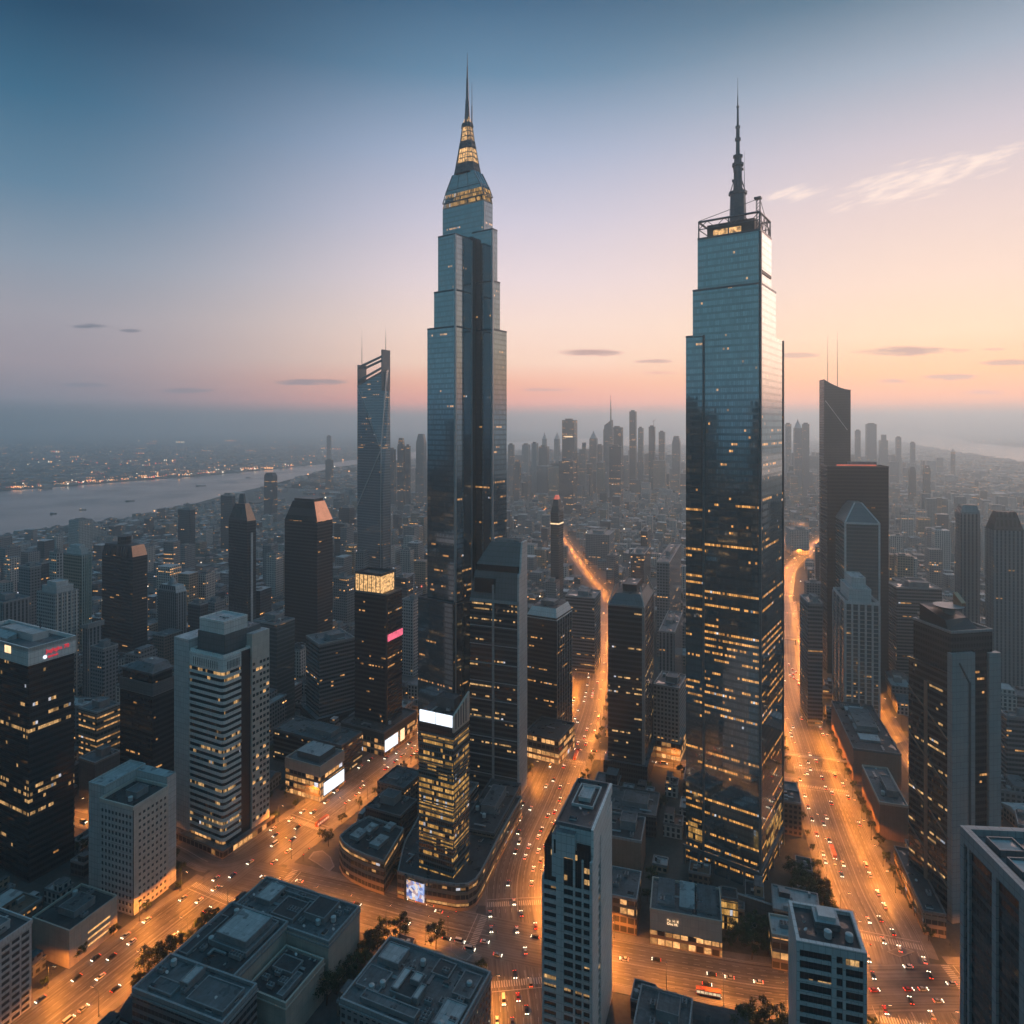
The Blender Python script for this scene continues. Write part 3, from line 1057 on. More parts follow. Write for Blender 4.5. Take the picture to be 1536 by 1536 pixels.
def punched(root, face, s, z0, nx, nz, cw, ch, ww, wh, wallm, dep=.35, lit=.06, seed=1, q0=None, maxw=100, left=None):
    """wall skin with real window openings; each window its own part (past maxw: one part)"""
    rg = random.Random(seed)
    a2, b2 = s.a / 2, s.b / 2
    if face == 'f':
        o, ex, nrm, L = Vector((-a2, -b2, 0)), Vector((1, 0, 0)), Vector((0, -1, 0)), s.a
        rz = 0
    else:
        o, ex, nrm, L = Vector((a2, -b2, 0)), Vector((0, 1, 0)), Vector((1, 0, 0)), s.b
        rz = math.pi / 2
    st = q0 if q0 is not None else (L - nx * cw) / 2
    m = MB()

    def q(u0, u1, v0, v1):
        if u1 - u0 < .01 or v1 - v0 < .01:
            return
        p = [o + ex * u0 + nrm * .3, o + ex * u1 + nrm * .3]
        m.face([(p[0].x, p[0].y, v0), (p[1].x, p[1].y, v0), (p[1].x, p[1].y, v1), (p[0].x, p[0].y, v1)], [(u0, v0), (u1, v0), (u1, v1), (u0, v1)])
    top = s.h
    q(0, st, z0, top)
    q(st + nx * cw, L, z0, top)
    q(st, st + nx * cw, z0 + nz * ch, top)
    spots = []
    for j in range(nz):
        zb = z0 + j * ch
        wz0, wz1 = zb + (ch - wh) * .55, zb + (ch - wh) * .55 + wh
        q(st, st + nx * cw, zb, wz0)
        q(st, st + nx * cw, wz1, zb + ch)
        for i in range(nx):
            u0 = st + i * cw
            w0, w1 = u0 + (cw - ww) / 2, u0 + (cw + ww) / 2
            q(u0, w0, wz0, wz1)
            q(w1, u0 + cw, wz0, wz1)
            A, B = o + ex * w0 + nrm * .3, o + ex * w1 + nrm * .3
            C, E = A - nrm * dep, B - nrm * dep
            for (p1, p2, za, zb_) in ((A, C, wz0, wz1), (E, B, wz0, wz1)):
                m.face([(p1.x, p1.y, za), (p2.x, p2.y, za), (p2.x, p2.y, zb_), (p1.x, p1.y, zb_)])
            for zz in (wz0, wz1):
                m.face([(A.x, A.y, zz), (B.x, B.y, zz), (E.x, E.y, zz), (C.x, C.y, zz)])
            spots.append((o + ex * (w0 + w1) / 2 + nrm * (.3 - dep + .02), wz0))
    m.build('wall', MT[wallm], root)

    def wmesh(l):
        g = MB()
        g.face([(-ww / 2, 0, 0), (ww / 2, 0, 0), (ww / 2, 0, wh), (-ww / 2, 0, wh)], None, 1 if l else 0)
        f = .12
        for x in (-ww / 2 + f / 2, 0, ww / 2 - f / 2):
            g.box(x - f / 2, x + f / 2, -.06, -.01, 0, wh, 2)
        g.box(-ww / 2, ww / 2, -.055, -.015, wh * .62, wh * .62 + f, 2)
        return g
    pair = [wmesh(0).mesh('window', [MT['wglass'], MT['wlit'], MT['wframe']]), wmesh(1).mesh('window', [MT['wglass'], MT['wlit'], MT['wframe']])]
    rest = MB()
    for k, (p, z) in enumerate(reversed(spots)):
        l = 1 if rg.random() < lit else 0
        if k < maxw:
            inst('window', pair[l], root, (p.x, p.y, z), rz)
        else:
            c, sn = math.cos(rz), math.sin(rz)
            W = lambda x, y, zz: (p.x + x * c - y * sn, p.y + x * sn + y * c, z + zz)
            rest.face([W(-ww / 2, 0, 0), W(ww / 2, 0, 0), W(ww / 2, 0, wh), W(-ww / 2, 0, wh)], None, l)
            rest.face([W(-.06, -.05, 0), W(.06, -.05, 0), W(.06, -.05, wh), W(-.06, -.05, wh)], None, 2)
    if rest.f:
        stuff(rest.build('window', [MT['wglass'], MT['wlit'], MT['wframe']], root))


# ================================================================== the two great towers
# ---- spire tower: two slabs and a core, stepping back as they rise
S1 = Site(641, 683, 708, 1170, 490, 35)
root = root_at(S1, 'spire_tower', 'tallest blue glass skyscraper with stepped setbacks and a golden lit spire', 'skyscraper')
Cw = S1.P + S1.v * S1.b
slot = Cw + S1.v * 7
Fw = slot - S1.u * 15.5


def loc1(p):                      # world -> local of the tower root
    d = Vector((p[0], p[1])) - S1.c
    c, sn = math.cos(-S1.yaw), math.sin(-S1.yaw)
    return (d.x * c - d.y * sn, d.x * sn + d.y * c)


def slab(root, name, P, a, b, z0, z1, mat, loc, roofm='roof_d', cap=True):
    """box whose near right corner is world point P, length a to the left, b to the back"""
    u, v = S1.u, S1.v
    pts = [loc(P + u * a), loc(P), loc(P + v * b), loc(P + u * a + v * b)]
    m = MB()
    m.prism(pts, z0, z1, m=0, mt=1, cap=cap)
    if cap:
        xs = [p[0] for p in pts]
        ys = [p[1] for p in pts]
        m.ring(min(xs) - .1, max(xs) + .1, min(ys) - .1, max(ys) + .1, z1 - .4, z1 + 1.0, .5, 2)
    return m.build(name, [MT[mat], MT[roofm], MT['steel']], root)


d1 = S1.d
zz = lambda py, k=0: CAMH - (py - HOR) / FPX * (d1 + k)
lenL = lambda px, P: ((px - 768) / FPX * P.y - P.x) / (S1.u.x - (px - 768) / FPX * S1.u.y)
lenR = lambda px, P: ((px - 768) / FPX * P.y - P.x) / (S1.v.x - (px - 768) / FPX * S1.v.y)
P0 = S1.P
for px, z0, z1 in ((641, zz(905), zz(490)), (651, zz(490), zz(435)), (657, zz(435), zz(351))):
    slab(root, 'left_wing', P0, lenL(px, P0), S1.b - (0 if px == 641 else 1), z0, z1, 't1', loc1)
# wider foot
slab(root, 'foot', P0 - S1.v * 3, lenL(627, P0 - S1.v * 3), S1.b + 4, 0, zz(905), 't1', loc1)
for px, z0, z1 in ((760, 0, zz(496, 20)), (750, zz(496, 20), zz(424, 20)), (746, zz(424, 20), zz(347, 20))):
    slab(root, 'right_wing', Fw, 21, lenR(px, Fw), z0, z1, 't1', loc1)
# core between and behind the wings
Pc = Fw + S1.u * 10.5 + S1.v * 2.5
CB = lenR(739, Pc)
ZCORE = zz(300, 20)
slab(root, 'core', Pc, lenL(664, Pc), CB, 0, ZCORE, 't1', loc1, cap=False)
# recessed dark slot lining
slab(root, 'recess', Cw + S1.u * 1.5 + S1.v * .2, 6, 6.6, 0, zz(352, 10), 'dpanel', loc1)
# bright fins at the wing corners
for P_, z0, z1 in ((P0, 0, zz(352)), (Fw, 0, zz(349, 20)), (Pc, zz(347, 20), zz(302, 20))):
    m = MB()
    x, y = loc1(P_)
    m.box(x - 1.1, x + .35, y - .35, y + 1.1, z0, z1 + .6)
    m.build('corner_fin', MT['steel_l'], root)
x, y = loc1(P0)
m = MB()
m.box(x - .5, x + .3, y + S1.b - 1.0, y + S1.b + .3, 0, zz(352))
m.build('corner_fin', MT['steel_l'], root)
# crown: tapering tiers, lit from inside, dark ribs, then the needle
ctr = Pc + S1.u * lenL(664, Pc) / 2 + S1.v * CB / 2
kx, ky = loc1(ctr)
dz1 = ctr.y - d1
cz = lambda py: CAMH - (py - HOR) / FPX * ctr.y
ca_, cb_ = lenL(664, Pc), CB
dirx = Vector(loc1(Pc)) - Vector(loc1(Pc + S1.u))


def sqr(k):
    w_, l_ = ca_ / 2 * k, max(cb_ / 2 * k, min(cb_ / 2, 6.9))
    return [(kx - w_, ky - l_), (kx + w_, ky - l_), (kx + w_, ky + l_), (kx - w_, ky + l_)]



m = MB()
m.prism(sqr(1.0), ZCORE - .02, cz(284), top=sqr(.82))
m.prism(sqr(.81), cz(284), cz(262), top=sqr(.50))
m.build('crown_base', MT['t1'], root)
m = MB()
m.prism(sqr(.998), ZCORE + .8, cz(290), top=sqr(.885), cap=False)
m.build('lit_crown_band', MT['gold'], root)
m = MB()
for k0, k1, ya_, yb_ in ((1.0, .82, 301.5, 284), (.81, .51, 284, 262)):
    P_, Q_ = sqr(k0), sqr(k1)
    for k in range(4):
        m.tube((*P_[k], cz(ya_)), (*Q_[k], cz(yb_)), .45, .4, 5)
        m.tube((*P_[k], cz(ya_)), (*P_[(k + 1) % 4], cz(ya_)), .4, .4, 4)
        for f in (.33, .66):
            A_ = Vector(P_[k]).lerp(Vector(P_[(k + 1) % 4]), f)
            B_ = Vector(Q_[k]).lerp(Vector(Q_[(k + 1) % 4]), f)
            m.tube((*A_, cz(ya_)), (*B_, cz(yb_)), .25, .22, 4)
m.build('crown_frame', MT['steel'], root)
tiers = [(262, 248, 21, 18, 'dark'), (248, 225, 18, 13.5, 'lit'), (225, 214, 13.5, 11.5, 'dark'), (214, 192, 11, 8, 'lit'), (192, 186, 9, 8, 'dark')]
wid = lambda w: w
for i, (ya, yb_, wa, wb, kd) in enumerate(tiers):
    m = MB()
    za, zb = cz(ya), cz(yb_)
    # corners cut to an octagon so that the tiers read round
    def octo(w):
        q = w / 2
        c = q * .42
        s_ = .74
        return [(kx - q + c, ky - q * s_), (kx + q - c, ky - q * s_), (kx + q, ky - (q - c) * s_), (kx + q, ky + (q - c) * s_), (kx + q - c, ky + q * s_), (kx - q + c, ky + q * s_), (kx - q, ky + (q - c) * s_), (kx - q, ky - (q - c) * s_)]
    m.prism(octo(wa), za, zb, top=octo(wb), m=0, mt=1)
    m.build('crown_tier', [MT['crown'] if kd == 'lit' else MT['steel'], MT['steel']], root)
    rb = MB()
    pa, pb = octo(wa + .5), octo(wb + .5)
    for k in range(8):
        for f in (0, .25, .5, .75):
            A = Vector((*pa[k], za)).lerp(Vector((*pa[(k + 1) % 8], za)), f)
            B = Vector((*pb[k], zb)).lerp(Vector((*pb[(k + 1) % 8], zb)), f)
            rb.tube(A, B, .38 if f == 0 else .2, .3 if f == 0 else .16, 5)
    for f in (0.0, .33, .66, 1.0):
        ring = [Vector((*p, za)).lerp(Vector((*q, zb)), f) for p, q in zip(pa, pb)]
        for k in range(8):
            rb.tube(ring[k], ring[(k + 1) % 8], .32, .32, 4)
    rb.build('crown_frame', MT['steel'], root)
m = MB()
m.tube((kx, ky, cz(186)), (kx, ky, cz(150)), 2.6, 1.5, 8)
m.tube((kx, ky, cz(150)), (kx, ky, cz(118)), 1.3, .9, 8)
m.tube((kx, ky, cz(118)), (kx, ky, cz(100)), .7, .5, 6)
m.tube((kx, ky, cz(100)), (kx, ky, cz(79)), .35, .12, 5)
for py in (178, 168, 160, 150, 140, 118):
    m.tube((kx, ky, cz(py)), (kx, ky, cz(py) + .9), 2.2 - (186 - py) * .02, 2.0 - (186 - py) * .02, 8)
m.build('spire', MT['steel'], root)
m = MB()
m.tube((kx + 4.2, ky + 1, cz(188)), (kx + 4.2, ky + 1, cz(160)), .6, .45, 6)
m.tube((kx + 4.2, ky + 1, cz(160)), (kx + 4.2, ky + 1, cz(125)), .3, .12, 5)
m.build('antenna', MT['steel'], root)
gl = MB()
for k in range(8):
    A = Vector((*octo(7)[k], cz(186)))
    gl.tube(A, Vector((kx, ky, cz(166))), .22, .16, 4)
gl.build('lit_spire_ribs', MT['crown'], root)

# ---- mast tower
S2 = Site(1027, 1141, 1175, 1338, 497, 35)
root = root_at(S2, 'mast_tower', 'broad dark glass skyscraper with many lit storeys and a steel mast on top', 'skyscraper')
a, b = S2.a, S2.b
A2, B2 = a / 2, b / 2
xs = S2.fx(1056)                     # left strip stands back from the main front
zA, zB, zC = S2.z(497), S2.z(425), S2.z(344)
x1, x2 = S2.fx(1039), S2.fx(1046)
y1, y2 = S2.fy(1164), S2.fy(1158)
m = MB()
m.box(-A2, xs, -B2 + 2.2, B2, 0, zA, 0, 1)
m.ring(-A2 - .1, xs + .1, -B2 + 2.1, B2 + .1, zA - .3, zA + 1, .5, 2)
m.build('left_wing', [MT['t2'], MT['roof_d'], MT['steel']], root)
m = MB()
m.prism([(xs, -B2), (A2, -B2), (A2, B2), (xs, B2)], 0, zA, m=0, mt=1)
m.build('shaft', [MT['t2'], MT['roof_d']], root)
m = MB()
m.box(x1, A2, -B2 + .15, y1, zA - .1, zB, 0, 1)
m.ring(x1 - .1, A2 + .1, -B2 + .05, y1 + .1, zB - .4, zB + .9, .5, 2)
m.build('middle_setback', [MT['t2'], MT['roof_d'], MT['steel']], root)
m = MB()
m.box(x2, A2 - .3, -B2 + .5, y2, zB - .1, zC, 0, 1)
m.ring(x2 - .1, A2 - .2, -B2 + .4, y2 + .1, zC - .4, zC + .9, .5, 2)
m.build('top_setback', [MT['t2'], MT['roof_d'], MT['steel']], root)
m = MB()
m.box(A2 - 1.0, A2 + .5, -B2 - .5, -B2 + 1.0, 0, zC - 1)
m.build('corner_fin', MT['slate_p'], root)
m = MB()
m.box(xs - .9, xs + .5, -B2 - .4, -B2 + 1.0, 0, zA + .4)
m.build('corner_fin', MT['slate_p'], root)
m = MB()
m.box(A2 - .05, A2 + .55, B2 - 1.1, B2 + .1, 0, zA)
m.build('corner_fin', MT['slate_p'], root)
# dark vent slot high on the right face
m = MB()
m.box(A2 - .4, A2 + .12, -B2 + 2.5, y2 - 2, S2.z(408), S2.z(403))
m.build('vent_slot', MT['plant_d'], root)
# foot: big lit openings and a pale colonnade
m = MB()
zf = S2.z(1308)
m.box(-A2 - 1.0, A2 + 1.0, -B2 - 1.0, -B2 - .05, zf - 2.2, zf)
for k in range(6):
    q = -A2 + k * a / 5
    m.box(q - .7, q + .7, -B2 - 1.0, -B2 - .05, 0, zf - 2.2)
m.box(A2 + .05, A2 + 1.0, -B2 - .05, B2, zf - 2.2, zf)
for k in range(1, 5):
    q = -B2 + k * b / 4.1
    m.box(A2 + .05, A2 + 1.0, q - .7, q + .7, 0, zf - 2.2)
m.build('colonnade', MT['slate_p'], root)
m = MB()
m.box(A2 + .05, A2 + .35, S2.fy(1150), S2.fy(1171), S2.z(1298), S2.z(1262))
m.build('lit_lobby_window', MT['gold'], root)
m = MB()
m.box(S2.fx(1031), xs - 1.2, -B2 + 1.85, -B2 + 2.15, S2.z(1300), S2.z(1272))
m.build('lit_lobby_window', MT['gold'], root)
# roof frame
zr = zC + 1
m = MB()
fx0, fx1, fy0, fy1 = x2 + .5, A2 - 1, -B2 + 1.2, y2 - .6
hgt = S2.z(308) - zr
for (px_, py_) in ((fx0, fy0), (fx1, fy0), (fx0, fy1), (fx1, fy1), ((fx0 + fx1) / 2, fy0), ((fx0 + fx1) / 2, fy1)):
    m.tube((px_, py_, zr - 1), (px_, py_, zr + hgt * .75), .55, .45, 6)
for zq, rr_ in ((zr + hgt * .75, .7), (zr + hgt * .4, .35)):
    for p, q in (((fx0, fy0), (fx1, fy0)), ((fx1, fy0), (fx1, fy1)), ((fx1, fy1), (fx0, fy1)), ((fx0, fy1), (fx0, fy0))):
        m.tube((*p, zq), (*q, zq), rr_, rr_, 5)
n = 7
for k in range(n):
    xa, xb = fx0 + (fx1 - fx0) * k / n, fx0 + (fx1 - fx0) * (k + 1) / n
    m.tube((xa, fy0, zr + (hgt * .75 if k % 2 else hgt * .4)), (xb, fy0, zr + (hgt * .4 if k % 2 else hgt * .75)), .25, .25, 4)
    ya, yb_ = fy0 + (fy1 - fy0) * k / n, fy0 + (fy1 - fy0) * (k + 1) / n
    m.tube((fx1, ya, zr + (hgt * .75 if k % 2 else 0)), (fx1, yb_, zr + (0 if k % 2 else hgt * .75)), .25, .25, 4)
m.build('roof_frame', MT['steel'], root)
m = MB()
m.box(fx0 + 4, fx1 - 4, fy0 + 4, fy1 - 4, zr - 1, zr + hgt * .62, 0, 1)
m.build('plant_room', [MT['plant_d'], MT['roof_d']], root)
m = MB()
m.box(fx0 + 8, fx1 - 12, fy0 + 3.6, fy0 + 3.98, zr + .5, zr + hgt * .34)
m.build('lit_plant_window', MT['crown'], root)
# corner crane truss at the right
m = MB()
tx, ty = A2 - 2.0, -B2 + 2.5
zt = S2.z(296)
for sx, sy in ((-1, -1), (1, -1), (1, 1), (-1, 1)):
    m.tube((tx + sx, ty + sy, zr), (tx + sx, ty + sy, zt), .22, .22, 4)
for k in range(9):
    za, zb = zr + (zt - zr) * k / 9, zr + (zt - zr) * (k + 1) / 9
    m.tube((tx - 1, ty - 1, za), (tx + 1, ty - 1, zb), .16, .16, 4)
    m.tube((tx + 1, ty - 1, za), (tx + 1, ty + 1, zb), .16, .16, 4)
m.box(tx - 2.2, tx + 1.8, ty - 1.6, ty + 1.6, zt, zt + 1.2)
m.tube((tx + 1, ty, zt), (A2 - .5, y2 - 1, zr), .2, .2, 4)
m.tube((tx - 1, ty, zt), (fx0, fy0, zr + hgt * .8), .2, .2, 4)
m.build('corner_truss', MT['steel'], root)
# mast
mx, my = (fx0 + fx1) / 2 + 3, (fy0 + fy1) / 2 - 3
dm = S2.d + 18
mz = lambda py: CAMH - (py - HOR) / FPX * dm
m = MB()
m.tube((mx, my, zr), (mx, my, mz(288)), 5.4, 4.6, 10)
m.tube((mx, my, mz(292)), (mx, my, mz(288)), 5.6, 5.6, 10)
m.tube((mx, my, mz(288)), (mx, my, mz(236)), 2.9, 2.3, 8)
m.tube((mx, my, mz(249)), (mx, my, mz(245)), 3.6, 3.6, 8)
m.tube((mx, my, mz(236)), (mx, my, mz(233)), 3.0, 3.0, 8)
m.tube((mx, my, mz(233)), (mx, my, mz(190)), 1.3, 1.1, 8)
m.tube((mx, my, mz(211)), (mx, my, mz(207)), 1.8, 1.8, 8)
m.tube((mx, my, mz(192)), (mx, my, mz(189)), 1.5, 1.5, 8)
m.tube((mx, my, mz(190)), (mx, my, mz(160)), .8, .6, 6)
m.tube((mx, my, mz(161)), (mx, my, mz(159)), .95, .95, 6)
m.tube((mx, my, mz(160)), (mx, my, mz(143)), .42, .3, 5)
m.tube((mx, my, mz(143)), (mx, my, mz(116)), .2, .08, 5)
for k in range(12):
    aa = k * 2.39996
    zq = mz(288 - k * 4)
    r_ = 2.9
    m.box(mx + math.cos(aa) * r_ - .5, mx + math.cos(aa) * r_ + .5, my + math.sin(aa) * r_ - .5, my + math.sin(aa) * r_ + .5, zq, zq + 1.6)
for k in range(10):
    aa = k * .628
    m.tube((mx + math.cos(aa) * 5.2, my + math.sin(aa) * 5.2, mz(292)), (mx + math.cos(aa) * 2.7, my + math.sin(aa) * 2.7, mz(272)), .25, .2, 4)
m.build('mast', MT['steel'], root)
mast(root, mx + 4.6, my - 2, mz(292), mz(229), .25)
mast(root, x2 + .4, -B2 + 1, zB, S2.z(362), .2)
mast(root, A2 - .6, y2 - .5, zB, S2.z(362), .2)

# ================================================================== bottom left
# ---- dark office block with white crown and red sign
S = Site(-55, 43, 112, 1325, 972, 27)
root = root_at(S, 'office_tower', 'dark banded office block with white crown and red sign at the left edge', 'tower')
a, b, h = S.a, S.b, S.h
zc = S.z(999)
nfl = int((zc - 9) / 3.9)
ribbons(root, rect(a, b), zc - nfl * 3.9, 3.9, nfl, 'dpanel', 'ribbon_lit', 2.2, .3)
m = MB()
m.prism(rect(a, b), 0, zc - nfl * 3.9 + .02, cap=False)
m.build('lobby', MT['dark'], root)
m = MB()
m.prism(rect(a + 1.2, b + 1.2), zc, h, cap=False, bottom=True)
m.ring(-a / 2 - .6, a / 2 + .6, -b / 2 - .6, b / 2 + .6, h - 2.5, h, .8)
m.build('crown_band', MT['white'], root)
m = MB()
m.box(-a / 2 + .2, a / 2 - .2, -b / 2 + .2, b / 2 - .2, h - 3.4, h - 2.4)
m.build('roof', MT['roof'], root)
plant_room(root, -a * .22, a * .25, -b * .05, b * .3, h - 2.4, 4.2, 'plant_w', 'roof_p')
m = MB()
m.prism([(-a * .30, -b * .32), (a * .05, -b * .32), (a * .05, -b * .1), (-a * .30, -b * .1)], h - 2.4, h + .6, top=[(-a * .30, -b * .32, h - .8), (a * .05, -b * .32, h - .8), (a * .05, -b * .1, h + 1.2), (-a * .30, -b * .1, h + 1.2)])
m.build('sloped_canopy', MT['roof_p'], root)
roof_kit(root, -a / 2 + 3, a / 2 - 3, b * .3, b / 2 - 2, h - 2.4, 4, 5)
mast(root, a * .1, b * .34, h + 1, h + 11, .5)
m = MB()
m.box(S.fx(9), S.fx(18), -b / 2 - .75, -b / 2 - .61, S.z(987), S.z(976))
m.build('lit_window', MT['warmsign'], root)
# sign: red letters on the right face of the crown


def text_mesh(txt, size, ext=.12):
    cu = bpy.data.curves.new('t', 'FONT')
    cu.body = txt
    cu.size = size
    cu.extrude = ext
    cu.align_x = 'LEFT'
    o = bpy.data.objects.new('t', cu)
    COL.objects.link(o)
    dg = bpy.context.evaluated_depsgraph_get()
    me = bpy.data.meshes.new_from_object(o.evaluated_get(dg))
    bpy.data.objects.remove(o)
    bpy.data.curves.remove(cu)
    return me


sg = thing('wall_sign', 'red script lettering with white emblem on the white crown of the left edge office block', 'sign')
sg.location = (S.c.x, S.c.y, 0)
sg.rotation_euler = (0, 0, S.yaw)
yy0 = -b / 2 + b * .34
for i, (tx_, sz, zo, yo) in enumerate((('Jaghgks 70', 3.3, .46, .3), ('qcewk', 2.4, .17, 1.2))):
    me = text_mesh(tx_, sz)
    me.materials.clear()
    me.materials.append(MT['red'])
    o = inst('lettering', me, sg, (a / 2 + .75, yy0 + yo, zc + (h - zc) * zo))
    o.rotation_euler = (R(90), 0, R(90))
m = MB()
m.tube((a / 2 + .65, yy0 - .3, zc + (h - zc) * .26), (a / 2 + .95, yy0 - .3, zc + (h - zc) * .26), 1.1, 1.1, 12)
m.build('emblem', MT['screen'], sg)

# ---- white banded hotel tower with slabs
S = Site(259, 335, 403, 1283, 988, 27)
root = root_at(S, 'hotel_tower', 'white high rise with dark ribbon windows between two pale slabs beside the diagonal avenue', 'tower')
a, b, h = S.a, S.b, S.h
xs, y1, y2 = S.fx(284), S.fy(362), S.fy(377)
rc = 3.0
poly = [(xs, -b / 2)] + [(a / 2 - rc + rc * math.sin(t), -b / 2 + rc - rc * math.cos(t)) for t in [0, .4, .8, 1.2, math.pi / 2]] + [(a / 2, y1), (xs, y1)]
zt = S.z(1010)
n = 26
ch = (zt - 8) / n
ribbons(root, poly, 8, ch, n, 'white', 'ribbon_lit', ch * .52, .5)
m = MB()
m.prism(poly, zt, h)
m.build('top_frieze', MT['white'], root)
m = MB()
for k in range(9):
    q = -b / 2 + 3 + k * (y1 + b / 2 - 4) / 9
    m.box(a / 2 - .1, a / 2 + .12, q, q + .5, zt + 1.5, h - 3)
for k in range(12):
    q = xs + 4 + k * (a / 2 - xs - 8) / 12
    m.box(q, q + .45, -b / 2 - .12, -b / 2 + .1, zt + 1.5, h - 3)
m.build('frieze_slots', MT['plant_d'], root)
m = MB()
m.prism([(x * .96, y * .96) for x, y in poly], 0, 8.02, cap=False)
m.build('lobby', MT['shop'], root)
m = MB()
m.box(-a / 2, xs - 1.5, -b / 2 + 1.0, b / 2 - 4, 0, S.z(972), 0, 1)
m.build('left_slab', [MT['pale_p'], MT['roof_p']], root)
m = MB()
m.box(xs - 1.5, a / 2 - .8, -b / 2 + 3.2, b / 2 - 2, 0, h - .3, 0, 1)
m.box(a / 2 - 3, a / 2 - 1.2, y1, y2, 0, h + 1)
m.build('core', [MT['dpanel'], MT['roof']], root)


zslab = S.z(966)
m = MB()
m.box(a / 2 - 9, a / 2 + .75, y2, b / 2, 0, zslab, 0, 1)
m.build('right_slab', [MT['beige_l'], MT['roof_p']], root)
L = b / 2 - y2
cw = L / 5
g = []
for lit_ in (0, 1):
    q = MB()
    q.box(0, .12, -cw * .32, cw * .32, 0, ch * .46, lit_)
    q.box(.1, .2, -.08, .08, 0, ch * .46, 2)
    g.append(q.mesh('window', [MT['wglass'], MT['wlit'], MT['wframe']]))
rg = random.Random(3)
cnt = 0
rest = MB()
for j in range(25, -1, -1):
    for i in range(5):
        if i == 1 and j % 2:
            continue
        p = (a / 2 + .76, y2 + (i + .5) * cw, 8 + j * ch + ch * .35)
        l_ = 1 if rg.random() < .09 else 0
        if cnt < 100:
            inst('window', g[l_], root, p)
            cnt += 1
        else:
            rest.box(p[0], p[0] + .12, p[1] - cw * .32, p[1] + cw * .32, p[2], p[2] + ch * .46, l_)
if rest.f:
    stuff(rest.build('window', [MT['wglass'], MT['wlit']], root))
flat_roof(root, xs, a / 2 - 1, -b / 2 + 1, y1 + 8, h + .5, ('roof', 'white'))
m = MB()
m.box(xs + 2, a / 2 - 4.5, -b / 2 + 5, b / 2 - 3, h, S.z(958), 0, 1)
m.build('penthouse', [MT['slate_p'], MT['roof']], root)
m = MB()
m.box(xs + 3, a / 2 - 6, -b / 2 + 5.5, y2 + 2, S.z(958), S.z(940), 0, 1)
m.ring(xs + 2.9, a / 2 - 5.9, -b / 2 + 5.4, y2 + 2.1, S.z(940) - .2, S.z(940) + .9, .5, 0)
m.build('penthouse', [MT['white'], MT['roof_p']], root)
roof_kit(root, xs + 6, a / 2 - 9, -b / 2 + 9, y2, S.z(940), 3, 9)
m = MB()
m.box(-a / 2 - 2, a / 2 + 3, -b / 2 - 3, b / 2 + 3, 0, 5.2, 0, 1)
m.build('podium', [MT['shop'], MT['roof']], root)

# ---- beige mid-rise with punched windows
S = Site(150, 200, 252, 1374, 1214, 20)
root = root_at(S, 'apartment_block', 'mid rise block with blank beige side and small square windows by the avenue at left', 'building')
a, b, h = S.a, S.b, S.h
m = MB()
m.prism(rect(a, b), 0, h, cap=False)
m.build('core', MT['dpanel'], root)
punched(root, 'f', S, 0, 9, 15, a / 9.6, h / 15.8, a / 9.6 * .62, 2.1, 'pale_p', seed=2, lit=.05, maxw=60)
punched(root, 'r', S, 0, 7, 15, b / 8.2, h / 15.8, 1.55, 1.7, 'beige_l', seed=3, lit=.02, maxw=100, q0=b / 8.2 * .9)
flat_roof(root, -a / 2 - .2, a / 2 + .2, -b / 2 - .2, b / 2 + .2, h, ('roof_d', 'beige_l'), 1.6)
plant_room(root, -a * .1, a * .22, -b * .15, b * .2, h, 3.4)
m = MB()
m.box(-a / 2 - 13, -a / 2 - .1, -b / 2 + 3, b / 2 + 7, 0, h + 6, 0, 1)
m.box(-a / 2 - .1, a / 2 - 1, b / 2 + .4, b / 2 + 7, 0, h + 6, 0, 1)
m.ring(-a / 2 - 13.1, -a / 2, -b / 2 + 2.9, b / 2 + 7.1, h + 5.8, h + 7, .5, 0)
m.build('side_slab', [MT['pale_p'], MT['roof_p']], root)
roof_kit(root, -a / 2 + 1, a / 2 - 1, -b / 2 + 1, b / 2 - 1, h, 3, 31)
RECTS.append((S.c.x - 12, S.c.y + 6, 9, 14, S.yaw))

# ---- low blank beige hall
S = Site(48, 104, 176, 1454, 1399, 20)
root = block(S, 'low flat roofed hall with blank beige walls below the punched window block', 'beige', 'low_hall', 'building', ('roof_d', 'beige'), True, 5, 12)
m = MB()
for k in range(3):
    m.box(S.a / 2 - .05, S.a / 2 + .25, S.fy(132), S.fy(165), 4.2 + k * 3.4, 5.0 + k * 3.4)
m.build('window_slots', MT['wlit'], root)

# ---- white apartments at the bottom left corner
S = Site(-70, -18, 47, 1562, 1428, 20)
root = root_at(S, 'apartment_block', 'white framed apartment block cut off by the bottom left corner', 'building')
a, b, h = S.a, S.b, S.h
m = MB()
m.prism(rect(a, b), 0, h, cap=False)
m.build('core', MT['dpanel'], root)
punched(root, 'r', S, 0, 4, 12, b / 4.3, h / 12.6, b / 4.3 * .8, h / 12.6 * .58, 'pale_p', seed=5, lit=.05, maxw=60)
punched(root, 'f', S, 0, 6, 12, a / 6.3, h / 12.6, a / 6.3 * .7, h / 12.6 * .58, 'pale_p', seed=6, lit=.05, maxw=20)
flat_roof(root, -a / 2 - .3, a / 2 + .3, -b / 2 - .3, b / 2 + .3, h, ('roof_d', 'pale_p'), 1.4)
plant_room(root, -a * .15, a * .25, -b * .2, b * .2, h, 3.6, 'plant_w')
roof_kit(root, -a / 2 + 1, a / 2 - 1, -b / 2 + 1, b / 2 - 1, h, 4, 41)

# ---- low roofs in the foreground


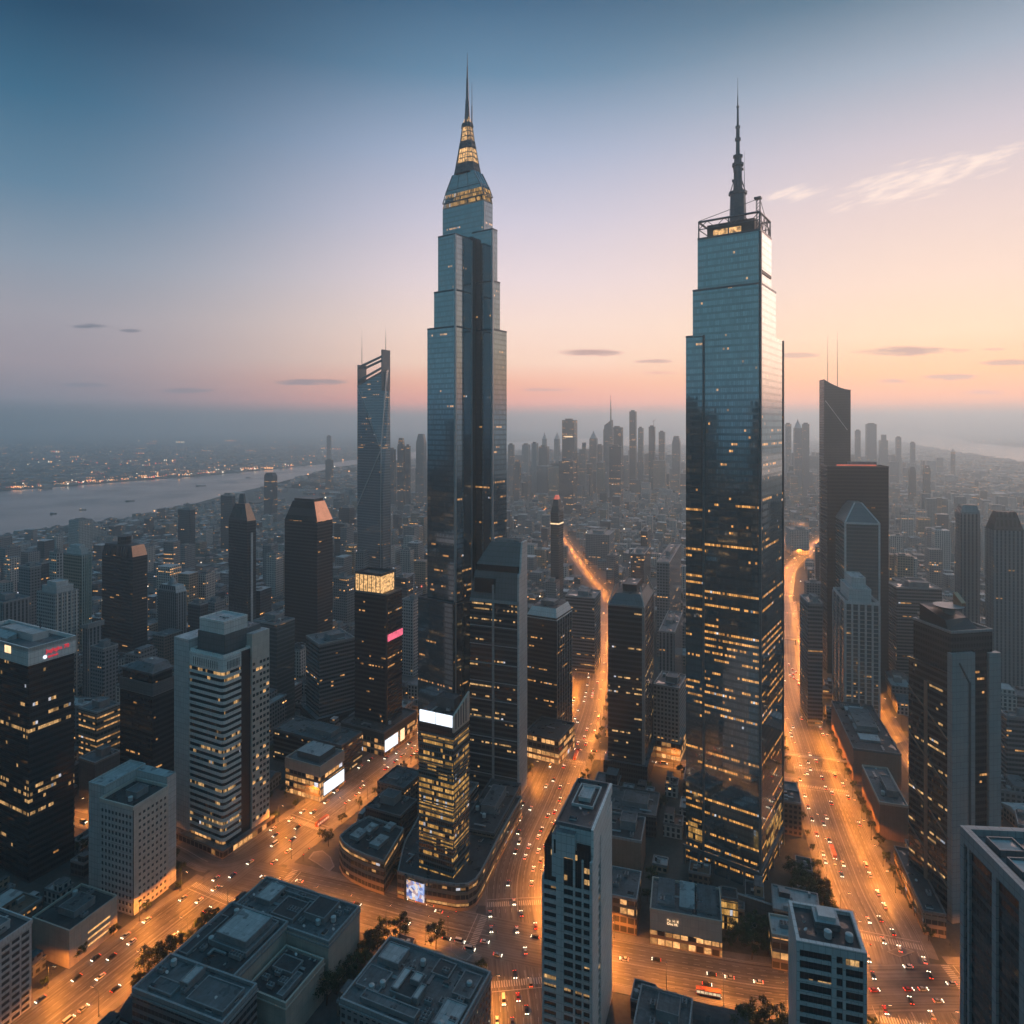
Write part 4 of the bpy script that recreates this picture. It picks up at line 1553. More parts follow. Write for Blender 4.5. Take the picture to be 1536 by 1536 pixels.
def low_block(P, phi, a, b, h, label, wallm, seed, raised, kit=10, name='low_block', roofm=('roof', 'grey_p'), door=None):
    s = Site(0, 0, 0, 0, 0, phi, a=a, b=b, P=P, h=h)
    root = root_at(s, name, label, 'building')
    m = MB()
    m.prism(rect(a, b), 0, h, cap=False)
    m.build('wall', MT[wallm], root)
    m = MB()
    m.box(-a / 2 - .5, a / 2 + .5, -b / 2 - .5, b / 2 + .5, h - 2.0, h - 1.2, 0)
    m.build('cornice', MT[roofm[1]], root)
    flat_roof(root, -a / 2, a / 2, -b / 2, b / 2, h, roofm, 1.3, .7)
    for (cx, cy_, w, l, hh, tm) in raised:
        x0, x1, y0, y1 = (cx - w / 2) * a, (cx + w / 2) * a, (cy_ - l / 2) * b, (cy_ + l / 2) * b
        m = MB()
        m.box(x0, x1, y0, y1, h - .1, h + hh, 0, 1)
        m.ring(x0 - .15, x1 + .15, y0 - .15, y1 + .15, h + hh - .5, h + hh + .35, .5, 0)
        m.build('roof_box', [MT['plant'], MT[tm]], root)
    roof_kit(root, -a / 2 + 1.5, a / 2 - 1.5, -b / 2 + 1.5, b / 2 - 1.5, h, int(kit * 2.4), seed)
    return s, root


s, r_ = low_block((-90, 327), 22, 62, 26, 25, 'long dark roof crowded with plant at the avenue corner, rear part of the low complex', 'beige', 51,
                  [(-.30, .1, .16, .5, 2.6, 'roof_p'), (-.02, -.1, .22, .5, 1.8, 'roof_d'), (.24, .1, .2, .5, 3.2, 'roof_d'), (-.12, .34, .5, .12, 1.2, 'roof')], 12)
s, r_ = low_block((-127.3, 303.3), 22, 37, 37, 27, 'low block crowned by a broad pale raised slab, middle part of the low complex', 'beige', 52,
                  [(.1, .12, .62, .6, 2.2, 'roof'), (.1, .12, .5, .48, 5.2, 'roof_p'), (-.38, -.1, .14, .7, 1.4, 'roof_d')], 7, roofm=('roof_d', 'grey_p'))
s, r_ = low_block((-101.5, 299), 22, 23, 27, 19, 'sunken dark roof yard between beige walls beside the raised slab', 'beige', 53,
                  [(-.1, .15, .5, .3, 1.6, 'roof_d'), (.3, -.2, .14, .5, 2.2, 'roof')], 5, roofm=('roof_d', 'beige'))
s, r_ = low_block((-120, 276), 20, 50, 20.5, 31, 'grey roofed office block with sunken roof panels by the bottom edge at left', 'bands', 54,
                  [(.24, -.02, .4, .62, 1.5, 'roof'), (-.08, .14, .09, .5, 3.0, 'roof_p'), (-.25, -.2, .25, .3, .8, 'roof')], 6, name='office_block')
s, r_ = low_block((-25, 272), 23, 55, 39, 26, 'large low roof packed with vents and sheds at the bottom centre', 'grey', 55,
                  [(-.34, .25, .2, .26, 2.6, 'roof_p'), (-.36, -.12, .22, .3, 1.2, 'roof'), (-.06, -.06, .2, .34, 2.4, 'roof_d'), (.0, .0, .08, .12, 4.6, 'plant_w'), (-.13, -.05, .06, .3, 3.2, 'plant_w'), (.07, -.12, .05, .2, 3.0, 'plant_w'),
                   (.12, .33, .16, .22, .8, 'roof_d'), (.38, .22, .16, .34, 1.4, 'roof'), (.38, -.2, .18, .34, 1.4, 'roof_p'), (-.1, -.36, .5, .12, 2.0, 'roof')], 14)

# ================================================================== centre foreground
# ---- slender pale residential tower
S = Site(813, 888, 918, 1618, 1255, 20)
root = root_at(S, 'residential_tower', 'slender pale residential tower with a rounded top in front of the crossing', 'tower')
a, b, h = S.a, S.b, S.h
m = MB()
m.prism(rect(a - 1.6, b - 1.6), 0, h - 8, cap=False)
m.build('core', MT['ribbon'], root)
zt = S.z(1330)
nf = 21
ch = zt / nf
xa, xb, xc_ = -a / 2 + a * .36, -a / 2 + a * .56, -a / 2 + a * .74
m = MB()                                   # vertical piers and floor bands of the front
for (p, q) in ((-a / 2, -a / 2 + .7), (xa - 1.7, xa + 1.7), (xb + 1.4, xb + 2.3), (xc_ + 1.2, xc_ + 2.0), (a / 2 - 1.1, a / 2)):
    m.box(p, q, -b / 2, -b / 2 + 2.0, 0, zt + (10 if p > -a / 2 + 1 else 0))
for k in range(nf):
    m.box(-a / 2 + .7, xa - 1.7, -b / 2 + .1, -b / 2 + 1.8, k * ch, k * ch + ch * .42)
    m.box(xa + 1.7, xb + 1.4, -b / 2 + .25, -b / 2 + 1.8, k * ch, k * ch + ch * .30)
    m.box(xb + 2.3, xc_ + 1.2, -b / 2 + .25, -b / 2 + 1.8, k * ch, k * ch + ch * .30)
    m.box(xc_ + 2.0, a / 2 - 1.1, -b / 2 + .1, -b / 2 + 1.8, k * ch, k * ch + ch * .34)
m.build('front_frame', MT['pale_p'], root)
m = MB()
m.box(a / 2 - 2.0, a / 2, -b / 2 + 2.0, -b / 2 + b * .30, 0, zt + 12)
m.box(a / 2 - 2.0, a / 2, -b / 2 + b * .42, b / 2, 0, zt + 14)
for k in range(nf + 2):
    m.box(a / 2 - 1.6, a / 2 - .7, -b / 2 + b * .30, -b / 2 + b * .42, k * ch, k * ch + ch * .3)
m.build('side_wall', MT['white'], root)
m = MB()
m.box(-a / 2, -a / 2 + 2, -b / 2 + 2, b / 2, 0, zt, 0)
m.box(-a / 2 + 2, a / 2 - 2, b / 2 - 2, b / 2, 0, zt + 12, 0)
m.build('rear_wall', MT['pale_p'], root)
# shouldered top: solid panels, deep slots, curved cornice
xl0 = S.fx(827)
m = MB()
m.box(xl0, xa - 1.0, -b / 2 + .6, b / 2, zt, h - 3, 0, 1)
m.box(xa - 1.7, xb + 2.3, -b / 2 - .15, -b / 2 + 3, zt + 10, h - 1, 0, 1)
m.box(xa - 1.0, a / 2 - .3, -b / 2 + 3, b / 2 - .5, zt, h, 0, 1)
m.build('top_block', [MT['pale_p'], MT['roof']], root)
m = MB()
m.box(xb + 2.6, a / 2 - 1.3, -b / 2 + 2.4, -b / 2 + 3.1, zt + 2, h - 6)
m.box(xl0 + 1, xa - 2, -b / 2 + .45, -b / 2 + .7, h - 11, h - 5)
m.build('top_window', MT['wglass'], root)
m = MB()
N = 10                                    # curved sail on the right side, rising to the back
prev = None
for k in range(N + 1):
    t = k / N
    y = -b / 2 + 2 + (b - 2.5) * t
    zlo = h - 10 + 8 * t ** 1.5
    zhi = h + 1.5
    if prev:
        m.prism([(a / 2 - .9, prev[0]), (a / 2 + .25, prev[0]), (a / 2 + .25, y), (a / 2 - .9, y)], prev[1], prev[2], top=[(a / 2 - .9, prev[0], prev[2]), (a / 2 + .25, prev[0], prev[2]), (a / 2 + .25, y, zhi), (a / 2 - .9, y, zhi)])
    prev = (y, zlo, zhi)
m.build('curved_side_panel', MT['white'], root)
flat_roof(root, xl0 + 1, a / 2 - 1, -b / 2 + 3.5, b / 2 - .5, h + .3, ('roof_d', 'slate_p'), 1.1)
m = MB()
m.ring(xl0 + 4, a / 2 - 4, -2, b / 2 - 5, h, h + 1.5, .4, 0)
m.build('roof_rail', MT['plant_w'], root)
plant_room(root, xl0 + 6, a / 2 - 6.5, 3, b / 2 - 8, h, 1.8, 'plant_w', 'roof_p')
roof_kit(root, xl0 + 3, a / 2 - 4, -b / 2 + 5, -2, h, 2, 77)
mast(root, xl0 + 3, b / 2 - 3, h, h + 7, .2)

# ---- gold lit tower on the corner mall
S = Site(627, 680, 705, 1356, 1078, 25)
root = root_at(S, 'lit_office_tower', 'narrow tower glowing gold with white lit screens at its top on the street corner', 'tower')
a, b, h = S.a, S.b, S.h
zt = S.z(1108)
n = 25
ch = (zt - 14) / n
m = MB()
m.prism(rect(a - .9, b - .9), 0, zt, cap=False)
m.build('lit_core', MT['gold'], root)
bm_ = MB()
bm_.prism(rect(a, b), 0, ch * .30, bottom=True)
bme = bm_.mesh('floor_band', [MT['slate_p']])
for k in range(n + 1):
    inst('floor_band', bme, root, (0, 0, 14 + k * ch - ch * .30))
m = MB()
m.prism(rect(a - 1.0, b - 1.0), zt, h, m=0, mt=1)
m.build('crown', [MT['dark'], MT['roof_d']], root)
g = MB()
g.box(-a / 2 + 1.2, -.3, -b / 2 - .15, -b / 2 + .6, S.z(1092), S.z(1075))
g.build('screen', MT['screen'], root)
g = MB()
g.box(.3, a / 2 - .8, -b / 2 - .15, -b / 2 + .6, S.z(1092), S.z(1075))
g.build('screen', MT['screen'], root)
m = MB()
hh = h + 9
m.prism([(a / 2 - .9, -b / 2 + .3), (a / 2 + .2, -b / 2 + .3), (a / 2 + .2, b / 2 - 1), (a / 2 - .9, b / 2 - 1)], zt + 3, h + 3, top=[(a / 2 - .9, -b / 2 + .3, h + 1), (a / 2 + .2, -b / 2 + .3, h + 1), (a / 2 + .2, b / 2 - 1, hh), (a / 2 - .9, b / 2 - 1, hh)])
m.build('slotted_screen_wall', MT['beige'], root)
m = MB()
for k in range(5):
    q = -b / 2 + 2 + k * (b - 5) / 5
    m.box(a / 2 + .15, a / 2 + .3, q, q + 1.2, zt + 4.5, h + 2 + k * 1.1)
m.build('wall_slots', MT['plant_d'], root)
plant_room(root, -a * .2, a * .3, -b * .05, b * .35, h, 6.5, 'plant_d', 'roof_d')
roof_kit(root, -a / 2 + 1, a / 2 - 2, -b / 2 + 1, b * .2, h, 3, 61)
mast(root, -a * .05, b * .1, h + 4, h + 15, .3)


def poly_building(name, label, base_px, h, wallm, cat='building', roofm='roof_d', kit=8, seed=1, para=1.2, group=None, wallz=None):
    pts = [Vector(G(*p)) for p in base_px]
    c = sum(pts, Vector((0, 0))) / len(pts)
    loc = [(p.x - c.x, p.y - c.y) for p in pts]
    root = thing(name, label, cat, (c.x, c.y, 0), 0, group)
    m = MB()
    m.prism(loc, 0, h, m=0, mt=1, cap=False)
    m.build('wall', [MT[wallm]], root)
    m = MB()
    inn = []
    n = len(loc)
    for k in range(n):
        p, q, w = Vector(loc[k - 1]), Vector(loc[k]), Vector(loc[(k + 1) % n])
        e1, e2 = (q - p).normalized(), (w - q).normalized()
        nn = Vector((-(e1.y + e2.y), e1.x + e2.x))
        nn = nn.normalized() if nn.length > .01 else Vector((0, 0))
        inn.append((q.x + nn.x * .7, q.y + nn.y * .7))
    for k in range(n):
        j = (k + 1) % n
        A, B, C_, E = loc[k], loc[j], inn[j], inn[k]
        m.face([(*A, h), (*B, h), (*B, h + para), (*A, h + para)], None, 1)
        m.face([(*A, h + para), (*B, h + para), (*C_, h + para), (*E, h + para)], None, 1)
        m.face([(*C_, h - .3), (*E, h - .3), (*E, h + para), (*C_, h + para)], None, 1)
    m.face([(*p, h - .05) for p in inn], None, 0)
    m.build('roof', [MT[roofm], MT['grey_p']], root)
    xs_, ys_ = [p[0] for p in loc], [p[1] for p in loc]
    RECTS.append((c.x, c.y, (max(xs_) - min(xs_)) / 2.4, (max(ys_) - min(ys_)) / 2.4, 0))
    rg = random.Random(seed)

    def inside(x, y):
        s_ = False
        j = n - 1
        for i in range(n):
            if (loc[i][1] > y) != (loc[j][1] > y) and x < (loc[j][0] - loc[i][0]) * (y - loc[i][1]) / (loc[j][1] - loc[i][1]) + loc[i][0]:
                s_ = not s_
            j = i
        return s_
    got = []
    for _ in range(200):
        if len(got) >= kit:
            break
        x, y = rg.uniform(min(xs_), max(xs_)), rg.uniform(min(ys_), max(ys_))
        if all(inside(x + dx_, y + dy_) for dx_ in (-5, 5) for dy_ in (-5, 5)) and all(math.hypot(x - q[0], y - q[1]) > 7 for q in got):
            got.append((x, y))
            nm, me = vent_mesh(rg.choice((0, 0, 1, 2, 3)))
            inst(nm, me, root, (x, y, h), R(65 if rg.random() < .5 else -25))
    return root, c, loc


root, c, loc = poly_building('shopping_mall', 'rounded corner mall with lit ribbon facade and screen below the gold tower',
                             [(596, 1346), (640, 1359), (684, 1367), (702, 1366), (714, 1358), (722, 1346), (750, 1288), (783, 1226), (700, 1236), (628, 1258), (606, 1300)], 14.5, 'mall', seed=8, kit=5)
# media screen on its front
pa, pb = Vector(G(611, 1350.5)), Vector(G(637, 1358.5))
e = (pb - pa).normalized()
nr = Vector((e.y, -e.x)) * .5


def screen_mat(name, cols, s=1.2, scale=.35):
    m, t, p = new_mat(name)
    c_ = t.n.new('ShaderNodeTexCoord')
    vor = t.n.new('ShaderNodeTexVoronoi')
    vor.inputs['Scale'].default_value = scale
    t.put(vor.inputs['Vector'], c_.outputs['Object'])
    cr = t.ramp(t.sep(vor.outputs['Color'])[0], [(i / (len(cols) - 1), q) for i, q in enumerate(cols)])
    t.put(p.inputs['Emission Color'], cr)
    p.inputs['Emission Strength'].default_value = s
    p.inputs['Base Color'].default_value = (.02, .02, .02, 1)
    return m


MT['media'] = screen_mat('media_screen', [(.02, .05, .25), (.35, .5, .9), (.9, .8, .75), (.75, .4, .15), (.1, .2, .6)], 1.1, .55)
sc = thing('media_screen', 'bright blue and white video screen on the front of the corner mall', 'screen', ((pa.x + pb.x) / 2, (pa.y + pb.y) / 2, 0), math.atan2(e.y, e.x))
m = MB()
m.box(-(pb - pa).length / 2, (pb - pa).length / 2, -.9, -.45, 2.0, 13.0)
m.build('display', MT['media'], sc)
m = MB()
m.box(-(pb - pa).length / 2 - 1.6, -(pb - pa).length / 2, -1.1, .0, 0, 15.2)
m.box(-(pb - pa).length / 2, (pb - pa).length / 2, -.95, -.4, 13.0, 13.5)
m.build('screen_frame', MT['plant_d'], sc)

root, c, loc = poly_building('shopping_mall', 'low mall with curved lit front and pale roof plates where the avenue forks',
                             [(509, 1302), (514, 1312), (526, 1322), (548, 1333), (576, 1343), (590, 1318), (606, 1290), (553, 1270), (530, 1283)], 19.5, 'mall', seed=18, kit=2)
for (px, py, w, l) in ((556, 1291, 9, 6), (538, 1300, 9, 7), (569, 1312, 11, 7), (585, 1288, 7, 5)):
    gx_, gy_ = G(px, py)
    m = MB()
    m.box(-w / 2, w / 2, -l / 2, l / 2, 19.4, 21.6, 0, 1)
    o = m.build('roof_plate', [MT['plant'], MT['roof_p']], root, (gx_ - c.x, gy_ - c.y, 0))
    o.rotation_euler = (0, 0, R(62))

# buildings in the wedge between the two avenues
S = Site(548, 600, 626, 1268, 1226, 24)
block(S, 'low dark roofed block behind the forked mall along the diagonal avenue', 'dim', 'low_block', 'building', ('roof_d', 'slate_p'), True, 4, 71)
S = Site(566, 606, 634, 1218, 1184, 24)
block(S, 'curved dark roof strip beside the diagonal avenue behind the gold tower', 'brown', 'low_block', 'building', ('roof', 'slate_p'), False, 5, 72)

# ---- grey tower with the sloping metal top
S = Site(705, 778, 790, 1198, 905, 20)
root = root_at(S, 'office_tower', 'grey tower with sloping metal top and pale right edge before the spire tower', 'tower')
a, b, h = S.a, S.b, S.h
m = MB()
m.prism(rect(a, b), 0, h, cap=False)
m.build('wall', MT['dark_band'], root)
zs, zp = S.z(862), S.z(818)
m = MB()
x0 = S.fx(712)
m.prism([(-a / 2, -b / 2), (a / 2, -b / 2), (a / 2, b / 2), (-a / 2, b / 2)], h, zs, top=[(x0 - 1, -b / 2 + 3, zs), (a / 2 - 1, -b / 2 + 3, zs), (a / 2 - 1, b / 2, zs), (x0 - 1, b / 2, zs)], m=0)
m.prism([(x0, -b / 2 + 3.4), (a / 2 - 1, -b / 2 + 3.4), (a / 2 - 1, b / 2 - .4), (x0, b / 2 - .4)], zs + 5, zp, top=[(S.fx(730), -b / 2 + 9, zp), (a / 2 - 1, -b / 2 + 9, zp), (a / 2 - 1, b / 2 - .4, zp), (S.fx(730), b / 2 - .4, zp)], m=0)
m.build('sloped_top', MT['slate_p'], root)
m = MB()
m.prism([(x0 + .5, -b / 2 + 4), (a / 2 - 2, -b / 2 + 4), (a / 2 - 2, b / 2 - 1), (x0 + .5, b / 2 - 1)], zs - .1, zs + 5.1, cap=False)
m.build('dark_gallery', MT['wglass'], root)
m = MB()
m.prism([(a / 2 - 1, -b / 2 - .3), (a / 2 + .5, -b / 2 - .3), (a / 2 + .5, b / 2), (a / 2 - 1, b / 2)], 0, zs, m=0)
m.prism([(a / 2 - .98, -b / 2 + 3), (a / 2 + .45, -b / 2 + 3), (a / 2 + .45, b / 2), (a / 2 - .98, b / 2)], zs, zp, top=[(a / 2 - .98, -b / 2 + 8, zp + 1), (a / 2 + .45, -b / 2 + 8, zp + 1), (a / 2 + .45, b / 2, zp + 1), (a / 2 - .98, b / 2, zp + 1)])
m.build('side_wall', MT['pale_p'], root)
m = MB()
q = S.fx(740)
m.box(q - .9, q + .9, -b / 2 - .7, -b / 2 + .1, 0, S.z(880))
m.box(-a / 2 - .1, a / 2, -b / 2 - .45, -b / 2 + .1, h - 1.5, h + .8)
for k in range(9):
    zq = 14 + k * (h - 20) / 9
    m.box(-a / 2 - .1, a / 2 - 1, -b / 2 - .35, -b / 2 + .1, zq, zq + .7)
m.build('front_frame', MT['grey_p'], root)
m = MB()
m.box(S.fx(712), S.fx(742), -b / 2 - .5, -b / 2 + 3, S.z(893), S.z(872))
m.build('corner_window_box', MT['wglass'], root)
plant_room(root, S.fx(735), a / 2 - 3, 1, b / 2 - 1, zp, 1.6)

# its podium along the central avenue, with bright shop screens
S = Site(690, 741, 797, 1292, 1252, 17, b=62)
root = block(S, 'low shopping strip with bright screens facing the central avenue', 'mall', 'shopping_strip', 'building', ('roof_d', 'slate_p'), True, 9, 81)
for i, (y0, y1_, mat) in enumerate(((767, 777, 'warmsign'), (760, 764, 'screen'), (744, 752, 'warmsign'))):
    o = thing('billboard', ('wide warm lit billboard on the shopping strip beside the central avenue', 'narrow white lit billboard in the middle of the shopping strip',
                            'warm lit billboard near the corner of the shopping strip')[i], 'billboard', (S.c.x, S.c.y, 0), S.yaw)
    m = MB()
    ya, yb_ = S.fy(y0), S.fy(y1_)
    m.box(S.a / 2 + .35, S.a / 2 + .55, ya, yb_, 3.5, 11.5)
    m.build('panel', MT[mat], o)
    m = MB()
    m.box(S.a / 2 + .3, S.a / 2 + .6, ya - .3, yb_ + .3, 11.5, 11.9)
    m.box(S.a / 2 + .3, S.a / 2 + .6, ya - .3, yb_ + .3, 3.1, 3.5)
    m.build('frame', MT['plant_d'], o)

# ---- dark block with pale folded roof corner
S = Site(789, 835, 858, 1112, 928, 27)
root = block(S, 'dark glass block with pale folded roof edge beside the central avenue', 'dark', 'office_tower', 'tower', plant=False, kit=0, seed=91, top='x')
a, b, h = S.a, S.b, S.h
m = MB()
m.prism(rect(a + .6, b + .6), h - 2, h + 3, top=[(x * .78, y * .78 + 2, h + 7) for x, y in rect(a, b)], m=0, mt=1)
m.build('roof', [MT['white'], MT['roof_d']], root)
plant_room(root, -a * .22, a * .2, -b * .1, b * .3, h + 7, 3)
m = MB()
for k in range(7):
    q = -b / 2 + 1 + k * (b - 2) / 6
    m.box(a / 2 - .02, a / 2 + .5, q - .35, q + .35, 0, h - 2)
m.build('side_fins', MT['grey_p'], root)
S = Site(786, 838, 862, 1148, 1112, 27)
# podium is a separate low block in front
root = block(S, 'lit low podium with shop front at the street corner below the dark folded roof block', 'shop', 'low_block', 'building', ('roof_d', 'slate_p'), False, 3, 92)

# ---- dark office tower right of the central avenue
S = Site(912, 966, 981, 1176, 912, 20)
root = block(S, 'dark office tower with splayed rooftop frame right of the central avenue', 'dark_band', 'office_tower', 'tower', plant=False, kit=0, seed=93, base=('dim', 15, 3))
a, b, h = S.a, S.b, S.h
m = MB()
m.prism(rect(a + .4, b + .4), h + .5, h + 8, top=[(x * .70, y * .70, h + 8) for x, y in rect(a, b)], m=0, mt=1)
m.build('splayed_roof', [MT['slate_p'], MT['roof_d']], root)
for sx in (-1, 1):
    for sy in (-1, 1):
        m = MB()
        m.tube((sx * a / 2, sy * b / 2, h), (sx * a * .34, sy * b * .34, h + 15), .7, .3, 4)
        m.build('corner_blade', MT['pale_p'], root)
plant_room(root, -a * .2, a * .2, -b * .2, b * .3, h + 8, 5, 'plant_d')
fins(root, S, [('c', 0)], h, 1.6, .4, 'grey_p')
m = MB()
m.box(a / 2 - .02, a / 2 + .5, b / 2 - 5, b / 2 - 3.6, 0, h)
m.box(a / 2 - .02, a / 2 + .5, -b / 2 + 3, -b / 2 + 4, 0, h)
m.build('side_fins', MT['grey_p'], root)

# ================================================================== left middle ground
S = Site(180, 229, 262, 1245, 1044, 25)
root = block(S, 'near black glass tower with grey slab roof left of the white banded high rise', 'dark', 'office_tower', 'tower', kit=0, plant=False, seed=101, band=('slate_p', S.z(1044), S.z(1026)))
stepped(S, root, [(.9, .9, S.h, S.z(1014))], 'dark')
m = MB()
z0 = S.z(1014)
m.prism(rect(S.a * 1.0, S.b * 1.0), z0, z0 + 1.5, bottom=True)
m.prism(rect(S.a * .9, S.b * .9, 0, 0), z0 + 1.5, z0 + 5, top=[(x, y, z0 + 5) for x, y in rect(S.a * .5, S.b * .6, 2, 3)])
m.build('slab_roof', MT['roof'], root)
roof_kit(root, -S.a * .4, S.a * .2, -S.b * .42, S.b * .4, z0 + 3, 3, 5)
S = Site(153, 199, 221, 1005, 836, 25)
root = block(S, 'tall black tower with eight sided cap and copper tinted chamfer left of centre', 'dim', 'office_tower', 'tower', seed=102, top='x')
a, b, h = S.a, S.b, S.h


def taper_top(root, s, z1, k, mats, kx=None):
    m = MB()
    lo = rect(s.a, s.b)
    hi = rect(s.a * k, s.b * (kx or k))
    ids = (0, 1, 0, 0)
    for i in range(4):
        j = (i + 1) % 4
        m.face([(*lo[i], s.h), (*lo[j], s.h), (*hi[j], z1), (*hi[i], z1)], None, ids[i])
    m.face([(*p, z1) for p in hi], None, 2)
    return m.build('tapered_top', [MT[q] for q in mats], root)


taper_top(root, S, S.z(820), .86, ('dim', 'sunset', 'roof_d'))
m = MB()
q = min(a, b) * .40
m.prism([(q * math.cos(R(22.5 + 45 * k)), q * math.sin(R(22.5 + 45 * k))) for k in range(8)], S.z(820), S.z(808), m=0, mt=1)
m.build('octagonal_cap', [MT['dim'], MT['roof_d']], root)
S = Site(237, 264, 280, 985, 890, 25)
root = block(S, 'slim grey ribbed tower with small domed cap between two black towers', 'rib', 'apartment_tower', 'tower', seed=103, top='x')
taper_top(root, S, S.z(880), .8, ('rib', 'pale_p', 'roof_p'))
m = MB()
q = min(S.a, S.b) * .36
for k in range(4):
    z0, z1 = S.z(880) + k * 2.2, S.z(880) + (k + 1) * 2.2
    r0, r1 = q * math.cos(k * .38), q * math.cos((k + 1) * .38)
    m.prism([(r0 * math.cos(R(30 * i)), r0 * math.sin(R(30 * i))) for i in range(12)], z0, z1, top=[(r1 * math.cos(R(30 * i)), r1 * math.sin(R(30 * i))) for i in range(12)])
m.build('dome', MT['grey_p'], root)
S = Site(343, 371, 384, 960, 782, 30)
root = block(S, 'slim black tower with pointed copper tinted top', 'dim', 'office_tower', 'tower', seed=104, top='x')
taper_top(root, S, S.z(757), .52, ('dim', 'sunset', 'sunset'))
m = MB()
m.prism(rect(S.a * .3, S.b * .3), S.z(757), S.z(742), top=rect(S.a * .18, S.b * .18))
m.build('cap', MT['slate_p'], root)
m = MB()
m.box(S.a / 2 - .05, S.a / 2 + .8, -1.5, 1.5, 0, S.z(800))
m.build('side_fin', MT['pale_p'], root)
S = Site(427, 476, 499, 1010, 783, 25)
root = block(S, 'broad black tower with cut away shoulders and copper tinted facet on its right', 'dim', 'office_tower', 'tower', seed=105, top='x')
taper_top(root, S, S.z(754), .66, ('dim', 'sunset', 'roof_d'))
m = MB()
m.prism(rect(S.a * .6, S.b * .6), S.z(754), S.z(750), m=0)
m.build('cap', MT['dpanel'], root)
S = Site(380, 415, 442, 1088, 938, 27)
block(S, 'grey green glass block behind the white banded high rise', 'teal', 'office_block', 'building', seed=106, kit=4)
S = Site(459, 479, 532, 1092, 968, 52)
block(S, 'dark ribbon windowed office block before the broad black tower', 'bands', 'office_block', 'building', seed=107, kit=5, base=('dim', 10, 4))
S = Site(410, 512, 543, 1168, 1120, 25)
block(S, 'long low dark block with slatted flat roof left of the lit avenue', 'dark_band', 'low_block', 'building', seed=108, kit=6, roofm=('roof', 'slate_p'))
S = Site(428, 480, 516, 1204, 1152, 25)
root = block(S, 'low beige store with glowing ground floor and pale roof plate', 'shop', 'store', 'building', seed=109, kit=0, plant=False, roofm=('roof', 'beige'))
m = MB()
m.box(-S.a * .3, S.a * .35, -S.b * .3, S.b * .35, S.h, S.h + 5, 0, 1)
m.build('roof_plate', [MT['slate_p'], MT['roof_p']], root)
m = MB()
m.box(-S.a / 2 - .3, S.a / 2 + .3, -S.b / 2 - .3, S.b / 2 + .3, S.h - 7, S.h - .4)
m.build('fascia', MT['beige'], root)
o = thing('billboard', 'long white glowing screen on the low beige store by the diagonal avenue', 'billboard', (S.c.x, S.c.y, 0), S.yaw)
m = MB()
m.box(S.a / 2 + .5, S.a / 2 + .8, S.fy(485), S.fy(515), 3.5, 13.0)
m.build('panel', MT['screen'], o)
m = MB()
m.box(S.a / 2 + .3, S.a / 2 + .9, S.fy(484), S.fy(516), 13.0, 13.6)
m.box(S.a / 2 + .3, S.a / 2 + .9, S.fy(484), S.fy(516), 2.9, 3.5)
m.build('frame', MT['plant_d'], o)
S = Site(532, 580, 603, 1122, 893, 25)
root = block(S, 'black tower with a glowing warm crown and pink sign left of the spire tower', 'dark', 'office_tower', 'tower', seed=110, top='x')
a, b, h = S.a, S.b, S.h
flat_roof(root, -a / 2, a / 2, -b / 2, b / 2, h, ('roof_d', 'slate_p'))
m = MB()
m.box(-a / 2 + .5, a * .32, -b / 2 + .5, b * .35, h + .5, h + 16, 0, 1)
m.build('lit_crown', [MT['crown'], MT['roof_d']], root)
m = MB()
m.ring(-a / 2 + .2, a * .33, -b / 2 + .2, b * .36, h + 15.6, h + 18, .6)
for k in range(7):
    q = -a / 2 + .6 + k * (a * .80) / 6.2
    m.box(q - .25, q + .25, -b / 2 + .1, -b / 2 + .6, h, h + 16)
m.build('crown_frame', MT['steel'], root)
fins(root, S, [('c', 0)], h, 1.2, .3, 'dpanel')
sg = thing('wall_sign', 'pink glowing sign high on the right face of the black tower with the glowing crown', 'sign', (S.c.x, S.c.y, 0), S.yaw)
m = MB()
m.prism([(a / 2 + .3, -b / 2 + 1), (a / 2 + .9, -b / 2 + 1), (a / 2 + .9, b / 2), (a / 2 + .3, b / 2)], S.z(963), S.z(953), m=0)
m.build('panel', MT['pink'], sg)
S = Site(512, 576, 625, 1136, 1100, 27)
root = block(S, 'dark podium with lit shop fronts below the black tower with glowing crown', 'shop', 'podium_block', 'building', seed=111, kit=4, plant=False, roofm=('roof_d', 'slate_p'))
m = MB()
m.box(-S.a / 2 - .3, S.a / 2 + .3, -S.b / 2 - .3, S.b / 2 + .3, S.h - 6, S.h - .5)
m.build('fascia', MT['dpanel'], root)
for i, (p0, p1, mt_) in enumerate(((577, 596, 'screen'), (600, 606, 'warmsign'))):
    o = thing('billboard', ('slanting white screen at the foot of the black tower with glowing crown', 'small warm lightbox beside the slanting white screen')[i], 'billboard', (S.c.x, S.c.y, 0), S.yaw)
    m = MB()
    m.box(S.a / 2 + .35, S.a / 2 + .65, S.fy(p0), S.fy(p1), 4, S.h - 6.5)
    m.build('panel', MT[mt_], o)
    m = MB()
    m.box(S.a / 2 + .3, S.a / 2 + .7, S.fy(p0) - .3, S.fy(p1) + .3, 3.4, 4)
    m.build('frame', MT['plant_d'], o)

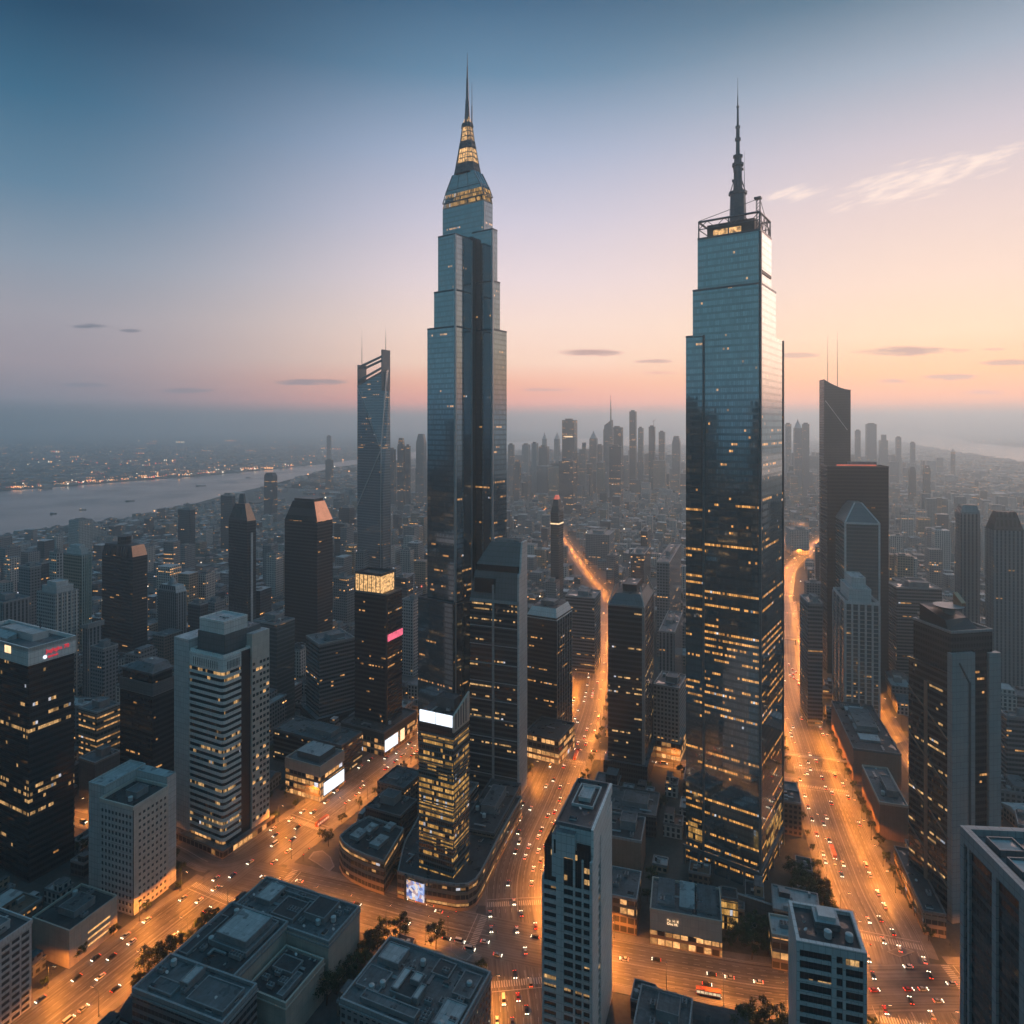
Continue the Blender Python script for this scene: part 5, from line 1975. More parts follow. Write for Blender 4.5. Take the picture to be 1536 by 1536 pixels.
# ---- twisted tower with the open top
S = Site(536, 574, 586, 905, 565, 30)
root = root_at(S, 'twisted_tower', 'slender dark tower with open framed top and diagonal brace lines by the river', 'skyscraper')
a, b = S.a, S.b
zt = S.z(582)
m = MB()
lo = rect(a, b)
zlm = S.z(762)
m.prism(lo, 0, zlm, cap=False)
m.build('wall', MT['twist'], root)
LL, RL, RB, LB = [Vector((x, y, zlm)) for x, y in lo]
LT, RT = Vector((-a / 2, -b / 2, S.z(578))), Vector((a / 2 + 1.0, -b / 2 + b * .42, S.z(556)))
RBT, LBT = Vector((a / 2 - 1.5, b / 2, S.z(550))), Vector((-a / 2 + 2, b / 2, S.z(572)))
RM = Vector((a / 2 - 3.5, -b / 2 + .5, S.z(675)))       # waist of the fold
m = MB()


def tri(p_, q_, r_):
    e_ = (q_ - p_)
    L_ = math.hypot(e_.x, e_.y)
    uv_ = [(math.hypot(v_.x - p_.x, v_.y - p_.y), v_.z) for v_ in (p_, q_, r_)]
    m.face([p_, q_, r_], uv_, 0)


tri(LL, RL, RM)
tri(LL, RM, LT)
tri(LT, RM, RT)
tri(RL, RB, RBT)
tri(RL, RBT, RM)
tri(RM, RBT, RT)
tri(RB, LB, LBT)
tri(RB, LBT, RBT)
tri(LB, LL, LT)
tri(LB, LT, LBT)
m.face([LT, RT, RBT, LBT], None, 1)
m.build('folded_wall', [MT['twist'], MT['roof_d']], root)
m = MB()
z1_, z2_, z3_ = S.z(548), S.z(534), S.z(556)
for (x, zq) in ((-a / 2 + 1, S.z(545)), (a / 2 - 2, S.z(524))):
    m.box(x - 1.2, x + 1.2, -b / 2 + .2, b / 2 - .2, S.z(586), zq)
for (za, zb) in ((S.z(549), S.z(534)), (S.z(570), S.z(551))):
    for yy in (-b / 2 + 1.5, b / 2 - 1.5):
        m.tube((-a / 2 + 1, yy, za), (a / 2 - 2, yy, zb), 2.2, 2.0, 4)
m.build('open_frame', MT['slate_p'], root)
m = MB()
yf = -b / 2 - .3
off = Vector((0, -.5, 0))
m.tube(LL + off, RM + off, 1.0, 1.0, 4)
m.tube(RM + off, RT + off, 1.0, 1.0, 4)
m.tube(LT + off, RM + off, .5, .5, 4)
m.tube(RL + Vector((-3.5, -.5, 0)), RM + off, .9, .9, 4)
m.tube((a / 2 - 3.5, -b / 2 - .5, 0), RL + Vector((-3.5, -.5, 0)), .9, .9, 4)
m.tube((a / 2 + .3, b / 2, 0), (a / 2 + .3, b / 2, zlm), .8, .8, 4)
m.build('brace_lines', MT['steel_l'], root)
mast(root, -a / 2 + 1, 0, S.z(545), S.z(490), .5)
mast(root, a / 2 - 2, 0, S.z(524), S.z(487), .5)

# ---- obelisk
S = Site(826, 838, 845, 905, 770, 25)
root = block(S, 'lone slim dark obelisk tower with red lit pointed tip beyond the crossing', 'dim', 'obelisk_tower', 'tower', seed=112, top='x')
taper_top(root, S, S.z(750), .55, ('dim', 'dim', 'roof_d'))
m = MB()
m.prism(rect(S.a * .50, S.b * .50), S.z(750), S.z(744), top=rect(S.a * .3, S.b * .3))
m.build('red_tip', MT['redlamp'], root)
m = MB()
m.prism(rect(S.a + .5, S.b + .5), S.z(787), S.z(785), cap=False)
m.build('lit_band', MT['warmsign'], root)

S = Site(848, 892, 901, 1012, 898, 18)
block(S, 'brown ribbon windowed slab office left of the far avenue', 'bands', 'office_block', 'building', seed=113, kit=3)

# ================================================================== right side
# ---- black monolith with red rim
S = Site(1231, 1241, 1333, 1010, 700, 99)
root = block(S, 'wide black monolith tower with thin red lit rim right of the mast tower', 'black', 'monolith_tower', 'skyscraper', seed=121, kit=3, roofm=('roof_d', 'dpanel'))
m = MB()
m.box(S.a / 2 - 1.2, S.a / 2 - .3, -S.b * .34, S.b * .30, S.h + .8, S.h + 2.6)
m.build('red_rim_light', MT['redlamp'], root)
# ---- sail topped tower behind it
S = Site(1229, 1236, 1276, 900, 585, 99)
root = block(S, 'dark tower with a sail shaped sloping top and two thin antennae', 'black', 'sail_tower', 'skyscraper', seed=122, top='x')
a, b, h = S.a, S.b, S.h
m = MB()
N = 8
for k in range(N):
    t0, t1 = k / N, (k + 1) / N
    ya, yb_ = -b / 2 + b * t0, -b / 2 + b * t1
    f = lambda t: h + (S.z(569) - h) * (1 - t) ** 1.6
    m.prism([(-a / 2, ya), (a / 2, ya), (a / 2, yb_), (-a / 2, yb_)], h - .5, h, top=[(-a / 2, ya, f(t0)), (a / 2, ya, f(t0)), (a / 2, yb_, f(t1)), (-a / 2, yb_, f(t1))])
m.build('sail_top', MT['black'], root)
m = MB()
m.tube((a / 2 + .3, -b / 2 + 2, S.z(601)), (a / 2 + .3, b / 2 - 5, S.z(645)), .6, .6, 4)
m.build('brace_line', MT['steel_l'], root)
mast(root, 0, -b / 2 + b * .23, h, S.z(502), .6)
mast(root, 0, -b / 2 + b * .60, h, S.z(497), .6)
# ---- glass tower with triangular gable
S = Site(1250, 1268, 1319, 1036, 783, 105)
root = block(S, 'teal glass tower with pale triangular gable in front of the black monolith', 'teal', 'gabled_tower', 'tower', seed=123, top='x')
a, b, h = S.a, S.b, S.h
zp = S.z(757)
m = MB()
m.prism(rect(a, b), h - .3, zp, top=[(-a * .2, -b * .16, zp), (a * .2, -b * .16, zp), (a * .2, b * .16, zp), (-a * .2, b * .16, zp)], m=0, mt=0)
m.build('gable_roof', MT['slate_p'], root)
m = MB()
for q in (-1, 1):
    m.tube((a / 2, q * b / 2, h), (a * .2, q * b * .1, zp + .5), .9, .9, 4)
    m.box(a / 2 - .9, a / 2 + .5, q * (b / 2) - .9, q * (b / 2) + .9, 0, h)
m.box(a / 2 - .3, a / 2 + .45, -b / 2, b / 2, h - 2, h)
m.box(-a / 2 - .4, -a / 2 + .9, -b / 2 - .4, -b / 2 + .9, 0, h + 3)
m.build('pale_frame', MT['pale_p'], root)
# ---- ribbed white tower in front
S = Site(1250, 1268, 1319, 1085, 905, 105)
root = block(S, 'pale vertically ribbed tower with stepped crown below the gabled tower', 'teal', 'ribbed_tower', 'tower', seed=124, top='x')
a, b, h = S.a, S.b, S.h
m = MB()
for k in range(6):
    q = -b / 2 + k * b / 5
    m.box(a / 2 - .1, a / 2 + .9, q - .8, q + .8, 0, h)
for k in range(4):
    q = -a / 2 + k * a / 3.2
    m.box(q - .7, q + .7, -b / 2 - .8, -b / 2 + .1, 0, h)
for k in range(int(h / 3.9)):
    m.box(a / 2 - .05, a / 2 + .35, -b / 2, b / 2, k * 3.9, k * 3.9 + .5)
m.build('ribs', MT['pale_p'], root)
flat_roof(root, -a / 2, a / 2, -b / 2, b / 2, h, ('roof', 'pale_p'), 2.5)
stepped(S, root, [(.72, .66, h, S.z(886)), (.5, .42, S.z(886), S.z(871))], 'pale_p', 'roof_p')
# ---- sculpted dark and pale tower
S = Site(1363, 1428, 1500, 1385, 981, 80)
root = root_at(S, 'sculpted_tower', 'angular tower of black glass and blank pale slabs near the right edge', 'tower')
a, b, h = S.a, S.b, S.h
zb_ = S.z(975)
m = MB()
m.prism([(-a / 2, -b / 2), (a / 2 - 1.5, -b / 2), (a / 2 - 1.5, b / 2), (-a / 2, b / 2)], 0, h - 12, m=0, mt=1)
m.build('wall', [MT['dark_band'], MT['roof_d']], root)
# pale slabs: visible "right" face of the site runs along local +x
m = MB()
m.box(a / 2 - 3, a / 2 + .4, -b / 2 - .3, S.fy(1462), 0, h, 0)
m.build('pale_slab', MT['grey_p'], root)
m = MB()
m.box(a / 2 - 3, a / 2 + .4, S.fy(1483), b / 2 + .3, 0, h - 1, 0)
m.build('pale_slab', MT['grey_p'], root)
m = MB()
m.box(a / 2 - 3, a / 2 - 1.2, S.fy(1462), S.fy(1483), 0, h + 1)
m.build('dark_recess', MT['dark'], root)
m = MB()
m.box(a / 2 + .4, a / 2 + .7, S.fy(1452), S.fy(1455), 0, S.z(1025))
m.tube((a / 2 + .55, S.fy(1453.5), S.z(1027)), (a / 2 + .55, S.fy(1438), S.z(995)), .5, .5, 4)
m.build('relief_groove', MT['plant_d'], root)
m = MB()
m.box(-a / 2 + 2, a / 2 - 2, -b / 2 + 1.5, b / 2 - 3, h - 12, S.z(952), 0, 1)
m.ring(-a / 2 + 1.8, a / 2 - 1.8, -b / 2 + 1.3, b / 2 - 2.8, S.z(952) - .3, S.z(952) + 1.2, .7, 2)
m.build('upper_storey', [MT['dim'], MT['roof_d'], MT['grey_p']], root)
m = MB()
m.prism([(-a / 2 + 4, -b / 2 + 4), (a / 2 - 7, -b / 2 + 4), (a / 2 - 7, b / 2 - 8), (-a / 2 + 4, b / 2 - 8)], S.z(952), S.z(930), top=[(-a / 2 + 4, -b / 2 + 4, S.z(925)), (a / 2 - 9, -b / 2 + 4, S.z(938)), (a / 2 - 12, b / 2 - 10, S.z(938)), (-a / 2 + 6, b / 2 - 10, S.z(925))])
m.build('upper_storey', MT['dpanel'], root)
m = MB()
q = 8.0
hx, hy, hz_ = -1.5, -1.5, S.z(922)
m.tube((hx, hy, S.z(945)), (hx, hy, hz_ - 1.4), 3.0, 3.5, 10)
m.tube((hx, hy, hz_ - 1.4), (hx, hy, hz_), 6.5, q, 20)
m.build('helipad', MT['plant'], root)
m = MB()
m.prism([(hx - 2 , hy + 5), (hx + 4, hy + 5), (hx + 4, hy + 8), (hx - 2, hy + 8)], hz_, hz_ + 1, top=[(hx - 2, hy + 5, hz_ + 7), (hx + 4, hy + 5, hz_ + 2), (hx + 4, hy + 8, hz_ + 2), (hx - 2, hy + 8, hz_ + 7)])
m.build('roof_blade', MT['sunset'], root)
m = MB()
for k in range(4):
    zq = 18 + k * (h - 40) / 4
    m.tube((-a / 2, -b / 2 - .25, zq + 20), (a / 2 - 2, -b / 2 - .25, zq), .5, .5, 4)
m.box(-a * .12, -a * .04, -b / 2 - .4, -b / 2 + .1, 0, h - 22)
m.build('side_bands', MT['brick'], root)

# ---- framed block at the bottom right corner
S = Site(1440, 1600, 1700, 2283, 1400, 94.6, a=46, b=38)
root = root_at(S, 'framed_tower', 'big block with grey vertical frames over dark glass cut off by the bottom right corner', 'tower')
a, b, h = S.a, S.b, S.h
m = MB()
m.prism(rect(a - 1.6, b - 1.6), 0, h - 2, cap=False)
m.build('wall', MT['dark_band'], root)
m = MB()
for q in (-a / 2 + .9, -a / 2 + 4.2, -a / 2 + 17, -a / 2 + 29, a / 2 - .9):
    w = 1.0 if q != -a / 2 + 4.2 else .5
    m.box(q - w, q + w, -b / 2, -b / 2 + 1.6, 0, h - 4.5)
m.box(-a / 2, a / 2, -b / 2 - .1, -b / 2 + 2.0, h - 4.5, h)
m.box(-a / 2 - .1, -a / 2 + 2, -b / 2 + 2.0, b / 2, h - 4.5, h)
m.box(-a / 2, -a / 2 + 1.6, b / 2 - 2, b / 2, 0, h - 4.5)
m.box(-a / 2 + 2, a / 2, b / 2 - 2, b / 2, h - 4.5, h)
m.build('frame', MT['grey_p'], root)
m = MB()
m.box(-a / 2 + 2, a / 2 - .5, -b / 2 + 2, b / 2 - 2, h - 4, h - 2.2)
m.build('roof', MT['roof'], root)
for k in range(4):
    q = -a / 2 + 6 + k * 10
    m = MB()
    m.box(q, q + 6, -b / 2 + 5, -b / 2 + 12, h - 2.2, h - .6, 0, 1)
    m.ring(q - .5, q + 6.5, -b / 2 + 4.5, -b / 2 + 12.5, h - 2.2, h + .1, .4, 0)
    m.build('roof_box', [MT['slate_p'], MT['roof_p']], root)
roof_kit(root, -a / 2 + 4, a / 2 - 4, -b / 2 + 15, b / 2 - 4, h - 2.2, 6, 7)

# ---- pale framed block at the bottom
S = Site(1195, 1299, 1302, 1780, 1431, 15, b=21, P=(124, 233), h=95)
root = root_at(S, 'framed_tower', 'pale framed block with dark window rows and a white roof box at the bottom right', 'tower')
a, b, h = S.a, S.b, S.h
m = MB()
m.prism(rect(a - 1.6, b - 1.6), 0, h - 1.5, cap=False)
m.build('core', MT['dpanel'], root)
m = MB()
ch = 4.0
nfl = int((h - 6) / ch)
xp = [-a / 2 + .5, -a / 2 + 12.3, -a / 2 + 15.6, a / 2 - .5]
for q, w in zip(xp, (.55, .8, .5, .55)):
    m.box(q - w, q + w, -b / 2, -b / 2 + 1.4, 0, h - 3)
m.box(-a / 2 - .1, a / 2 + .1, -b / 2 - .1, -b / 2 + 1.5, h - 3, h)
for k in range(nfl):
    z = h - 3 - (k + 1) * ch
    m.box(-a / 2 + 1, a / 2 - 1, -b / 2 + .2, -b / 2 + 1.3, z, z + 1.15)
for x in (a / 2 - 1.2, -a / 2):
    m.box(x, x + 1.2, -b / 2 + 1.5, b / 2, 0, h)
m.box(-a / 2 + 1.2, a / 2 - 1.2, b / 2 - 1.2, b / 2, 0, h)
m.build('frame', MT['pale_p'], root)
for k in range(nfl):
    z = h - 3 - (k + 1) * ch + 1.15
    for (u0, u1) in ((xp[0] + .6, xp[1] - .8), (xp[1] + .8, xp[2] - .5), (xp[2] + .5, xp[3] - .6)):
        m = MB()
        m.box(u0, u1, -b / 2 + .75, -b / 2 + 1.0, z, z + ch - 1.15)
        m.build('window', MT['ribbon'], root)
m = MB()
m.box(-a / 2 + 1, a / 2 - 1, -b / 2 + 1, b / 2 - 1, h - 2, h - 1.4)
m.build('roof', MT['roof_d'], root)
m = MB()
m.box(-a * .16, a * .22, -b * .02, b * .36, h - 1.4, h + 1.0, 0, 1)
m.build('roof_box', [MT['slate_p'], MT['roof_p']], root)
m = MB()
m.box(-a * .10, a * .16, b * .04, b * .30, h + 1.0, h + 2.6, 0, 0)
m.build('roof_box', MT['plant_w'], root)
roof_kit(root, -a / 2 + 1, -a * .18, -b / 2 + 1, b / 2 - 1, h - 1.4, 2, 14)
roof_kit(root, -a * .1, a / 2 - 1, -b / 2 + 1, -b * .05, h - 1.4, 2, 15)

# ---- the low row right of the right hand avenue
S = Site(1247, 1280, 1352, 1176, 1124, 106)
root = block(S, 'long low hall with warm lit street wall and pale roof patches right of the avenue', 'brick', 'low_hall', 'building', seed=131, kit=6, roofm=('roof_d', 'slate_p'))
for k in range(4):
    m = MB()
    m.box(-S.a * .4 + k * S.a * .2, -S.a * .28 + k * S.a * .2, -S.b * .25, S.b * .2, S.h, S.h + 1.6, 0, 1)
    m.build('roof_plate', [MT['plant'], MT['roof_p']], root)
S = Site(1293, 1319, 1362, 1258, 1205, 106)
root = block(S, 'low block with tall warm lit end wall and green grey roof beside the right avenue', 'brick', 'low_hall', 'building', seed=132, kit=5, roofm=('roof', 'beige'))
S = Site(1322, 1385, 1436, 1402, 1368, 106, a=58, b=11)
root = block(S, 'long dark low building with lit slatted front by the right avenue junction', 'mall', 'low_hall', 'building', seed=133, kit=4, plant=False, roofm=('roof_d', 'slate_p'))
S = Site(1200, 1212, 1234, 1088, 905, 100)
block(S, 'narrow banded office block close behind the right avenue', 'bands', 'office_block', 'building', seed=134, kit=3)
S = Site(1330, 1345, 1413, 1012, 882, 100)
block(S, 'dark blue banded block right of the black monolith', 'bands', 'office_block', 'building', seed=135, kit=4)
S = Site(1433, 1441, 1470, 1030, 770, 105)
root = block(S, 'grey twin peaked tower left of its larger neighbour at the right edge', 'rib', 'apartment_tower', 'tower', seed=136, top='x')
taper_top(root, S, S.z(758), .75, ('rib', 'grey_p', 'roof_d'))
S = Site(1478, 1490, 1536, 1050, 795, 105)
root = block(S, 'tall dark ribbed tower with sloping shoulders at the right edge', 'rib', 'apartment_tower', 'tower', seed=137, top='x')
taper_top(root, S, S.z(768), .62, ('dim', 'dim', 'roof_d'))

# ---- low buildings between slender tower and mast tower
S = Site(975, 1083, 1086, 1437, 1385, 15, b=26)
root = block(S, 'low pale fronted building with pitched roof plates above the cross street', 'beige', 'low_block', 'building', seed=141, kit=5, plant=False, roofm=('roof', 'beige'))
a, b, h = S.a, S.b, S.h
for k, (q, w, tmat) in enumerate(((-a * .28, 9, 'roof'), (.02 * a, 8, 'roof_p'), (a * .30, 10, 'roof'))):
    m = MB()
    m.prism([(q - w / 2, -b * .30), (q + w / 2, -b * .30), (q + w / 2, b * .38), (q - w / 2, b * .38)], h - .1, h + 1.2, top=[(q - w / 2, -b * .30, h + 1.2), (q + w / 2, -b * .30, h + 1.2), (q + w / 2, b * .38, h + 3.6), (q - w / 2, b * .38, h + 3.6)], m=0, mt=1)
    m.build('roof_plate', [MT['plant'], MT[tmat]], root)
m = MB()
m.box(-a / 2 - .1, a / 2 + .1, -b / 2 - .35, -b / 2 + .05, 0, 8)
m.build('shop_front', MT['shop'], root)
o = thing('wall_sign', 'small lit characters on the pale fronted low building above the cross street', 'sign', (S.c.x, S.c.y, 0), S.yaw)
me = text_mesh('To  H  K\nOoo HL', 1.7, .06)
me.materials.clear()
me.materials.append(MT['warmsign'])
q = inst('lettering', me, o, (-a * .26, -b / 2 - .45, h - 4.0))
q.rotation_euler = (R(90), 0, 0)
S = Site(1158, 1205, 1210, 1462, 1412, 15, b=15)
block(S, 'small shed with blue grey flat roof left of the pale framed block', 'shop', 'shed', 'building', seed=142, kit=1, plant=False, roofm=('roof_p', 'beige'))
S = Site(1082, 1107, 1110, 1398, 1352, 15, b=9)
root = block(S, 'small orange glowing glass box behind the pale fronted low building', 'gold', 'lit_kiosk', 'building', seed=143, kit=0, plant=False, roofm=('roof_d', 'slate_p'))
S = Site(905, 962, 986, 1322, 1264, 17, b=26)
block(S, 'brick walled low block right behind the slender pale tower', 'brick', 'low_block', 'building', seed=144, kit=5, roofm=('roof_d', 'grey_p'))
S = Site(905, 984, 1003, 1258, 1226, 17, b=30)
block(S, 'low dark block with pale roof shed between slender tower and mast tower', 'dim', 'low_block', 'building', seed=145, kit=5, roofm=('roof', 'slate_p'))
S = Site(908, 955, 972, 1404, 1352, 17, b=24)
block(S, 'low block with lit shop front at the foot of the slender pale tower', 'shop', 'low_block', 'building', seed=146, kit=4, plant=False)
S = Site(980, 1019, 1030, 1142, 1034, 25)
block(S, 'pale slab with small square windows and lit ground floors left of the mast tower', 'pale', 'apartment_block', 'building', seed=147, kit=3, base=('shop', 14, 1))
S = Site(930, 1010, 1022, 1640, 1556, 20, P=(74, 280), a=23, b=22, h=20)
block(S, 'flat grey roof with pale shed at the bottom edge right of the slender tower', 'grey', 'low_block', 'building', seed=148, kit=6)
S = Site(0, 0, 0, 0, 0, 15, P=(104, 292), a=26, b=15, h=10)
root = root_at(S, 'barrel_hall', 'dark barrel roofed hall beside the cross street at the bottom', 'building')
m = MB()
m.prism(rect(26, 15), 0, 8, cap=False)
m.build('wall', MT['dim'], root)
m = MB()
for k in range(10):
    t0, t1 = math.pi * k / 10, math.pi * (k + 1) / 10
    y0_, z0_, y1_, z1_ = -7.8 * math.cos(t0), 8 + 4.2 * math.sin(t0), -7.8 * math.cos(t1), 8 + 4.2 * math.sin(t1)
    m.face([(-13.3, y0_, z0_), (13.3, y0_, z0_), (13.3, y1_, z1_), (-13.3, y1_, z1_)])
for sx in (-13.3, 13.3):
    m.face([(sx, -7.8 * math.cos(math.pi * k / 10), 8 + 4.2 * math.sin(math.pi * k / 10)) for k in range(11)])
m.build('barrel_roof', MT['roof_d'], root)
# boundary wall south of the mast tower
wp, wq = Vector(G(1078, 1352)), Vector(G(1196, 1392))
o = thing('boundary_wall', 'long grey boundary wall running below the foot of the mast tower', 'wall', ((wp.x + wq.x) / 2, (wp.y + wq.y) / 2, 0), math.atan2((wq - wp).y, (wq - wp).x))
m = MB()
L = (wq - wp).length
m.box(-L / 2, L / 2, -.4, .4, 0, 8)
m.build('wall', MT['slate_p'], o)
m = MB()
m.box(-L / 2 - .2, L / 2 + .2, -.7, .7, 8, 8.5)
m.build('coping', MT['grey_p'], o)
S = Site(1177, 1200, 1212, 1225, 1200, 17, b=22)
block(S, 'narrow low block with lit end squeezed between mast tower and right avenue', 'shop', 'low_block', 'building', seed=149, kit=2, plant=False)

# ---- left background
mids = [
    (-30, 5, 45, 1060, 905, 25, 'rib', 'ribbed grey tower behind the white crowned block at the left edge', 'flat'),
    (55, 82, 118, 1072, 893, 25, 'pale', 'pale stepped apartment tower with arched top at the left', 'step'),
    (95, 122, 138, 1012, 834, 25, 'far_w', 'slim pale tower with sunlit right side behind the stepped apartment tower', 'step'),
    (136, 155, 177, 1088, 974, 25, 'grey', 'grey gridded twin block nearest the black tower with the eight sided cap', 'flat'),
    (124, 133, 153, 1064, 942, 25, 'rib', 'taller grey twin with tilted roof slab behind the gridded block', 'slab'),
    (118, 145, 180, 1152, 1070, 25, 'mall', 'dark block with a patch of orange lit windows left of the black glass tower', 'flat'),
    (118, 142, 180, 1204, 1146, 25, 'slate_p', 'blank blue grey block behind the punched window block', 'flat'),
    (74, 85, 95, 990, 830, 25, 'far_b', 'thin pale tower far left standing before the river', 'flat'),
    (28, 45, 62, 985, 852, 25, 'far_a', 'grey slab tower near the left edge before the river', 'flat'),
    (52, 62, 74, 960, 846, 25, 'far_c', 'dark topped slab between two pale towers at far left', 'flat'),
    (267, 285, 293, 842, 765, 25, 'far_c', 'dark slab tower standing alone near the river bank', 'flat'),
    (331, 348, 353, 830, 744, 25, 'far_c', 'dark slab tower just left of the pointed copper tower', 'flat'),
    (396, 409, 416, 778, 714, 25, 'far_c', 'rounded dark tower on the river bank', 'dome'),
    (500, 520, 532, 945, 868, 25, 'far_a', 'grey gridded block left of the black tower with glowing crown', 'flat'),
    (508, 524, 532, 835, 762, 25, 'far_c', 'dark hazy slab left of the twisted tower', 'flat'),
    (103, 118, 139, 830, 782, 25, 'far_b', 'pale twin slab blocks by the near river bank', 'flat'),
    (305, 322, 338, 985, 905, 25, 'grey', 'grey slab behind the white banded high rise', 'flat'),
    (282, 300, 312, 1000, 908, 25, 'far_c', 'dark slab just right of the slim domed tower', 'flat'),
    (602, 620, 634, 1015, 902, 25, 'pale', 'pale slab apartment block left of the spire tower foot', 'flat'),
    (575, 583, 592, 885, 820, 25, 'far_b', 'pale block at the foot of the twisted tower', 'flat'),
    (878, 914, 922, 850, 803, 18, 'far_a', 'broad grey slab beyond the far avenue', 'flat'),
    (961, 971, 976, 880, 797, 20, 'far_c', 'thin dark slab behind the splayed roof office tower', 'flat'),
    (946, 966, 975, 900, 832, 20, 'far_c', 'dark cube tower behind the splayed roof office tower', 'flat'),
    (985, 1004, 1022, 985, 845, 20, 'far_a', 'grey ribbed slab immediately left of the mast tower', 'flat'),
    (988, 1012, 1024, 1050, 950, 20, 'rib', 'grey ribbed block between office tower and mast tower', 'flat'),
    (1178, 1186, 1214, 832, 795, 100, 'far_b', 'pale slab block where the right avenue bends', 'flat'),
    (1338, 1346, 1392, 985, 872, 102, 'far_c', 'tall dark block directly behind the blue banded block', 'flat'),
    (1376, 1384, 1412, 1040, 925, 102, 'rib', 'grey ribbed block left of the angular tower', 'flat'),
    (1432, 1440, 1463, 960, 822, 102, 'far_c', 'dark slab before the twin peaked tower', 'flat'),
    (1500, 1510, 1560, 1180, 1075, 102, 'bands', 'banded block at the right edge behind the angular tower', 'flat'),
    (1502, 1512, 1575, 1010, 905, 102, 'far_a', 'grey slab at the far right edge', 'flat'),
]
rg = random.Random(11)
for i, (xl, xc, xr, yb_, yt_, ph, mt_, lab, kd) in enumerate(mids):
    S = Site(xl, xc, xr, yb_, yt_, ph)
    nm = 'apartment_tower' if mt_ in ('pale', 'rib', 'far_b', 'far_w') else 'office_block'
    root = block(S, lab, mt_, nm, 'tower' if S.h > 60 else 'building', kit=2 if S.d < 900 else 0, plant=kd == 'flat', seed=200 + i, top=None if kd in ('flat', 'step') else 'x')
    if kd == 'step':
        stepped(S, root, [(.8, .7, S.h, S.h + 6), (.5, .5, S.h + 6, S.h + 10)], 'pale_p', 'roof_p')
        m = MB()
        for k in range(5):
            q = -S.b / 2 + (k + .5) * S.b / 5
            m.box(S.a / 2 - .05, S.a / 2 + .5, q - .5, q + .5, 0, S.h + 1)
        m.build('ribs', MT['beige_l'], root)
    elif kd == 'dome':
        taper_top(root, S, S.h + 9, .7, ('far_c', 'far_c', 'roof_d'))
    elif kd == 'slab':
        m = MB()
        m.prism(rect(S.a + 3, S.b + 3), S.h - .5, S.h + 2, top=[(x, y, S.h + 2 + (x + S.a / 2) * .25) for x, y in rect(S.a + 3, S.b + 3)], bottom=True)
        m.build('roof_slab', MT['grey_p'], root)

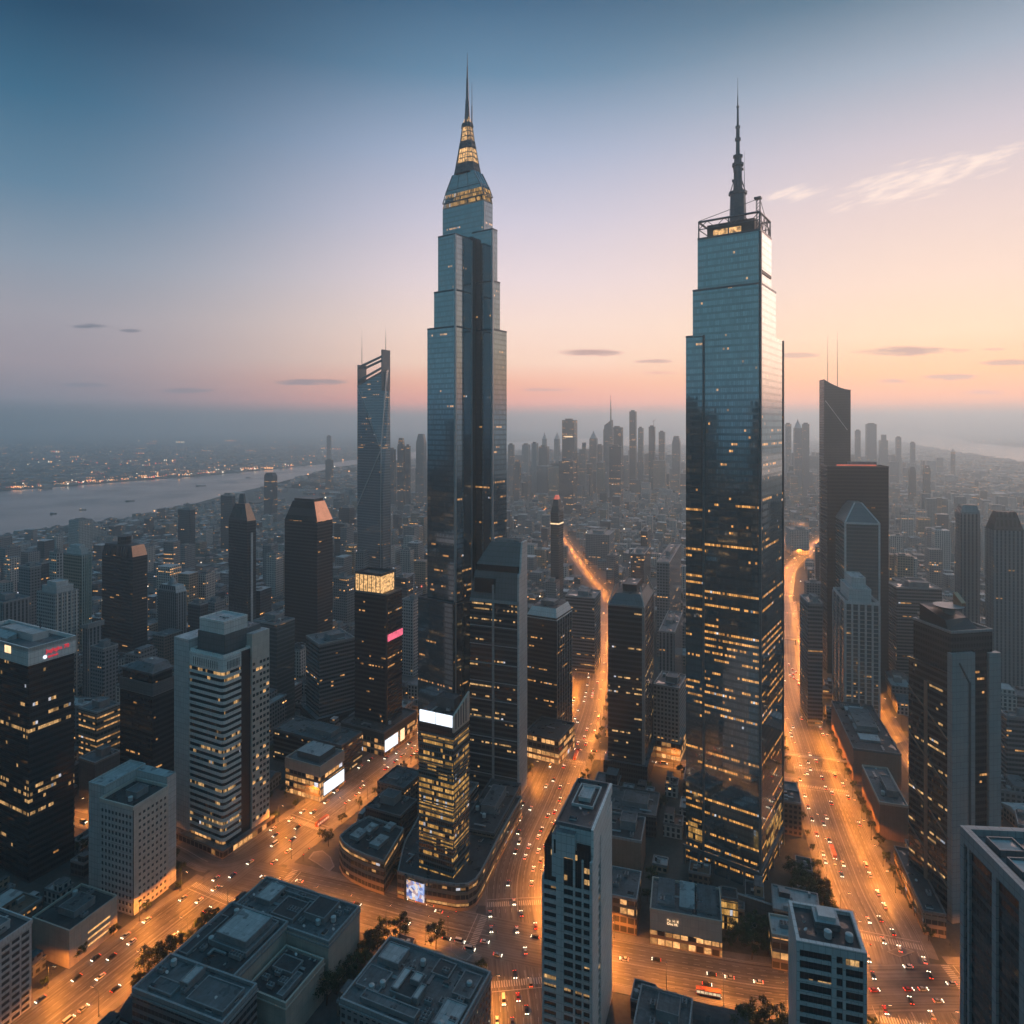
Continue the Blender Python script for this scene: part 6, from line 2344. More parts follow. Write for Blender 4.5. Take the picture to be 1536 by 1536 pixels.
# ---- skyline far away
sky_t = [
    (843, 868, 752, 630, 'far_c', 'flat', 'broad dark slab with one lit band, tallest block left in the far skyline'),
    (884, 898, 745, 646, 'far_a', 'pyr', 'slim grey tower with pale stepped pyramid top in the far skyline'),
    (905, 923, 748, 630, 'far_a', 'spire', 'far skyline tower with slanting top and long thin spire'),
    (918, 937, 745, 641, 'far_c', 'flat', 'wide shouldered grey tower right before the spired far skyline tower'),
    (944, 957, 742, 617, 'far_c', 'flat', 'tallest flat topped dark slab of the far skyline'),
    (957, 967, 742, 642, 'far_a', 'flat', 'lower slab touching the tallest dark slab of the far skyline'),
    (973, 985, 742, 640, 'far_c', 'crane', 'grey tower with a small roof crane in the far skyline'),
    (988, 1000, 740, 648, 'far_a', 'flat', 'plain grey tower right of the crane topped skyline tower'),
    (1008, 1024, 740, 654, 'far_a', 'dome', 'round shouldered tower beside the mast tower in the far skyline'),
    (813, 821, 735, 648, 'far_b', 'pyr', 'thin pointed pale tower at the left of the far skyline'),
    (831, 841, 735, 648, 'far_b', 'pyr', 'pale pointed tower immediately left of the broad dark slab'),
    (808, 825, 748, 670, 'far_a', 'flat', 'squat grey tower below the thin pointed pale tower'),
    (783, 796, 740, 667, 'far_b', 'flat', 'pale block before the bright water in the far skyline'),
    (762, 772, 755, 667, 'far_a', 'flat', 'grey slab touching the right edge of the spire tower'),
    (771, 782, 760, 690, 'far_c', 'dome', 'dark rounded tower low in the gap beside the spire tower'),
    (869, 881, 752, 664, 'far_a', 'step', 'stepped grey tower just right of the broad dark slab'),
    (895, 907, 742, 668, 'far_a', 'flat', 'grey tower tucked left of the spired far skyline tower'),
    (914, 938, 765, 670, 'far_c', 'flat', 'dark block in front of the wide shouldered grey tower'),
    (838, 868, 775, 692, 'far_c', 'flat', 'dark wide block in front of the broad dark slab'),
    (797, 808, 750, 665, 'far_b', 'flat', 'pale slab among the left blocks of the far skyline'),
    (596, 608, 770, 657, 'far_c', 'dome', 'dark round topped tower between twisted tower and spire tower'),
    (608, 616, 770, 669, 'far_c', 'flat', 'narrow dark slab right of the round topped tower'),
    (624, 640, 765, 651, 'far_a', 'dome', 'rounded grey tower touching the left edge of the spire tower'),
    (583, 594, 765, 674, 'far_c', 'flat', 'dark block just right of the twisted tower'),
    (1190, 1203, 745, 628, 'far_a', 'pyr', 'grey tower with a sharp pyramid tip right of the mast tower'),
    (1203, 1214, 745, 636, 'far_a', 'flat', 'square shouldered tower joined right of the pyramid tipped one'),
    (1177, 1187, 740, 636, 'far_b', 'flat', 'faint pale slab touching the right edge of the mast tower'),
    (1298, 1315, 725, 636, 'far_a', 'flat', 'broad hazy block before the right hand water'),
    (1282, 1291, 725, 646, 'far_a', 'flat', 'slim hazy block between sail topped tower and broad hazy block'),
    (1318, 1332, 722, 652, 'far_a', 'step', 'stepped hazy block right of the broad hazy block'),
    (1343, 1352, 718, 656, 'far_a', 'flat', 'small hazy tower by the right river bank'),
    (1362, 1374, 762, 700, 'far_c', 'dome', 'domed hazy tower in the low city right of the black monolith'),
    (1384, 1396, 765, 698, 'far_c', 'dome', 'tall domed hazy tower right of the other domed one'),
    (1426, 1433, 720, 672, 'far_c', 'pyr', 'thin pointed hazy tower on the right river bank'),
    (490, 497, 700, 654, 'far_c', 'flat', 'tiny hazy block on the far bank left of the twisted tower'),
    (488, 500, 735, 690, 'far_c', 'flat', 'hazy tower at the river narrows left of the twisted tower'),
    (1365, 1373, 720, 664, 'far_a', 'flat', 'hazy slab near the water right of the small hazy tower'),
]
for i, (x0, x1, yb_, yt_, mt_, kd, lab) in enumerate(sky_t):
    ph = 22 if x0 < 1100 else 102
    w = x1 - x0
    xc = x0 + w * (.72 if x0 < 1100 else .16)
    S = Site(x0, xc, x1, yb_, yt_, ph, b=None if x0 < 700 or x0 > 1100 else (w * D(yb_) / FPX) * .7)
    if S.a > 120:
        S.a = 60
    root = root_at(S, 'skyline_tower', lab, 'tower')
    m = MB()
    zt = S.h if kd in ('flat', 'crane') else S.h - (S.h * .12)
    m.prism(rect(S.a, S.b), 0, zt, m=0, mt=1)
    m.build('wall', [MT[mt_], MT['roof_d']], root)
    m = MB()
    if kd == 'pyr':
        m.prism(rect(S.a * .9, S.b * .9), zt, S.h * .95, top=rect(S.a * .35, S.b * .35))
        m.prism(rect(S.a * .3, S.b * .3), S.h * .95, S.h, top=rect(.5, .5))
        m.build('pointed_top', MT['pale_p'], root)
    elif kd == 'spire':
        m.prism(rect(S.a * .9, S.b * .9), zt, S.h, top=[(x, y, zt + (S.h - zt) * (.45 if x < 0 else 1.0)) for x, y in rect(S.a * .8, S.b * .8)])
        m.build('slanting_top', MT[mt_], root)
        mast(root, S.a * .25, 0, S.h - 5, CAMH - (592 - HOR) / FPX * S.d, 3.2, 'spire')
    elif kd == 'dome':
        m.prism(rect(S.a, S.b), zt, S.h, top=rect(S.a * .6, S.b * .6))
        m.build('rounded_top', MT[mt_], root)
    elif kd == 'step':
        m.prism(rect(S.a * .55, S.b * .6, S.a * .2, 0), zt, S.h)
        m.build('upper_storey', MT[mt_], root)
    else:
        m.box(-S.a * .3, S.a * .2, -S.b * .3, S.b * .3, zt, zt + 5)
        m.build('plant_room', MT['plant_d'], root)
        if kd == 'crane':
            m = MB()
            m.tube((S.a * .3, 0, zt), (S.a * .3, 0, zt + 26), .9, .7, 4)
            m.tube((S.a * .3 - 6, 0, zt + 20), (S.a * .3 + 10, 0, zt + 30), .6, .5, 4)
            m.build('crane', MT['steel'], root)
    if i == 0:
        m = MB()
        m.box(-S.a * .3, S.a * .4, -S.b / 2 - .6, -S.b / 2 + .1, S.z(656), S.z(654))
        m.build('lit_band', MT['warmsign'], root)

# ------------------------------------------------------------------ the rest of the city
HEROES = list(RECTS)


def near_rect(r, pool=None):
    for q in (RECTS if pool is None else pool):
        if abs(q[0] - r[0]) < 120 and abs(q[1] - r[1]) < 120 and rects_hit(r, q):
            return True
    return False


# overlaps among the placed towers (a check for the builder only)
for i, p in enumerate(RECTS):
    for q in RECTS[i + 1:]:
        if abs(p[0] - q[0]) < 100 and abs(p[1] - q[1]) < 100:
            pp, qq = (p[0], p[1], p[2] - 2, p[3] - 2, p[4]), (q[0], q[1], q[2] - 2, q[3] - 2, q[4])
            if pp[2] > 0 and pp[3] > 0 and qq[2] > 0 and qq[3] > 0 and rects_hit(pp, qq) and p[1] < 900:
                print('OVERLAP', [round(v) for v in p[:4]], [round(v) for v in q[:4]],
                      'px', round(768 + p[0] / p[1] * 1000), round(768 + q[0] / q[1] * 1000))
rg = random.Random(2024)
CAND = []


def cells(d0, d1, cell, wmin, wmax, hfun, keep):
    th = R(-19)
    c, sn = math.cos(th), math.sin(th)
    n = int(d1 * 1.6 / cell)
    for i in range(-n, n):
        for j in range(-n, n):
            x, y = i * cell, j * cell
            x, y = x * c - y * sn, x * sn + y * c
            x += rg.uniform(-.12, .12) * cell
            y += rg.uniform(-.12, .12) * cell
            if not (d0 <= y < d1) or abs(x) > .80 * y + 60 or rg.random() > keep:
                continue
            w, l = rg.uniform(wmin, wmax), rg.uniform(wmin, wmax)
            h = hfun(x, y)
            if h <= 0 or in_river(x, y) or in_river(x + cell * .7, y) or in_river(x - cell * .7, y) or in_river(x, y - cell) or in_river(x, y + cell):
                continue
            yaw = th + rg.choice((0, 0, 0, R(rg.uniform(-14, 14))))
            r = (x, y, w / 2, l / 2, yaw)
            if y < 2000:
                if min(road_dist(px, py) for px, py in rect_pts(r) + [(x, y)]) < 6.5:
                    continue
                if near_rect((x, y, w / 2 + 2.5, l / 2 + 2.5, yaw), HEROES if y > 930 else None):
                    continue
            CAND.append((r, h))
            if y < 930:
                RECTS.append(r)


def hnear(x, y):
    h = rg.choice((9, 12, 12, 15, 18, 22))
    if y > 560 and rg.random() < .22:
        h = rg.uniform(28, 46)
    return h


def hmid(x, y):
    h = rg.choice((6, 8, 9, 10, 12, 15, 18, 22))
    q = rg.random()
    px = x / y
    if px < -.3 and y > 1250:
        return rg.uniform(5, 15) if q > .06 else rg.uniform(18, 40)
    if q < .14:
        h = rg.uniform(30, 55)
    if px < -.12 and y < 1650 and q < .20:
        h = rg.uniform(40, 85)
    if px > .45 and y < 1900 and q < .16:
        h = rg.uniform(45, 95)
    return h


def hfar(x, y):
    px = x / y
    # the far bank is low and thinly built
    if px < -.05 and y > 2300 and not (px > -.25 and y < 3600):
        return rg.uniform(6, 14) if rg.random() < .55 else 0
    h = rg.uniform(12, 36)
    core = math.exp(-((px - .12) / .16) ** 2) * math.exp(-((y - 3000) / 900) ** 2)
    core2 = math.exp(-((px - .47) / .14) ** 2) * math.exp(-((y - 3000) / 900) ** 2) * .7
    core3 = math.exp(-((px + .17) / .05) ** 2) * math.exp(-((y - 2500) / 700) ** 2) * .8
    q = max(core, core2, core3)
    if rg.random() < q * .85:
        h = rg.uniform(60, 175) * (.55 + .45 * q)
    return h


cells(255, 900, 31, 15, 26, hnear, .96)
cells(900, 2300, 31, 13, 25, hmid, .90)
cells(2300, 9000, 62, 24, 50, hfar, .80)

FM = [MT['far_a'], MT['far_b'], MT['far_c'], MT['far_w'], MT['bands'], MT['brown'], MT['roof'], MT['roof_d'], MT['roof_p'], MT['plant'], MT['roof_r']]


def filler(mb, r, h, far, rg, world=False, tone=None):
    x, y, a, b, yaw = r
    c, sn = math.cos(yaw), math.sin(yaw)
    ox, oy = (x, y) if world else (0, 0)
    if not world:
        c, sn = 1, 0

    def W(pts):
        return [(ox + p[0] * c - p[1] * sn, oy + p[0] * sn + p[1] * c) + tuple(p[2:]) for p in pts]
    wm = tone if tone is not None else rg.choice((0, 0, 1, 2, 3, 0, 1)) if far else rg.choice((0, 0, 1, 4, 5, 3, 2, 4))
    rm = rg.choice((6, 6, 7, 8, 6, 7, 10, 8))
    k = rg.random()
    sides = rect(2 * a, 2 * b)
    if far:
        mb.prism(W(sides), 0, h, m=wm, mt=rm)
        if rg.random() < .5:
            mb.prism(W(rect(a * .8, b * .7, rg.uniform(-.3, .3) * a, rg.uniform(-.3, .3) * b)), h, h + rg.uniform(2, 5), m=9, mt=rm)
        return wm
    u0 = rg.uniform(0, 400)
    if k < .14 and h < 16:          # pitched roof
        mb.prism(W(sides), 0, h, m=wm, cap=False, u0=u0)
        e = [(-a - .4, -b - .4), (a + .4, -b - .4), (a + .4, b + .4), (-a - .4, b + .4)]
        mb.prism(W(e), h - .2, h, top=W([(-a - .4, 0, h + 3.4), (a + .4, 0, h + 3.4), (a + .4, .01, h + 3.4), (-a - .4, .01, h + 3.4)]), m=rm)
        return wm
    mb.prism(W(sides), 0, h, m=wm, mt=rm, u0=u0)
    t = .5
    for q in ((-a - .1, a + .1, -b - .1, -b + t), (-a - .1, a + .1, b - t, b + .1), (-a - .1, -a + t, -b + t, b - t), (a - t, a + .1, -b + t, b - t)):
        mb.prism(W([(q[0], q[2]), (q[1], q[2]), (q[1], q[3]), (q[0], q[3])]), h - .4, h + 1.0, m=9)
    if k < .55:                     # upper storey on part of the roof
        s = rg.choice((-1, 1))
        mb.prism(W(rect(a * .95, b * 1.5, s * a * .42, 0)), h, h + rg.uniform(3.2, 7), m=wm, mt=rg.choice((6, 7, 8)), u0=u0 + 9)
    for _ in range(rg.randint(2, 5)):
        w, l = rg.uniform(1.2, a * .5), rg.uniform(1.2, b * .45)
        cx, cy_ = rg.uniform(-a + w / 2 + 1, a - w / 2 - 1), rg.uniform(-b + l / 2 + 1, b - l / 2 - 1)
        mb.prism(W(rect(w, l, cx, cy_)), h, h + rg.uniform(.8, 3.0), m=rg.choice((9, 9, 8, 7)), mt=rg.choice((6, 8, 9)))
    return wm


CAND.sort(key=lambda q: -(q[0][2] + q[0][3] + .8 * q[1]) / q[0][1])
TONE = {0: 'grey', 1: 'pale', 2: 'dark', 3: 'warm beige', 4: 'grey ribbon windowed', 5: 'brown'}


def zone(x, y):
    if y < 900:
        for nm, a, b in (('diagonal avenue', (-300, 135), (20, 800)), ('central avenue', (-20, 380), (118, 880)), ('right hand avenue', (190, 350), (365, 880))):
            pass
        A = -217 + (y - 313) * .46
        B_ = 5 + (y - 422) * .25
        C_ = 189 + (y - 311) * .30
        if x < A:
            return 'left of the diagonal avenue'
        if x < B_:
            return 'between the diagonal and central avenues'
        if x < C_:
            return 'between the central and right hand avenues'
        return 'right of the right hand avenue'
    px = x / y
    if px < -.24:
        return 'in the hazy city towards the river at left'
    if px < .07:
        return 'in the hazy city behind the spire tower'
    if px < .26:
        return 'in the hazy city beyond the obelisk tower'
    if px < .42:
        return 'in the hazy city behind the mast tower'
    return 'in the hazy city at the right'


IND = CAND[:296]
for (r, h) in IND:
    mb = MB()
    far = r[1] > 900
    wm = filler(mb, r, h, far, rg)
    size = 'low' if h < 20 else ('mid rise' if h < 40 else 'tall')
    z = zone(r[0], r[1])
    o = mb.build('city_block', FM)
    o.location = (r[0], r[1], 0)
    o.rotation_euler = (0, 0, r[4])
    tag(o, f"{size} {TONE[wm]} city block {z}", 'building', f"{size} {TONE[wm]} blocks {z}")
mb = MB()
for (r, h) in CAND[296:]:
    filler(mb, r, h, True, rg, True)
# the city behind the viewpoint, seen only in the glass of the towers
for k in range(520):
    x, y = rg.uniform(-1900, 900), rg.uniform(-900, 560)
    if abs(x) < .82 * y + 60 or math.hypot(x, y) < 150 or (y > -60 and x > -150):
        continue
    h = rg.uniform(20, 90) if rg.random() < .62 else rg.uniform(130, 340)
    w = rg.uniform(13, 24)
    filler(mb, (x, y, w, w * rg.uniform(.7, 1.2), rg.uniform(-.5, .2)), h, True, rg, True, 2)
stuff(mb.build('far_city', FM))
print('fillers', len(CAND), 'individual', len(IND))

# ------------------------------------------------------------------ street lamps
LAMP_W = 31000.0
m = MB()
m.tube((0, 0, 0), (0, 0, 11.4), .15, .10, 6, 0)
m.tube((0, 0, 11.4), (1.6, 0, 12.4), .09, .08, 5, 0)
m.tube((1.6, 0, 12.4), (4.4, 0, 12.6), .08, .06, 5, 0)
m.box(3.8, 5.4, -.28, .28, 12.52, 12.74, 0)
m.box(3.9, 5.3, -.22, .22, 12.40, 12.52, 1, bottom=True)
m.box(-.25, .25, -.25, .25, 0, .6, 0)
lamp_me = m.mesh('street_lamp', [MT['steel'], MT['lampg']])
lamp_d = bpy.data.lights.new('sodium_lamp', 'SPOT')
lamp_d.energy = LAMP_W
lamp_d.color = (1.0, .295, .035)
lamp_d.spot_size = R(164)
lamp_d.spot_blend = .35
lamp_d.shadow_soft_size = .5
lamp_far = lamp_d.copy()
lamp_far.energy = LAMP_W * 1.3
nl = 0
DESC = {'diagonal avenue': 'the diagonal avenue', 'central avenue': 'the central avenue', 'right hand avenue': 'the right hand avenue', 'cross street': 'the cross street',
        'back street': 'the back street behind the mast tower', 'side lane': 'the side lane by the white banded high rise', 'right branch avenue': 'the far branch of the right hand avenue', 'far central avenue': 'the far end of the central avenue', 'far right hand avenue': 'the far end of the right hand avenue', 'parallel lane': 'the lane right of the low halls'}
SP = {'diagonal avenue': 23, 'central avenue': 23, 'right hand avenue': 23, 'cross street': 22, 'back street': 26, 'side lane': 30, 'right branch avenue': 26, 'far central avenue': 22, 'far right hand avenue': 22, 'parallel lane': 40}
for nm, r in ROADS.items():
    fr = road_frames(nm)
    s_next = 5.0
    sides = (-1, 1) if r['w'] > 22 else (1,)
    for (p, t, n, s) in fr:
        if s < s_next:
            continue
        d = p.y
        s_next = s + SP[nm] * (1.0 if d < 750 else 1.7)
        if d < 258 or in_river(p.x, p.y) or (nm.startswith('far') and d < 1000):
            continue
        for side in sides:
            q = p + n * side * (r['w'] / 2 + 1.0)
            if road_dist(q.x, q.y, nm) < 1.0 or (d < 800 and near_rect((q.x + n.x * side * 1.0, q.y + n.y * side * 1.0, 1.6, 1.6, 0), HEROES)):
                continue
            o = inst('street_lamp', lamp_me, None, (q.x, q.y, .14))
            dirv = -n * side
            o.rotation_euler = (0, 0, math.atan2(dirv.y, dirv.x))
            tag(o, f"curved arm orange street lamp along {DESC[nm]}", 'street lamp', f"street lamps along {DESC[nm]}")
            l = bpy.data.objects.new('lamp_light', lamp_d if d < 750 else lamp_far)
            COL.objects.link(l)
            l.parent = o
            l.location = (4.6, 0, 12.1)
            nl += 1
print('lamps', nl)

# ------------------------------------------------------------------ cars


def car_mesh(kind, paint):
    m = MB()
    L, Wd = (4.5, 1.8) if kind != 'van' else (5.4, 2.0)
    H1, H2 = (.85, 1.45) if kind != 'van' else (1.0, 2.2)
    x0, x1, w = -L / 2, L / 2, Wd / 2
    m.prism([(x0, -w), (x1, -w * .92), (x1, w * .92), (x0, w)], .28, H1, top=[(x0 + .08, -w + .06, H1 + .05), (x1 - .15, -w * .88 + .06, H1 - .12), (x1 - .15, w * .88 - .06, H1 - .12), (x0 + .08, w - .06, H1 + .05)], m=0)
    c0, c1 = (x0 + .5, x1 - 1.3) if kind != 'van' else (x0 + .1, x1 - 1.0)
    r0, r1 = (c0 + .5, c1 - .75) if kind != 'van' else (c0 + .1, c1 - .6)
    lo = [(c0, -w + .1), (c1, -w + .1), (c1, w - .1), (c0, w - .1)]
    hi = [(r0, -w + .28), (r1, -w + .28), (r1, w - .28), (r0, w - .28)]
    m.prism(lo, H1 - .02, H2 - .12, top=hi, m=1, cap=False)
    m.prism(hi, H2 - .12, H2, m=0)
    for x in (x0 + .85, x1 - .9):
        for sy in (-1, 1):
            m.tube((x, sy * (w - .02), .32), (x, sy * (w - .22), .32), .32, .32, 10, 2)
    return m.mesh('car_body', [paint, MT['wglass'], MT['plant_d']])


PAINT = {'white': (.6, .6, .6), 'black': (.015, .015, .017), 'silver': (.35, .36, .37), 'red': (.28, .02, .02), 'blue': (.03, .06, .16)}
bodies = {}
for cn, col in PAINT.items():
    pm = plain('car_paint_' + cn, col, .3, .04, .5)
    bodies[cn, 'car'] = car_mesh('car', pm)
    if cn in ('white', 'silver'):
        bodies[cn, 'van'] = car_mesh('van', pm)
hb = MB()
hb.box(-.06, .08, -.26, .26, -.13, .17)
head_me = hb.mesh('headlight', MT['head'])
tb = MB()
tb.box(-.06, .06, -.26, .26, -.10, .12)
tail_me = tb.mesh('taillight', MT['tail'])
keys = [('white', 'car')] * 4 + [('black', 'car')] * 4 + [('silver', 'car')] * 4 + [('red', 'car'), ('blue', 'car'), ('white', 'van'), ('silver', 'van')]
rg = random.Random(99)
placed = []
plan = {'diagonal avenue': 74, 'central avenue': 80, 'right hand avenue': 80, 'cross street': 42, 'back street': 6, 'side lane': 4}
nc = 0
for nm, cnt in plan.items():
    fr = road_frames(nm)
    fr = [f for f in fr if 262 < f[0].y < 780]
    w = ROADS[nm]['w']
    lanes = max(2, int(w / 3.6) // 2 * 2)
    lw = (w - 1.6) / lanes
    tries = 0
    got = 0
    while got < cnt and tries < cnt * 12:
        tries += 1
        if got and rg.random() < .55:          # traffic bunches into queues
            k_ = min(max(last[0] + rg.choice((-2, 2, 3)), 0), len(fr) - 1)
            li = min(max(last[1] + rg.choice((0, 0, 1, -1)), 0), lanes - 1)
        else:
            k_, li = rg.randrange(len(fr)), rg.randrange(lanes)
        p, t, n, s = fr[k_]
        q = p + n * (-w / 2 + .8 + (li + .5) * lw) + t * rg.uniform(-3, 3)
        if any((q - v).length < 7 for v in placed):
            continue
        if abs(q.x) > q.y * .80:
            continue
        placed.append(q)
        last = (k_, li)
        away = li >= lanes / 2
        f = t if away else -t
        cn, kd = rg.choice(keys)
        L = 5.4 if kd == 'van' else 4.5
        hd = 'away from' if away else 'towards'
        root = thing('car' if kd == 'car' else 'van', f"{cn} {kd} driving {hd} the viewer on {DESC[nm].replace(' by the white banded high rise', '').replace(' behind the mast tower', '')}", kd, (q.x, q.y, ROADS[nm]['z'] + .02), math.atan2(f.y, f.x), f"{cn} {kd}s driving {hd} the viewer on {DESC[nm]}")
        inst('body', bodies[cn, kd], root)
        for sy in (-.6, .6):
            inst('headlight', head_me, root, (L / 2 - .03, sy, .66))
            inst('taillight', tail_me, root, (-L / 2 - .01, sy, .78))
        got += 1
        nc += 1
print('cars', nc)
# city buses
m = MB()
m.box(-5.8, 5.8, -1.25, 1.25, .35, 1.25, 0)
m.box(-5.75, 5.75, -1.2, 1.2, 1.25, 2.55, 1)
m.box(-5.8, 5.8, -1.25, 1.25, 2.55, 3.0, 0)
for k in range(7):
    x = -5.75 + k * 11.5 / 6
    m.box(x - .12, x + .12, -1.24, 1.24, 1.2, 2.6, 0)
m.box(-3, -.5, -.8, .8, 3.0, 3.3, 0)
for x in (-3.6, 3.8):
    for sy in (-1, 1):
        m.tube((x, sy * 1.27, .48), (x, sy * 1.0, .48), .48, .48, 10, 2)
bus_body = m.mesh('bus_body', [plain('bus_paint', (.34, .10, .05), .4, .1, .3), glow('bus_windows', (1.0, .72, .42), .9, .5, .6), MT['plant_d']])
for nm, off, py_d, lab in (('cross street', 11.0, 340, 'bus with lit windows on the cross street below the pale fronted building'), ('right hand avenue', -9.0, 430, 'lit bus coming down the right hand avenue beside the mast tower'),
                           ('diagonal avenue', 9.5, 470, 'lit bus on the diagonal avenue near the low beige store'), ('central avenue', 8.0, 560, 'lit bus on the central avenue below the dark office tower')):
    fr = road_frames(nm)
    f = min(fr, key=lambda q: abs(q[0].y - py_d) if nm != 'cross street' else abs(q[0].x - 100))
    p, t, n, s = f
    q = p + n * off
    root = thing('bus', lab, 'bus', (q.x, q.y, ROADS[nm]['z'] + .02), math.atan2(t.y, t.x) + (0 if off > 0 else math.pi))
    inst('body', bus_body, root)
    for sy in (-.8, .8):
        inst('headlight', head_me, root, (5.82, sy, .8))
        inst('taillight', tail_me, root, (-5.82, sy, .9))

# ------------------------------------------------------------------ trees
def leaf_mat():
    m, t, p = new_mat('leaves')
    oi = t.n.new('ShaderNodeObjectInfo')
    g = t.n.new('ShaderNodeTexCoord')
    nz = t.noise(g.outputs['Object'], .5, 3.0)
    nz2 = t.noise(g.outputs['Object'], 3.0, 2.0)
    col = t.mix(t.maprange(t.m('ADD', t.m('MULTIPLY', nz, .6), t.m('MULTIPLY', nz2, .4)), .35, .65), (.018, .034, .014), (.06, .085, .03))
    t.put(p.inputs['Base Color'], t.mix(1.0, col, t.maprange(oi.outputs['Random'], 0, 1, .7, 1.25), 'MULTIPLY'))
    p.inputs['Roughness'].default_value = .7
    p.inputs['Specular IOR Level'].default_value = .2
    return m


M_LEAF = leaf_mat()
M_BARK = plain('bark', (.07, .05, .035), .9, .3, .8)
crowns, trunks = [], []
for v in range(4):
    rg = random.Random(500 + v)
    H = (9.5, 11, 8.2, 12.5)[v]
    m = MB()
    m.tube((0, 0, 0), (.1, 0, H * .35), .28, .2, 7)
    m.tube((.1, 0, H * .35), (0, .15, H * .72), .2, .08, 6)
    tips = []
    for k in range(7):
        a = k * 2.4 + v
        z = H * (.30 + .05 * k)
        L = H * rg.uniform(.22, .34)
        e = (math.cos(a) * L, math.sin(a) * L, z + L * .7)
        m.tube((.05, 0, z), e, .1, .03, 5)
        tips.append(Vector(e))
    tips.append(Vector((0, .1, H * .8)))
    trunks.append(m.mesh('trunk', M_BARK))
    m = MB()
    blobs = [(t_, H * rg.uniform(.13, .21)) for t_ in tips] + [(t_ + Vector((rg.uniform(-1, 1), rg.uniform(-1, 1), rg.uniform(0, 1.4))) * H * .09, H * rg.uniform(.09, .15)) for t_ in tips]
    for c_, r_ in blobs:
        for _ in range(95):
            d = Vector((rg.gauss(0, 1), rg.gauss(0, 1), rg.gauss(0, .8)))
            d = d.normalized() * r_ * rg.random() ** .45
            p = c_ + d
            nrm = (d.normalized() + Vector((rg.uniform(-.7, .7), rg.uniform(-.7, .7), rg.uniform(-.2, .9)))).normalized()
            a = nrm.orthogonal().normalized()
            b = nrm.cross(a)
            s_ = rg.uniform(.16, .36)
            w_ = rg.uniform(0, math.pi)
            a, b = a * math.cos(w_) + b * math.sin(w_), b * math.cos(w_) - a * math.sin(w_)
            m.face([p - a * s_, p - b * s_ * .7, p + a * s_ * 1.2, p + b * s_ * .7])
    crowns.append(m.mesh('crown', M_LEAF))


def tree(x, y, label, group, rg, sc=1.0):
    v = rg.randrange(4)
    k = sc * rg.uniform(.8, 1.2)
    root = thing('street_tree', label, 'tree', (x, y, 0), rg.uniform(0, 6.28), group)
    inst('trunk', trunks[v], root, sc=(k, k, k))
    inst('crown', crowns[v], root, sc=(k * rg.uniform(.9, 1.15), k * rg.uniform(.9, 1.15), k))


rg = random.Random(77)
clusters = [
    ([(208, 1484), (222, 1468), (236, 1455), (250, 1444), (264, 1432), (278, 1422), (292, 1410), (306, 1398), (318, 1388), (256, 1432), (284, 1404)], 'dark tree in the row between the avenue and the low complex', 'trees beside the low complex', 1.1),
    ([(552, 1438), (562, 1422), (574, 1408), (590, 1402), (606, 1400), (622, 1406), (640, 1414), (536, 1456), (520, 1474), (548, 1452), (566, 1436), (505, 1492), (490, 1508), (654, 1424), (600, 1412)], 'dark tree crowding behind the vent covered low roof', 'trees behind the vent covered roof', 1.15),
    ([(254, 1246), (262, 1262), (258, 1300), (268, 1316), (282, 1330), (296, 1340), (250, 1286)], 'dark tree near the foot of the white banded high rise', 'trees by the white banded high rise', 1.0),
    ([(1188, 1322), (1200, 1332), (1212, 1344), (1222, 1356), (1232, 1368), (1210, 1318), (1222, 1334), (1236, 1352), (1196, 1348), (1244, 1384)], 'dark tree between mast tower foot and right hand avenue', 'trees beside the mast tower', 1.25),
    ([(1094, 1424), (1106, 1412), (1118, 1420), (1130, 1410), (1142, 1424), (1152, 1432), (1100, 1440), (1114, 1444), (1128, 1440), (1142, 1446), (1120, 1398), (1136, 1396), (1150, 1412)], 'dark tree in the small park below the grey boundary wall', 'trees in the small park', 1.2),
    ([(1112, 1560), (1126, 1552), (1140, 1560), (1154, 1556), (1168, 1566), (1182, 1570), (1133, 1572), (1160, 1580)], 'dark tree at the bottom edge left of the pale framed block', 'trees at the bottom edge', 1.2),
    ([(420, 1246), (432, 1236), (446, 1226), (458, 1222), (412, 1256)], 'small dark tree between low beige store and avenue', 'trees by the low beige store', .8),
    ([(930, 1430), (944, 1428), (958, 1432), (972, 1438), (1010, 1446), (1030, 1450), (1050, 1454), (1070, 1458), (1090, 1462), (1110, 1466), (1130, 1470)], 'small tree on the pavement along the upper side of the cross street', 'trees along the cross street', .7),
    ([(596, 1318), (602, 1306), (608, 1326)], 'dark tree in the gap between the two corner malls', 'trees between the corner malls', .9),
]
for pts, lab, grp, sc_ in clusters:
    for (px, py) in pts:
        x, y = G(px, py)
        if road_dist(x, y) < 1.5:
            continue
        tree(x, y, lab, grp, rg, sc_)
fr = road_frames('right hand avenue')
nx_ = 0
for (p, t, n, s) in fr:
    if s < nx_ or not (330 < p.y < 720):
        continue
    nx_ = s + 13
    q = p + n * (18 + 4.2)
    if road_dist(q.x, q.y) > 1.5:
        tree(q.x, q.y, 'small tree in the row on the right pavement of the right hand avenue', 'trees along the right hand avenue', rg, .62)
fr = road_frames('diagonal avenue')
nx_ = 0
for (p, t, n, s) in fr:
    if s < nx_ or not (300 < p.y < 620):
        continue
    nx_ = s + 17
    q = p - n * (18 + 4.0)
    if road_dist(q.x, q.y) > 1.5 and p.y < 520:
        tree(q.x, q.y, 'small tree in the row on the left pavement of the diagonal avenue', 'trees along the diagonal avenue', rg, .6)

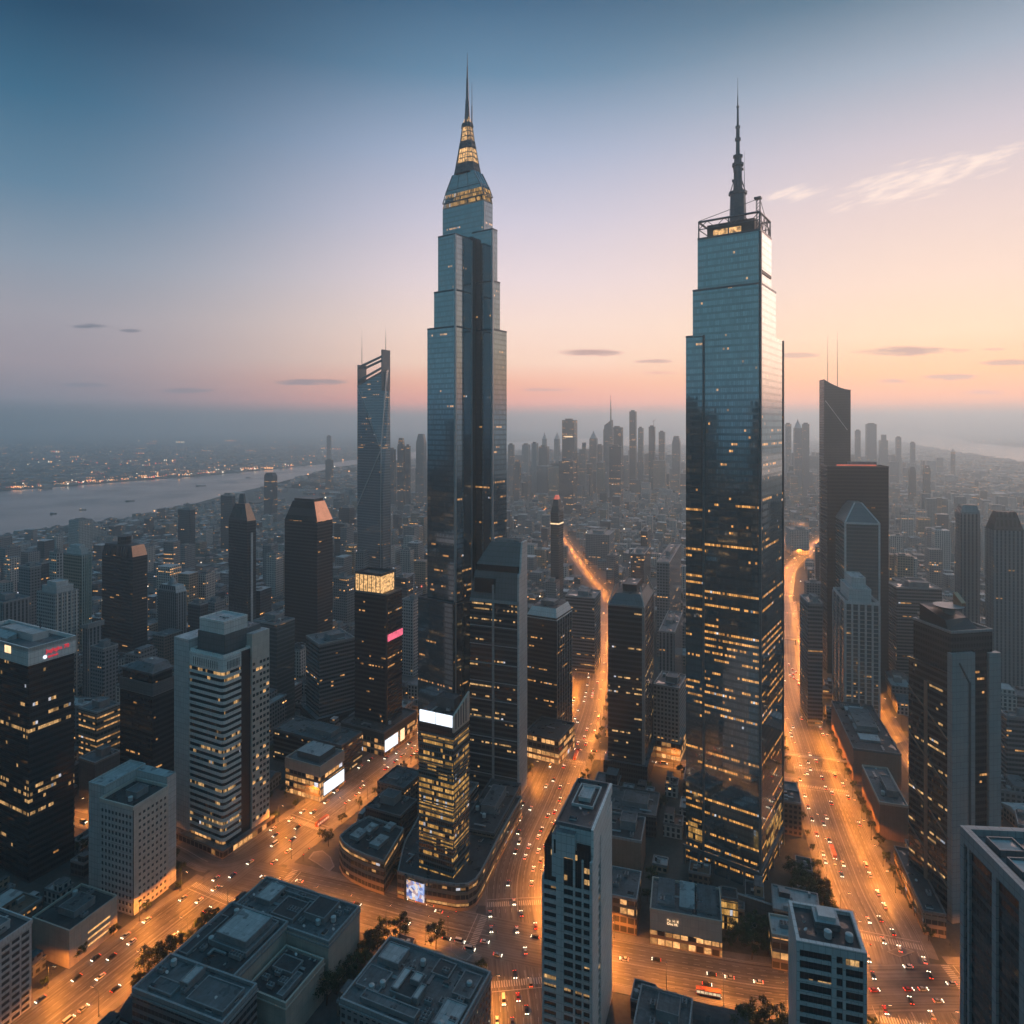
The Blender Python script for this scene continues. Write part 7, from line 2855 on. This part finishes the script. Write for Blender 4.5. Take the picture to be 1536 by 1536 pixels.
for nm_, side_, lab_, y0_, y1_ in (('central avenue', -1, 'small tree in the row on the left pavement of the central avenue', 300, 700), ('central avenue', 1, 'small tree in the row on the right pavement of the central avenue', 420, 760),
                                   ('diagonal avenue', 1, 'small tree in the row on the right pavement of the diagonal avenue', 440, 640), ('right hand avenue', -1, 'small tree in the row on the left pavement of the right hand avenue', 300, 620)):
    nx_ = 0
    for (p, t, n, s) in road_frames(nm_):
        if s < nx_ or not (y0_ < p.y < y1_):
            continue
        nx_ = s + 15
        q = p + n * side_ * (ROADS[nm_]['w'] / 2 + 3.6)
        if road_dist(q.x, q.y) > 1.5 and not near_rect((q.x, q.y, 2, 2, 0)):
            tree(q.x, q.y, lab_, lab_.replace('small tree in the row', 'trees'), rg, .6)

# ------------------------------------------------------------------ footbridges
for (p, q, lab) in (((226, 552), (280, 538), 'slim lit footbridge across the right hand avenue beside the mast tower'), ((333, 853), (385, 836), 'distant footbridge across the right hand avenue')):
    a, b = Vector(p), Vector(q)
    c = (a + b) / 2
    L = (b - a).length
    root = thing('footbridge', lab, 'bridge', (c.x, c.y, 0), math.atan2((b - a).y, (b - a).x))
    m = MB()
    m.box(-L / 2, L / 2, -1.6, 1.6, 6.2, 6.9, bottom=True)
    m.build('deck', MT['grey_p'], root)
    for sy in (-1.5, 1.5):
        m = MB()
        m.box(-L / 2, L / 2, sy - .05, sy + .05, 7.8, 7.95)
        for k in range(25):
            x = -L / 2 + k * L / 24
            m.box(x - .05, x + .05, sy - .05, sy + .05, 6.9, 7.8)
        m.build('railing', MT['steel_l'], root)
    for sx in (-L / 2 + 2, 0, L / 2 - 2):
        m = MB()
        m.box(sx - .5, sx + .5, -.9, .9, 0, 6.2)
        m.build('pier', MT['grey_p'], root)

# ------------------------------------------------------------------ traffic lights
for i, (px, py, rz, lab) in enumerate(((672, 1386, 20, 'traffic light at the near left corner of the central crossing'), (745, 1410, 110, 'traffic light in the middle of the central crossing'), (672, 1406, 200, 'traffic light on the slip road corner by the vent covered roof'),
                                       (905, 1430, -20, 'traffic light behind the slender pale tower'), (1300, 1440, 40, 'traffic light at the left of the right hand junction'), (1425, 1428, 140, 'traffic light at the right of the right hand junction'), (455, 1292, 60, 'traffic light where the avenue forks'))):
    x, y = G(px, py)
    root = thing('traffic_light', lab, 'traffic light', (x, y, 0), R(rz))
    m = MB()
    m.tube((0, 0, 0), (0, 0, 6.2), .12, .09, 6)
    m.tube((0, 0, 6.1), (5.0, 0, 6.4), .08, .06, 5)
    m.build('pole', MT['steel'], root)
    for x_ in (0, 4.6):
        m = MB()
        m.box(x_ - .22, x_ + .22, -.2, .2, 5.0 if x_ else 3.4, 6.2 if x_ else 4.6, 0)
        z_ = 5.0 if x_ else 3.4
        m.box(x_ - .14, x_ + .14, -.26, -.2, z_ + .82, z_ + 1.1, 1)
        m.build('signal_head', [MT['plant_d'], MT['tail']], root)

# ------------------------------------------------------------------ boats on the river
for i, (px, py, L, lab) in enumerate(((301, 729, 44, 'dark barge in midstream nearest the far bank'), (124, 765, 20, 'small white lit launch on the near side of the river'), (195, 752, 30, 'low dark barge left of midstream'), (372, 717, 28, 'tiny dark boat near the river bend'), (80, 771, 18, 'small boat close to the near bank at the left'))):
    x, y = G(px, py)
    root = thing('river_boat', lab, 'boat', (x, y, .3), R(20))
    m = MB()
    m.prism([(-L / 2, -L * .09), (L * .35, -L * .09), (L / 2, 0), (L * .35, L * .09), (-L / 2, L * .09)], 0, 2.4)
    m.build('hull', MT['plant_d'], root)
    m = MB()
    m.box(-L * .4, -L * .15, -L * .06, L * .06, 2.4, 5.5)
    m.build('cabin', MT['plant_w'], root)
    if i == 1:
        m = MB()
        m.box(-L * .38, -L * .17, -L * .065, L * .065, 3.6, 4.8)
        m.build('cabin_window', MT['warmsign'], root)

# ------------------------------------------------------------------ lights of the far city and the far bank
rg = random.Random(5)
m = MB()


def spot(x, y, z, r, k):
    m.face([(x - r, y - r, z), (x + r, y - r, z), (x + r, y + r, z), (x - r, y + r, z)], None, k)
    m.face([(x - r, y - r, z - r), (x + r, y - r, z - r), (x + r, y - r, z + r), (x - r, y - r, z + r)], None, k)


for _ in range(420):
    px = rg.uniform(-60, 500)
    bank = 738 + (703 - 738) * px / 420 if px < 420 else 703
    py = bank - abs(rg.gauss(0, 2.2)) - .6 if rg.random() < .45 else rg.uniform(652, bank - 2)
    x, y = G(px, py)
    if in_river(x, y) or y > 12000:
        continue
    r = y * rg.choice((.0003, .0004, .0005, .0007)) * (1.0 if rg.random() < .9 else 1.5)
    for _k in range(rg.choice((1, 1, 1, 2, 4))):
        spot(x + _k * y * .0035, y, 9, r, rg.choice((0, 0, 0, 1, 2)))
for _ in range(900):
    px, py = rg.uniform(-20, 1556), 690 + 300 * rg.random() ** 1.5
    x, y = G(px, py)
    if in_river(x, y) or near_rect((x, y, 1, 1, 0)) and y < 1900:
        continue
    spot(x, y, rg.uniform(6, 16), y * rg.choice((.0003, .0004, .0006, .0009)), rg.choice((0, 0, 0, 0, 1, 2)))
for _ in range(60):
    px, py = rg.uniform(1380, 1560), rg.uniform(648, 668)
    x, y = G(px, py)
    if not in_river(x, y):
        spot(x, y, 9, y * .0006, rg.choice((0, 1)))
stuff(m.build('distant_lamps', [glow('far_lamp_orange', (1.0, .42, .14), 3.2), glow('far_lamp_pale', (1.0, .78, .55), 3.2), glow('far_lamp_red', (1.0, .16, .08), 2.2)]))
# aviation lamp on the spire etc. stay with their towers

# ------------------------------------------------------------------ yards between the big blocks: sheds and garden trees
rg = random.Random(314)
ns = nt_ = 0
for _ in range(9000):
    if ns >= 150 and nt_ >= 120:
        break
    y = rg.uniform(285, 720)
    x = rg.uniform(-.80, .80) * y
    w, l = rg.uniform(7, 13), rg.uniform(7, 15)
    r = (x, y, w / 2, l / 2, R(-19))
    if road_dist(x, y) < 6 + max(w, l) / 2:
        continue
    if not near_rect((x, y, w / 2 + 1.2, l / 2 + 1.2, R(-19))) and ns < 150:
        h = rg.uniform(4, 9)
        mb = MB()
        wm = filler(mb, r, h, False, rg)
        o = mb.build('yard_shed', FM)
        o.location = (x, y, 0)
        o.rotation_euler = (0, 0, R(-19))
        tag(o, f"small {TONE[wm]} shed in a yard {zone(x, y)}", 'shed', f"small {TONE[wm]} sheds {zone(x, y)}")
        RECTS.append(r)
        ns += 1
    elif not near_rect((x, y, 2.5, 2.5, 0)) and nt_ < 120 and road_dist(x, y) > 5:
        tree(x, y, f"dark tree in a yard {zone(x, y)}", f"yard trees {zone(x, y)}", rg, .75)
        RECTS.append((x, y, 3, 3, 0))
        nt_ += 1
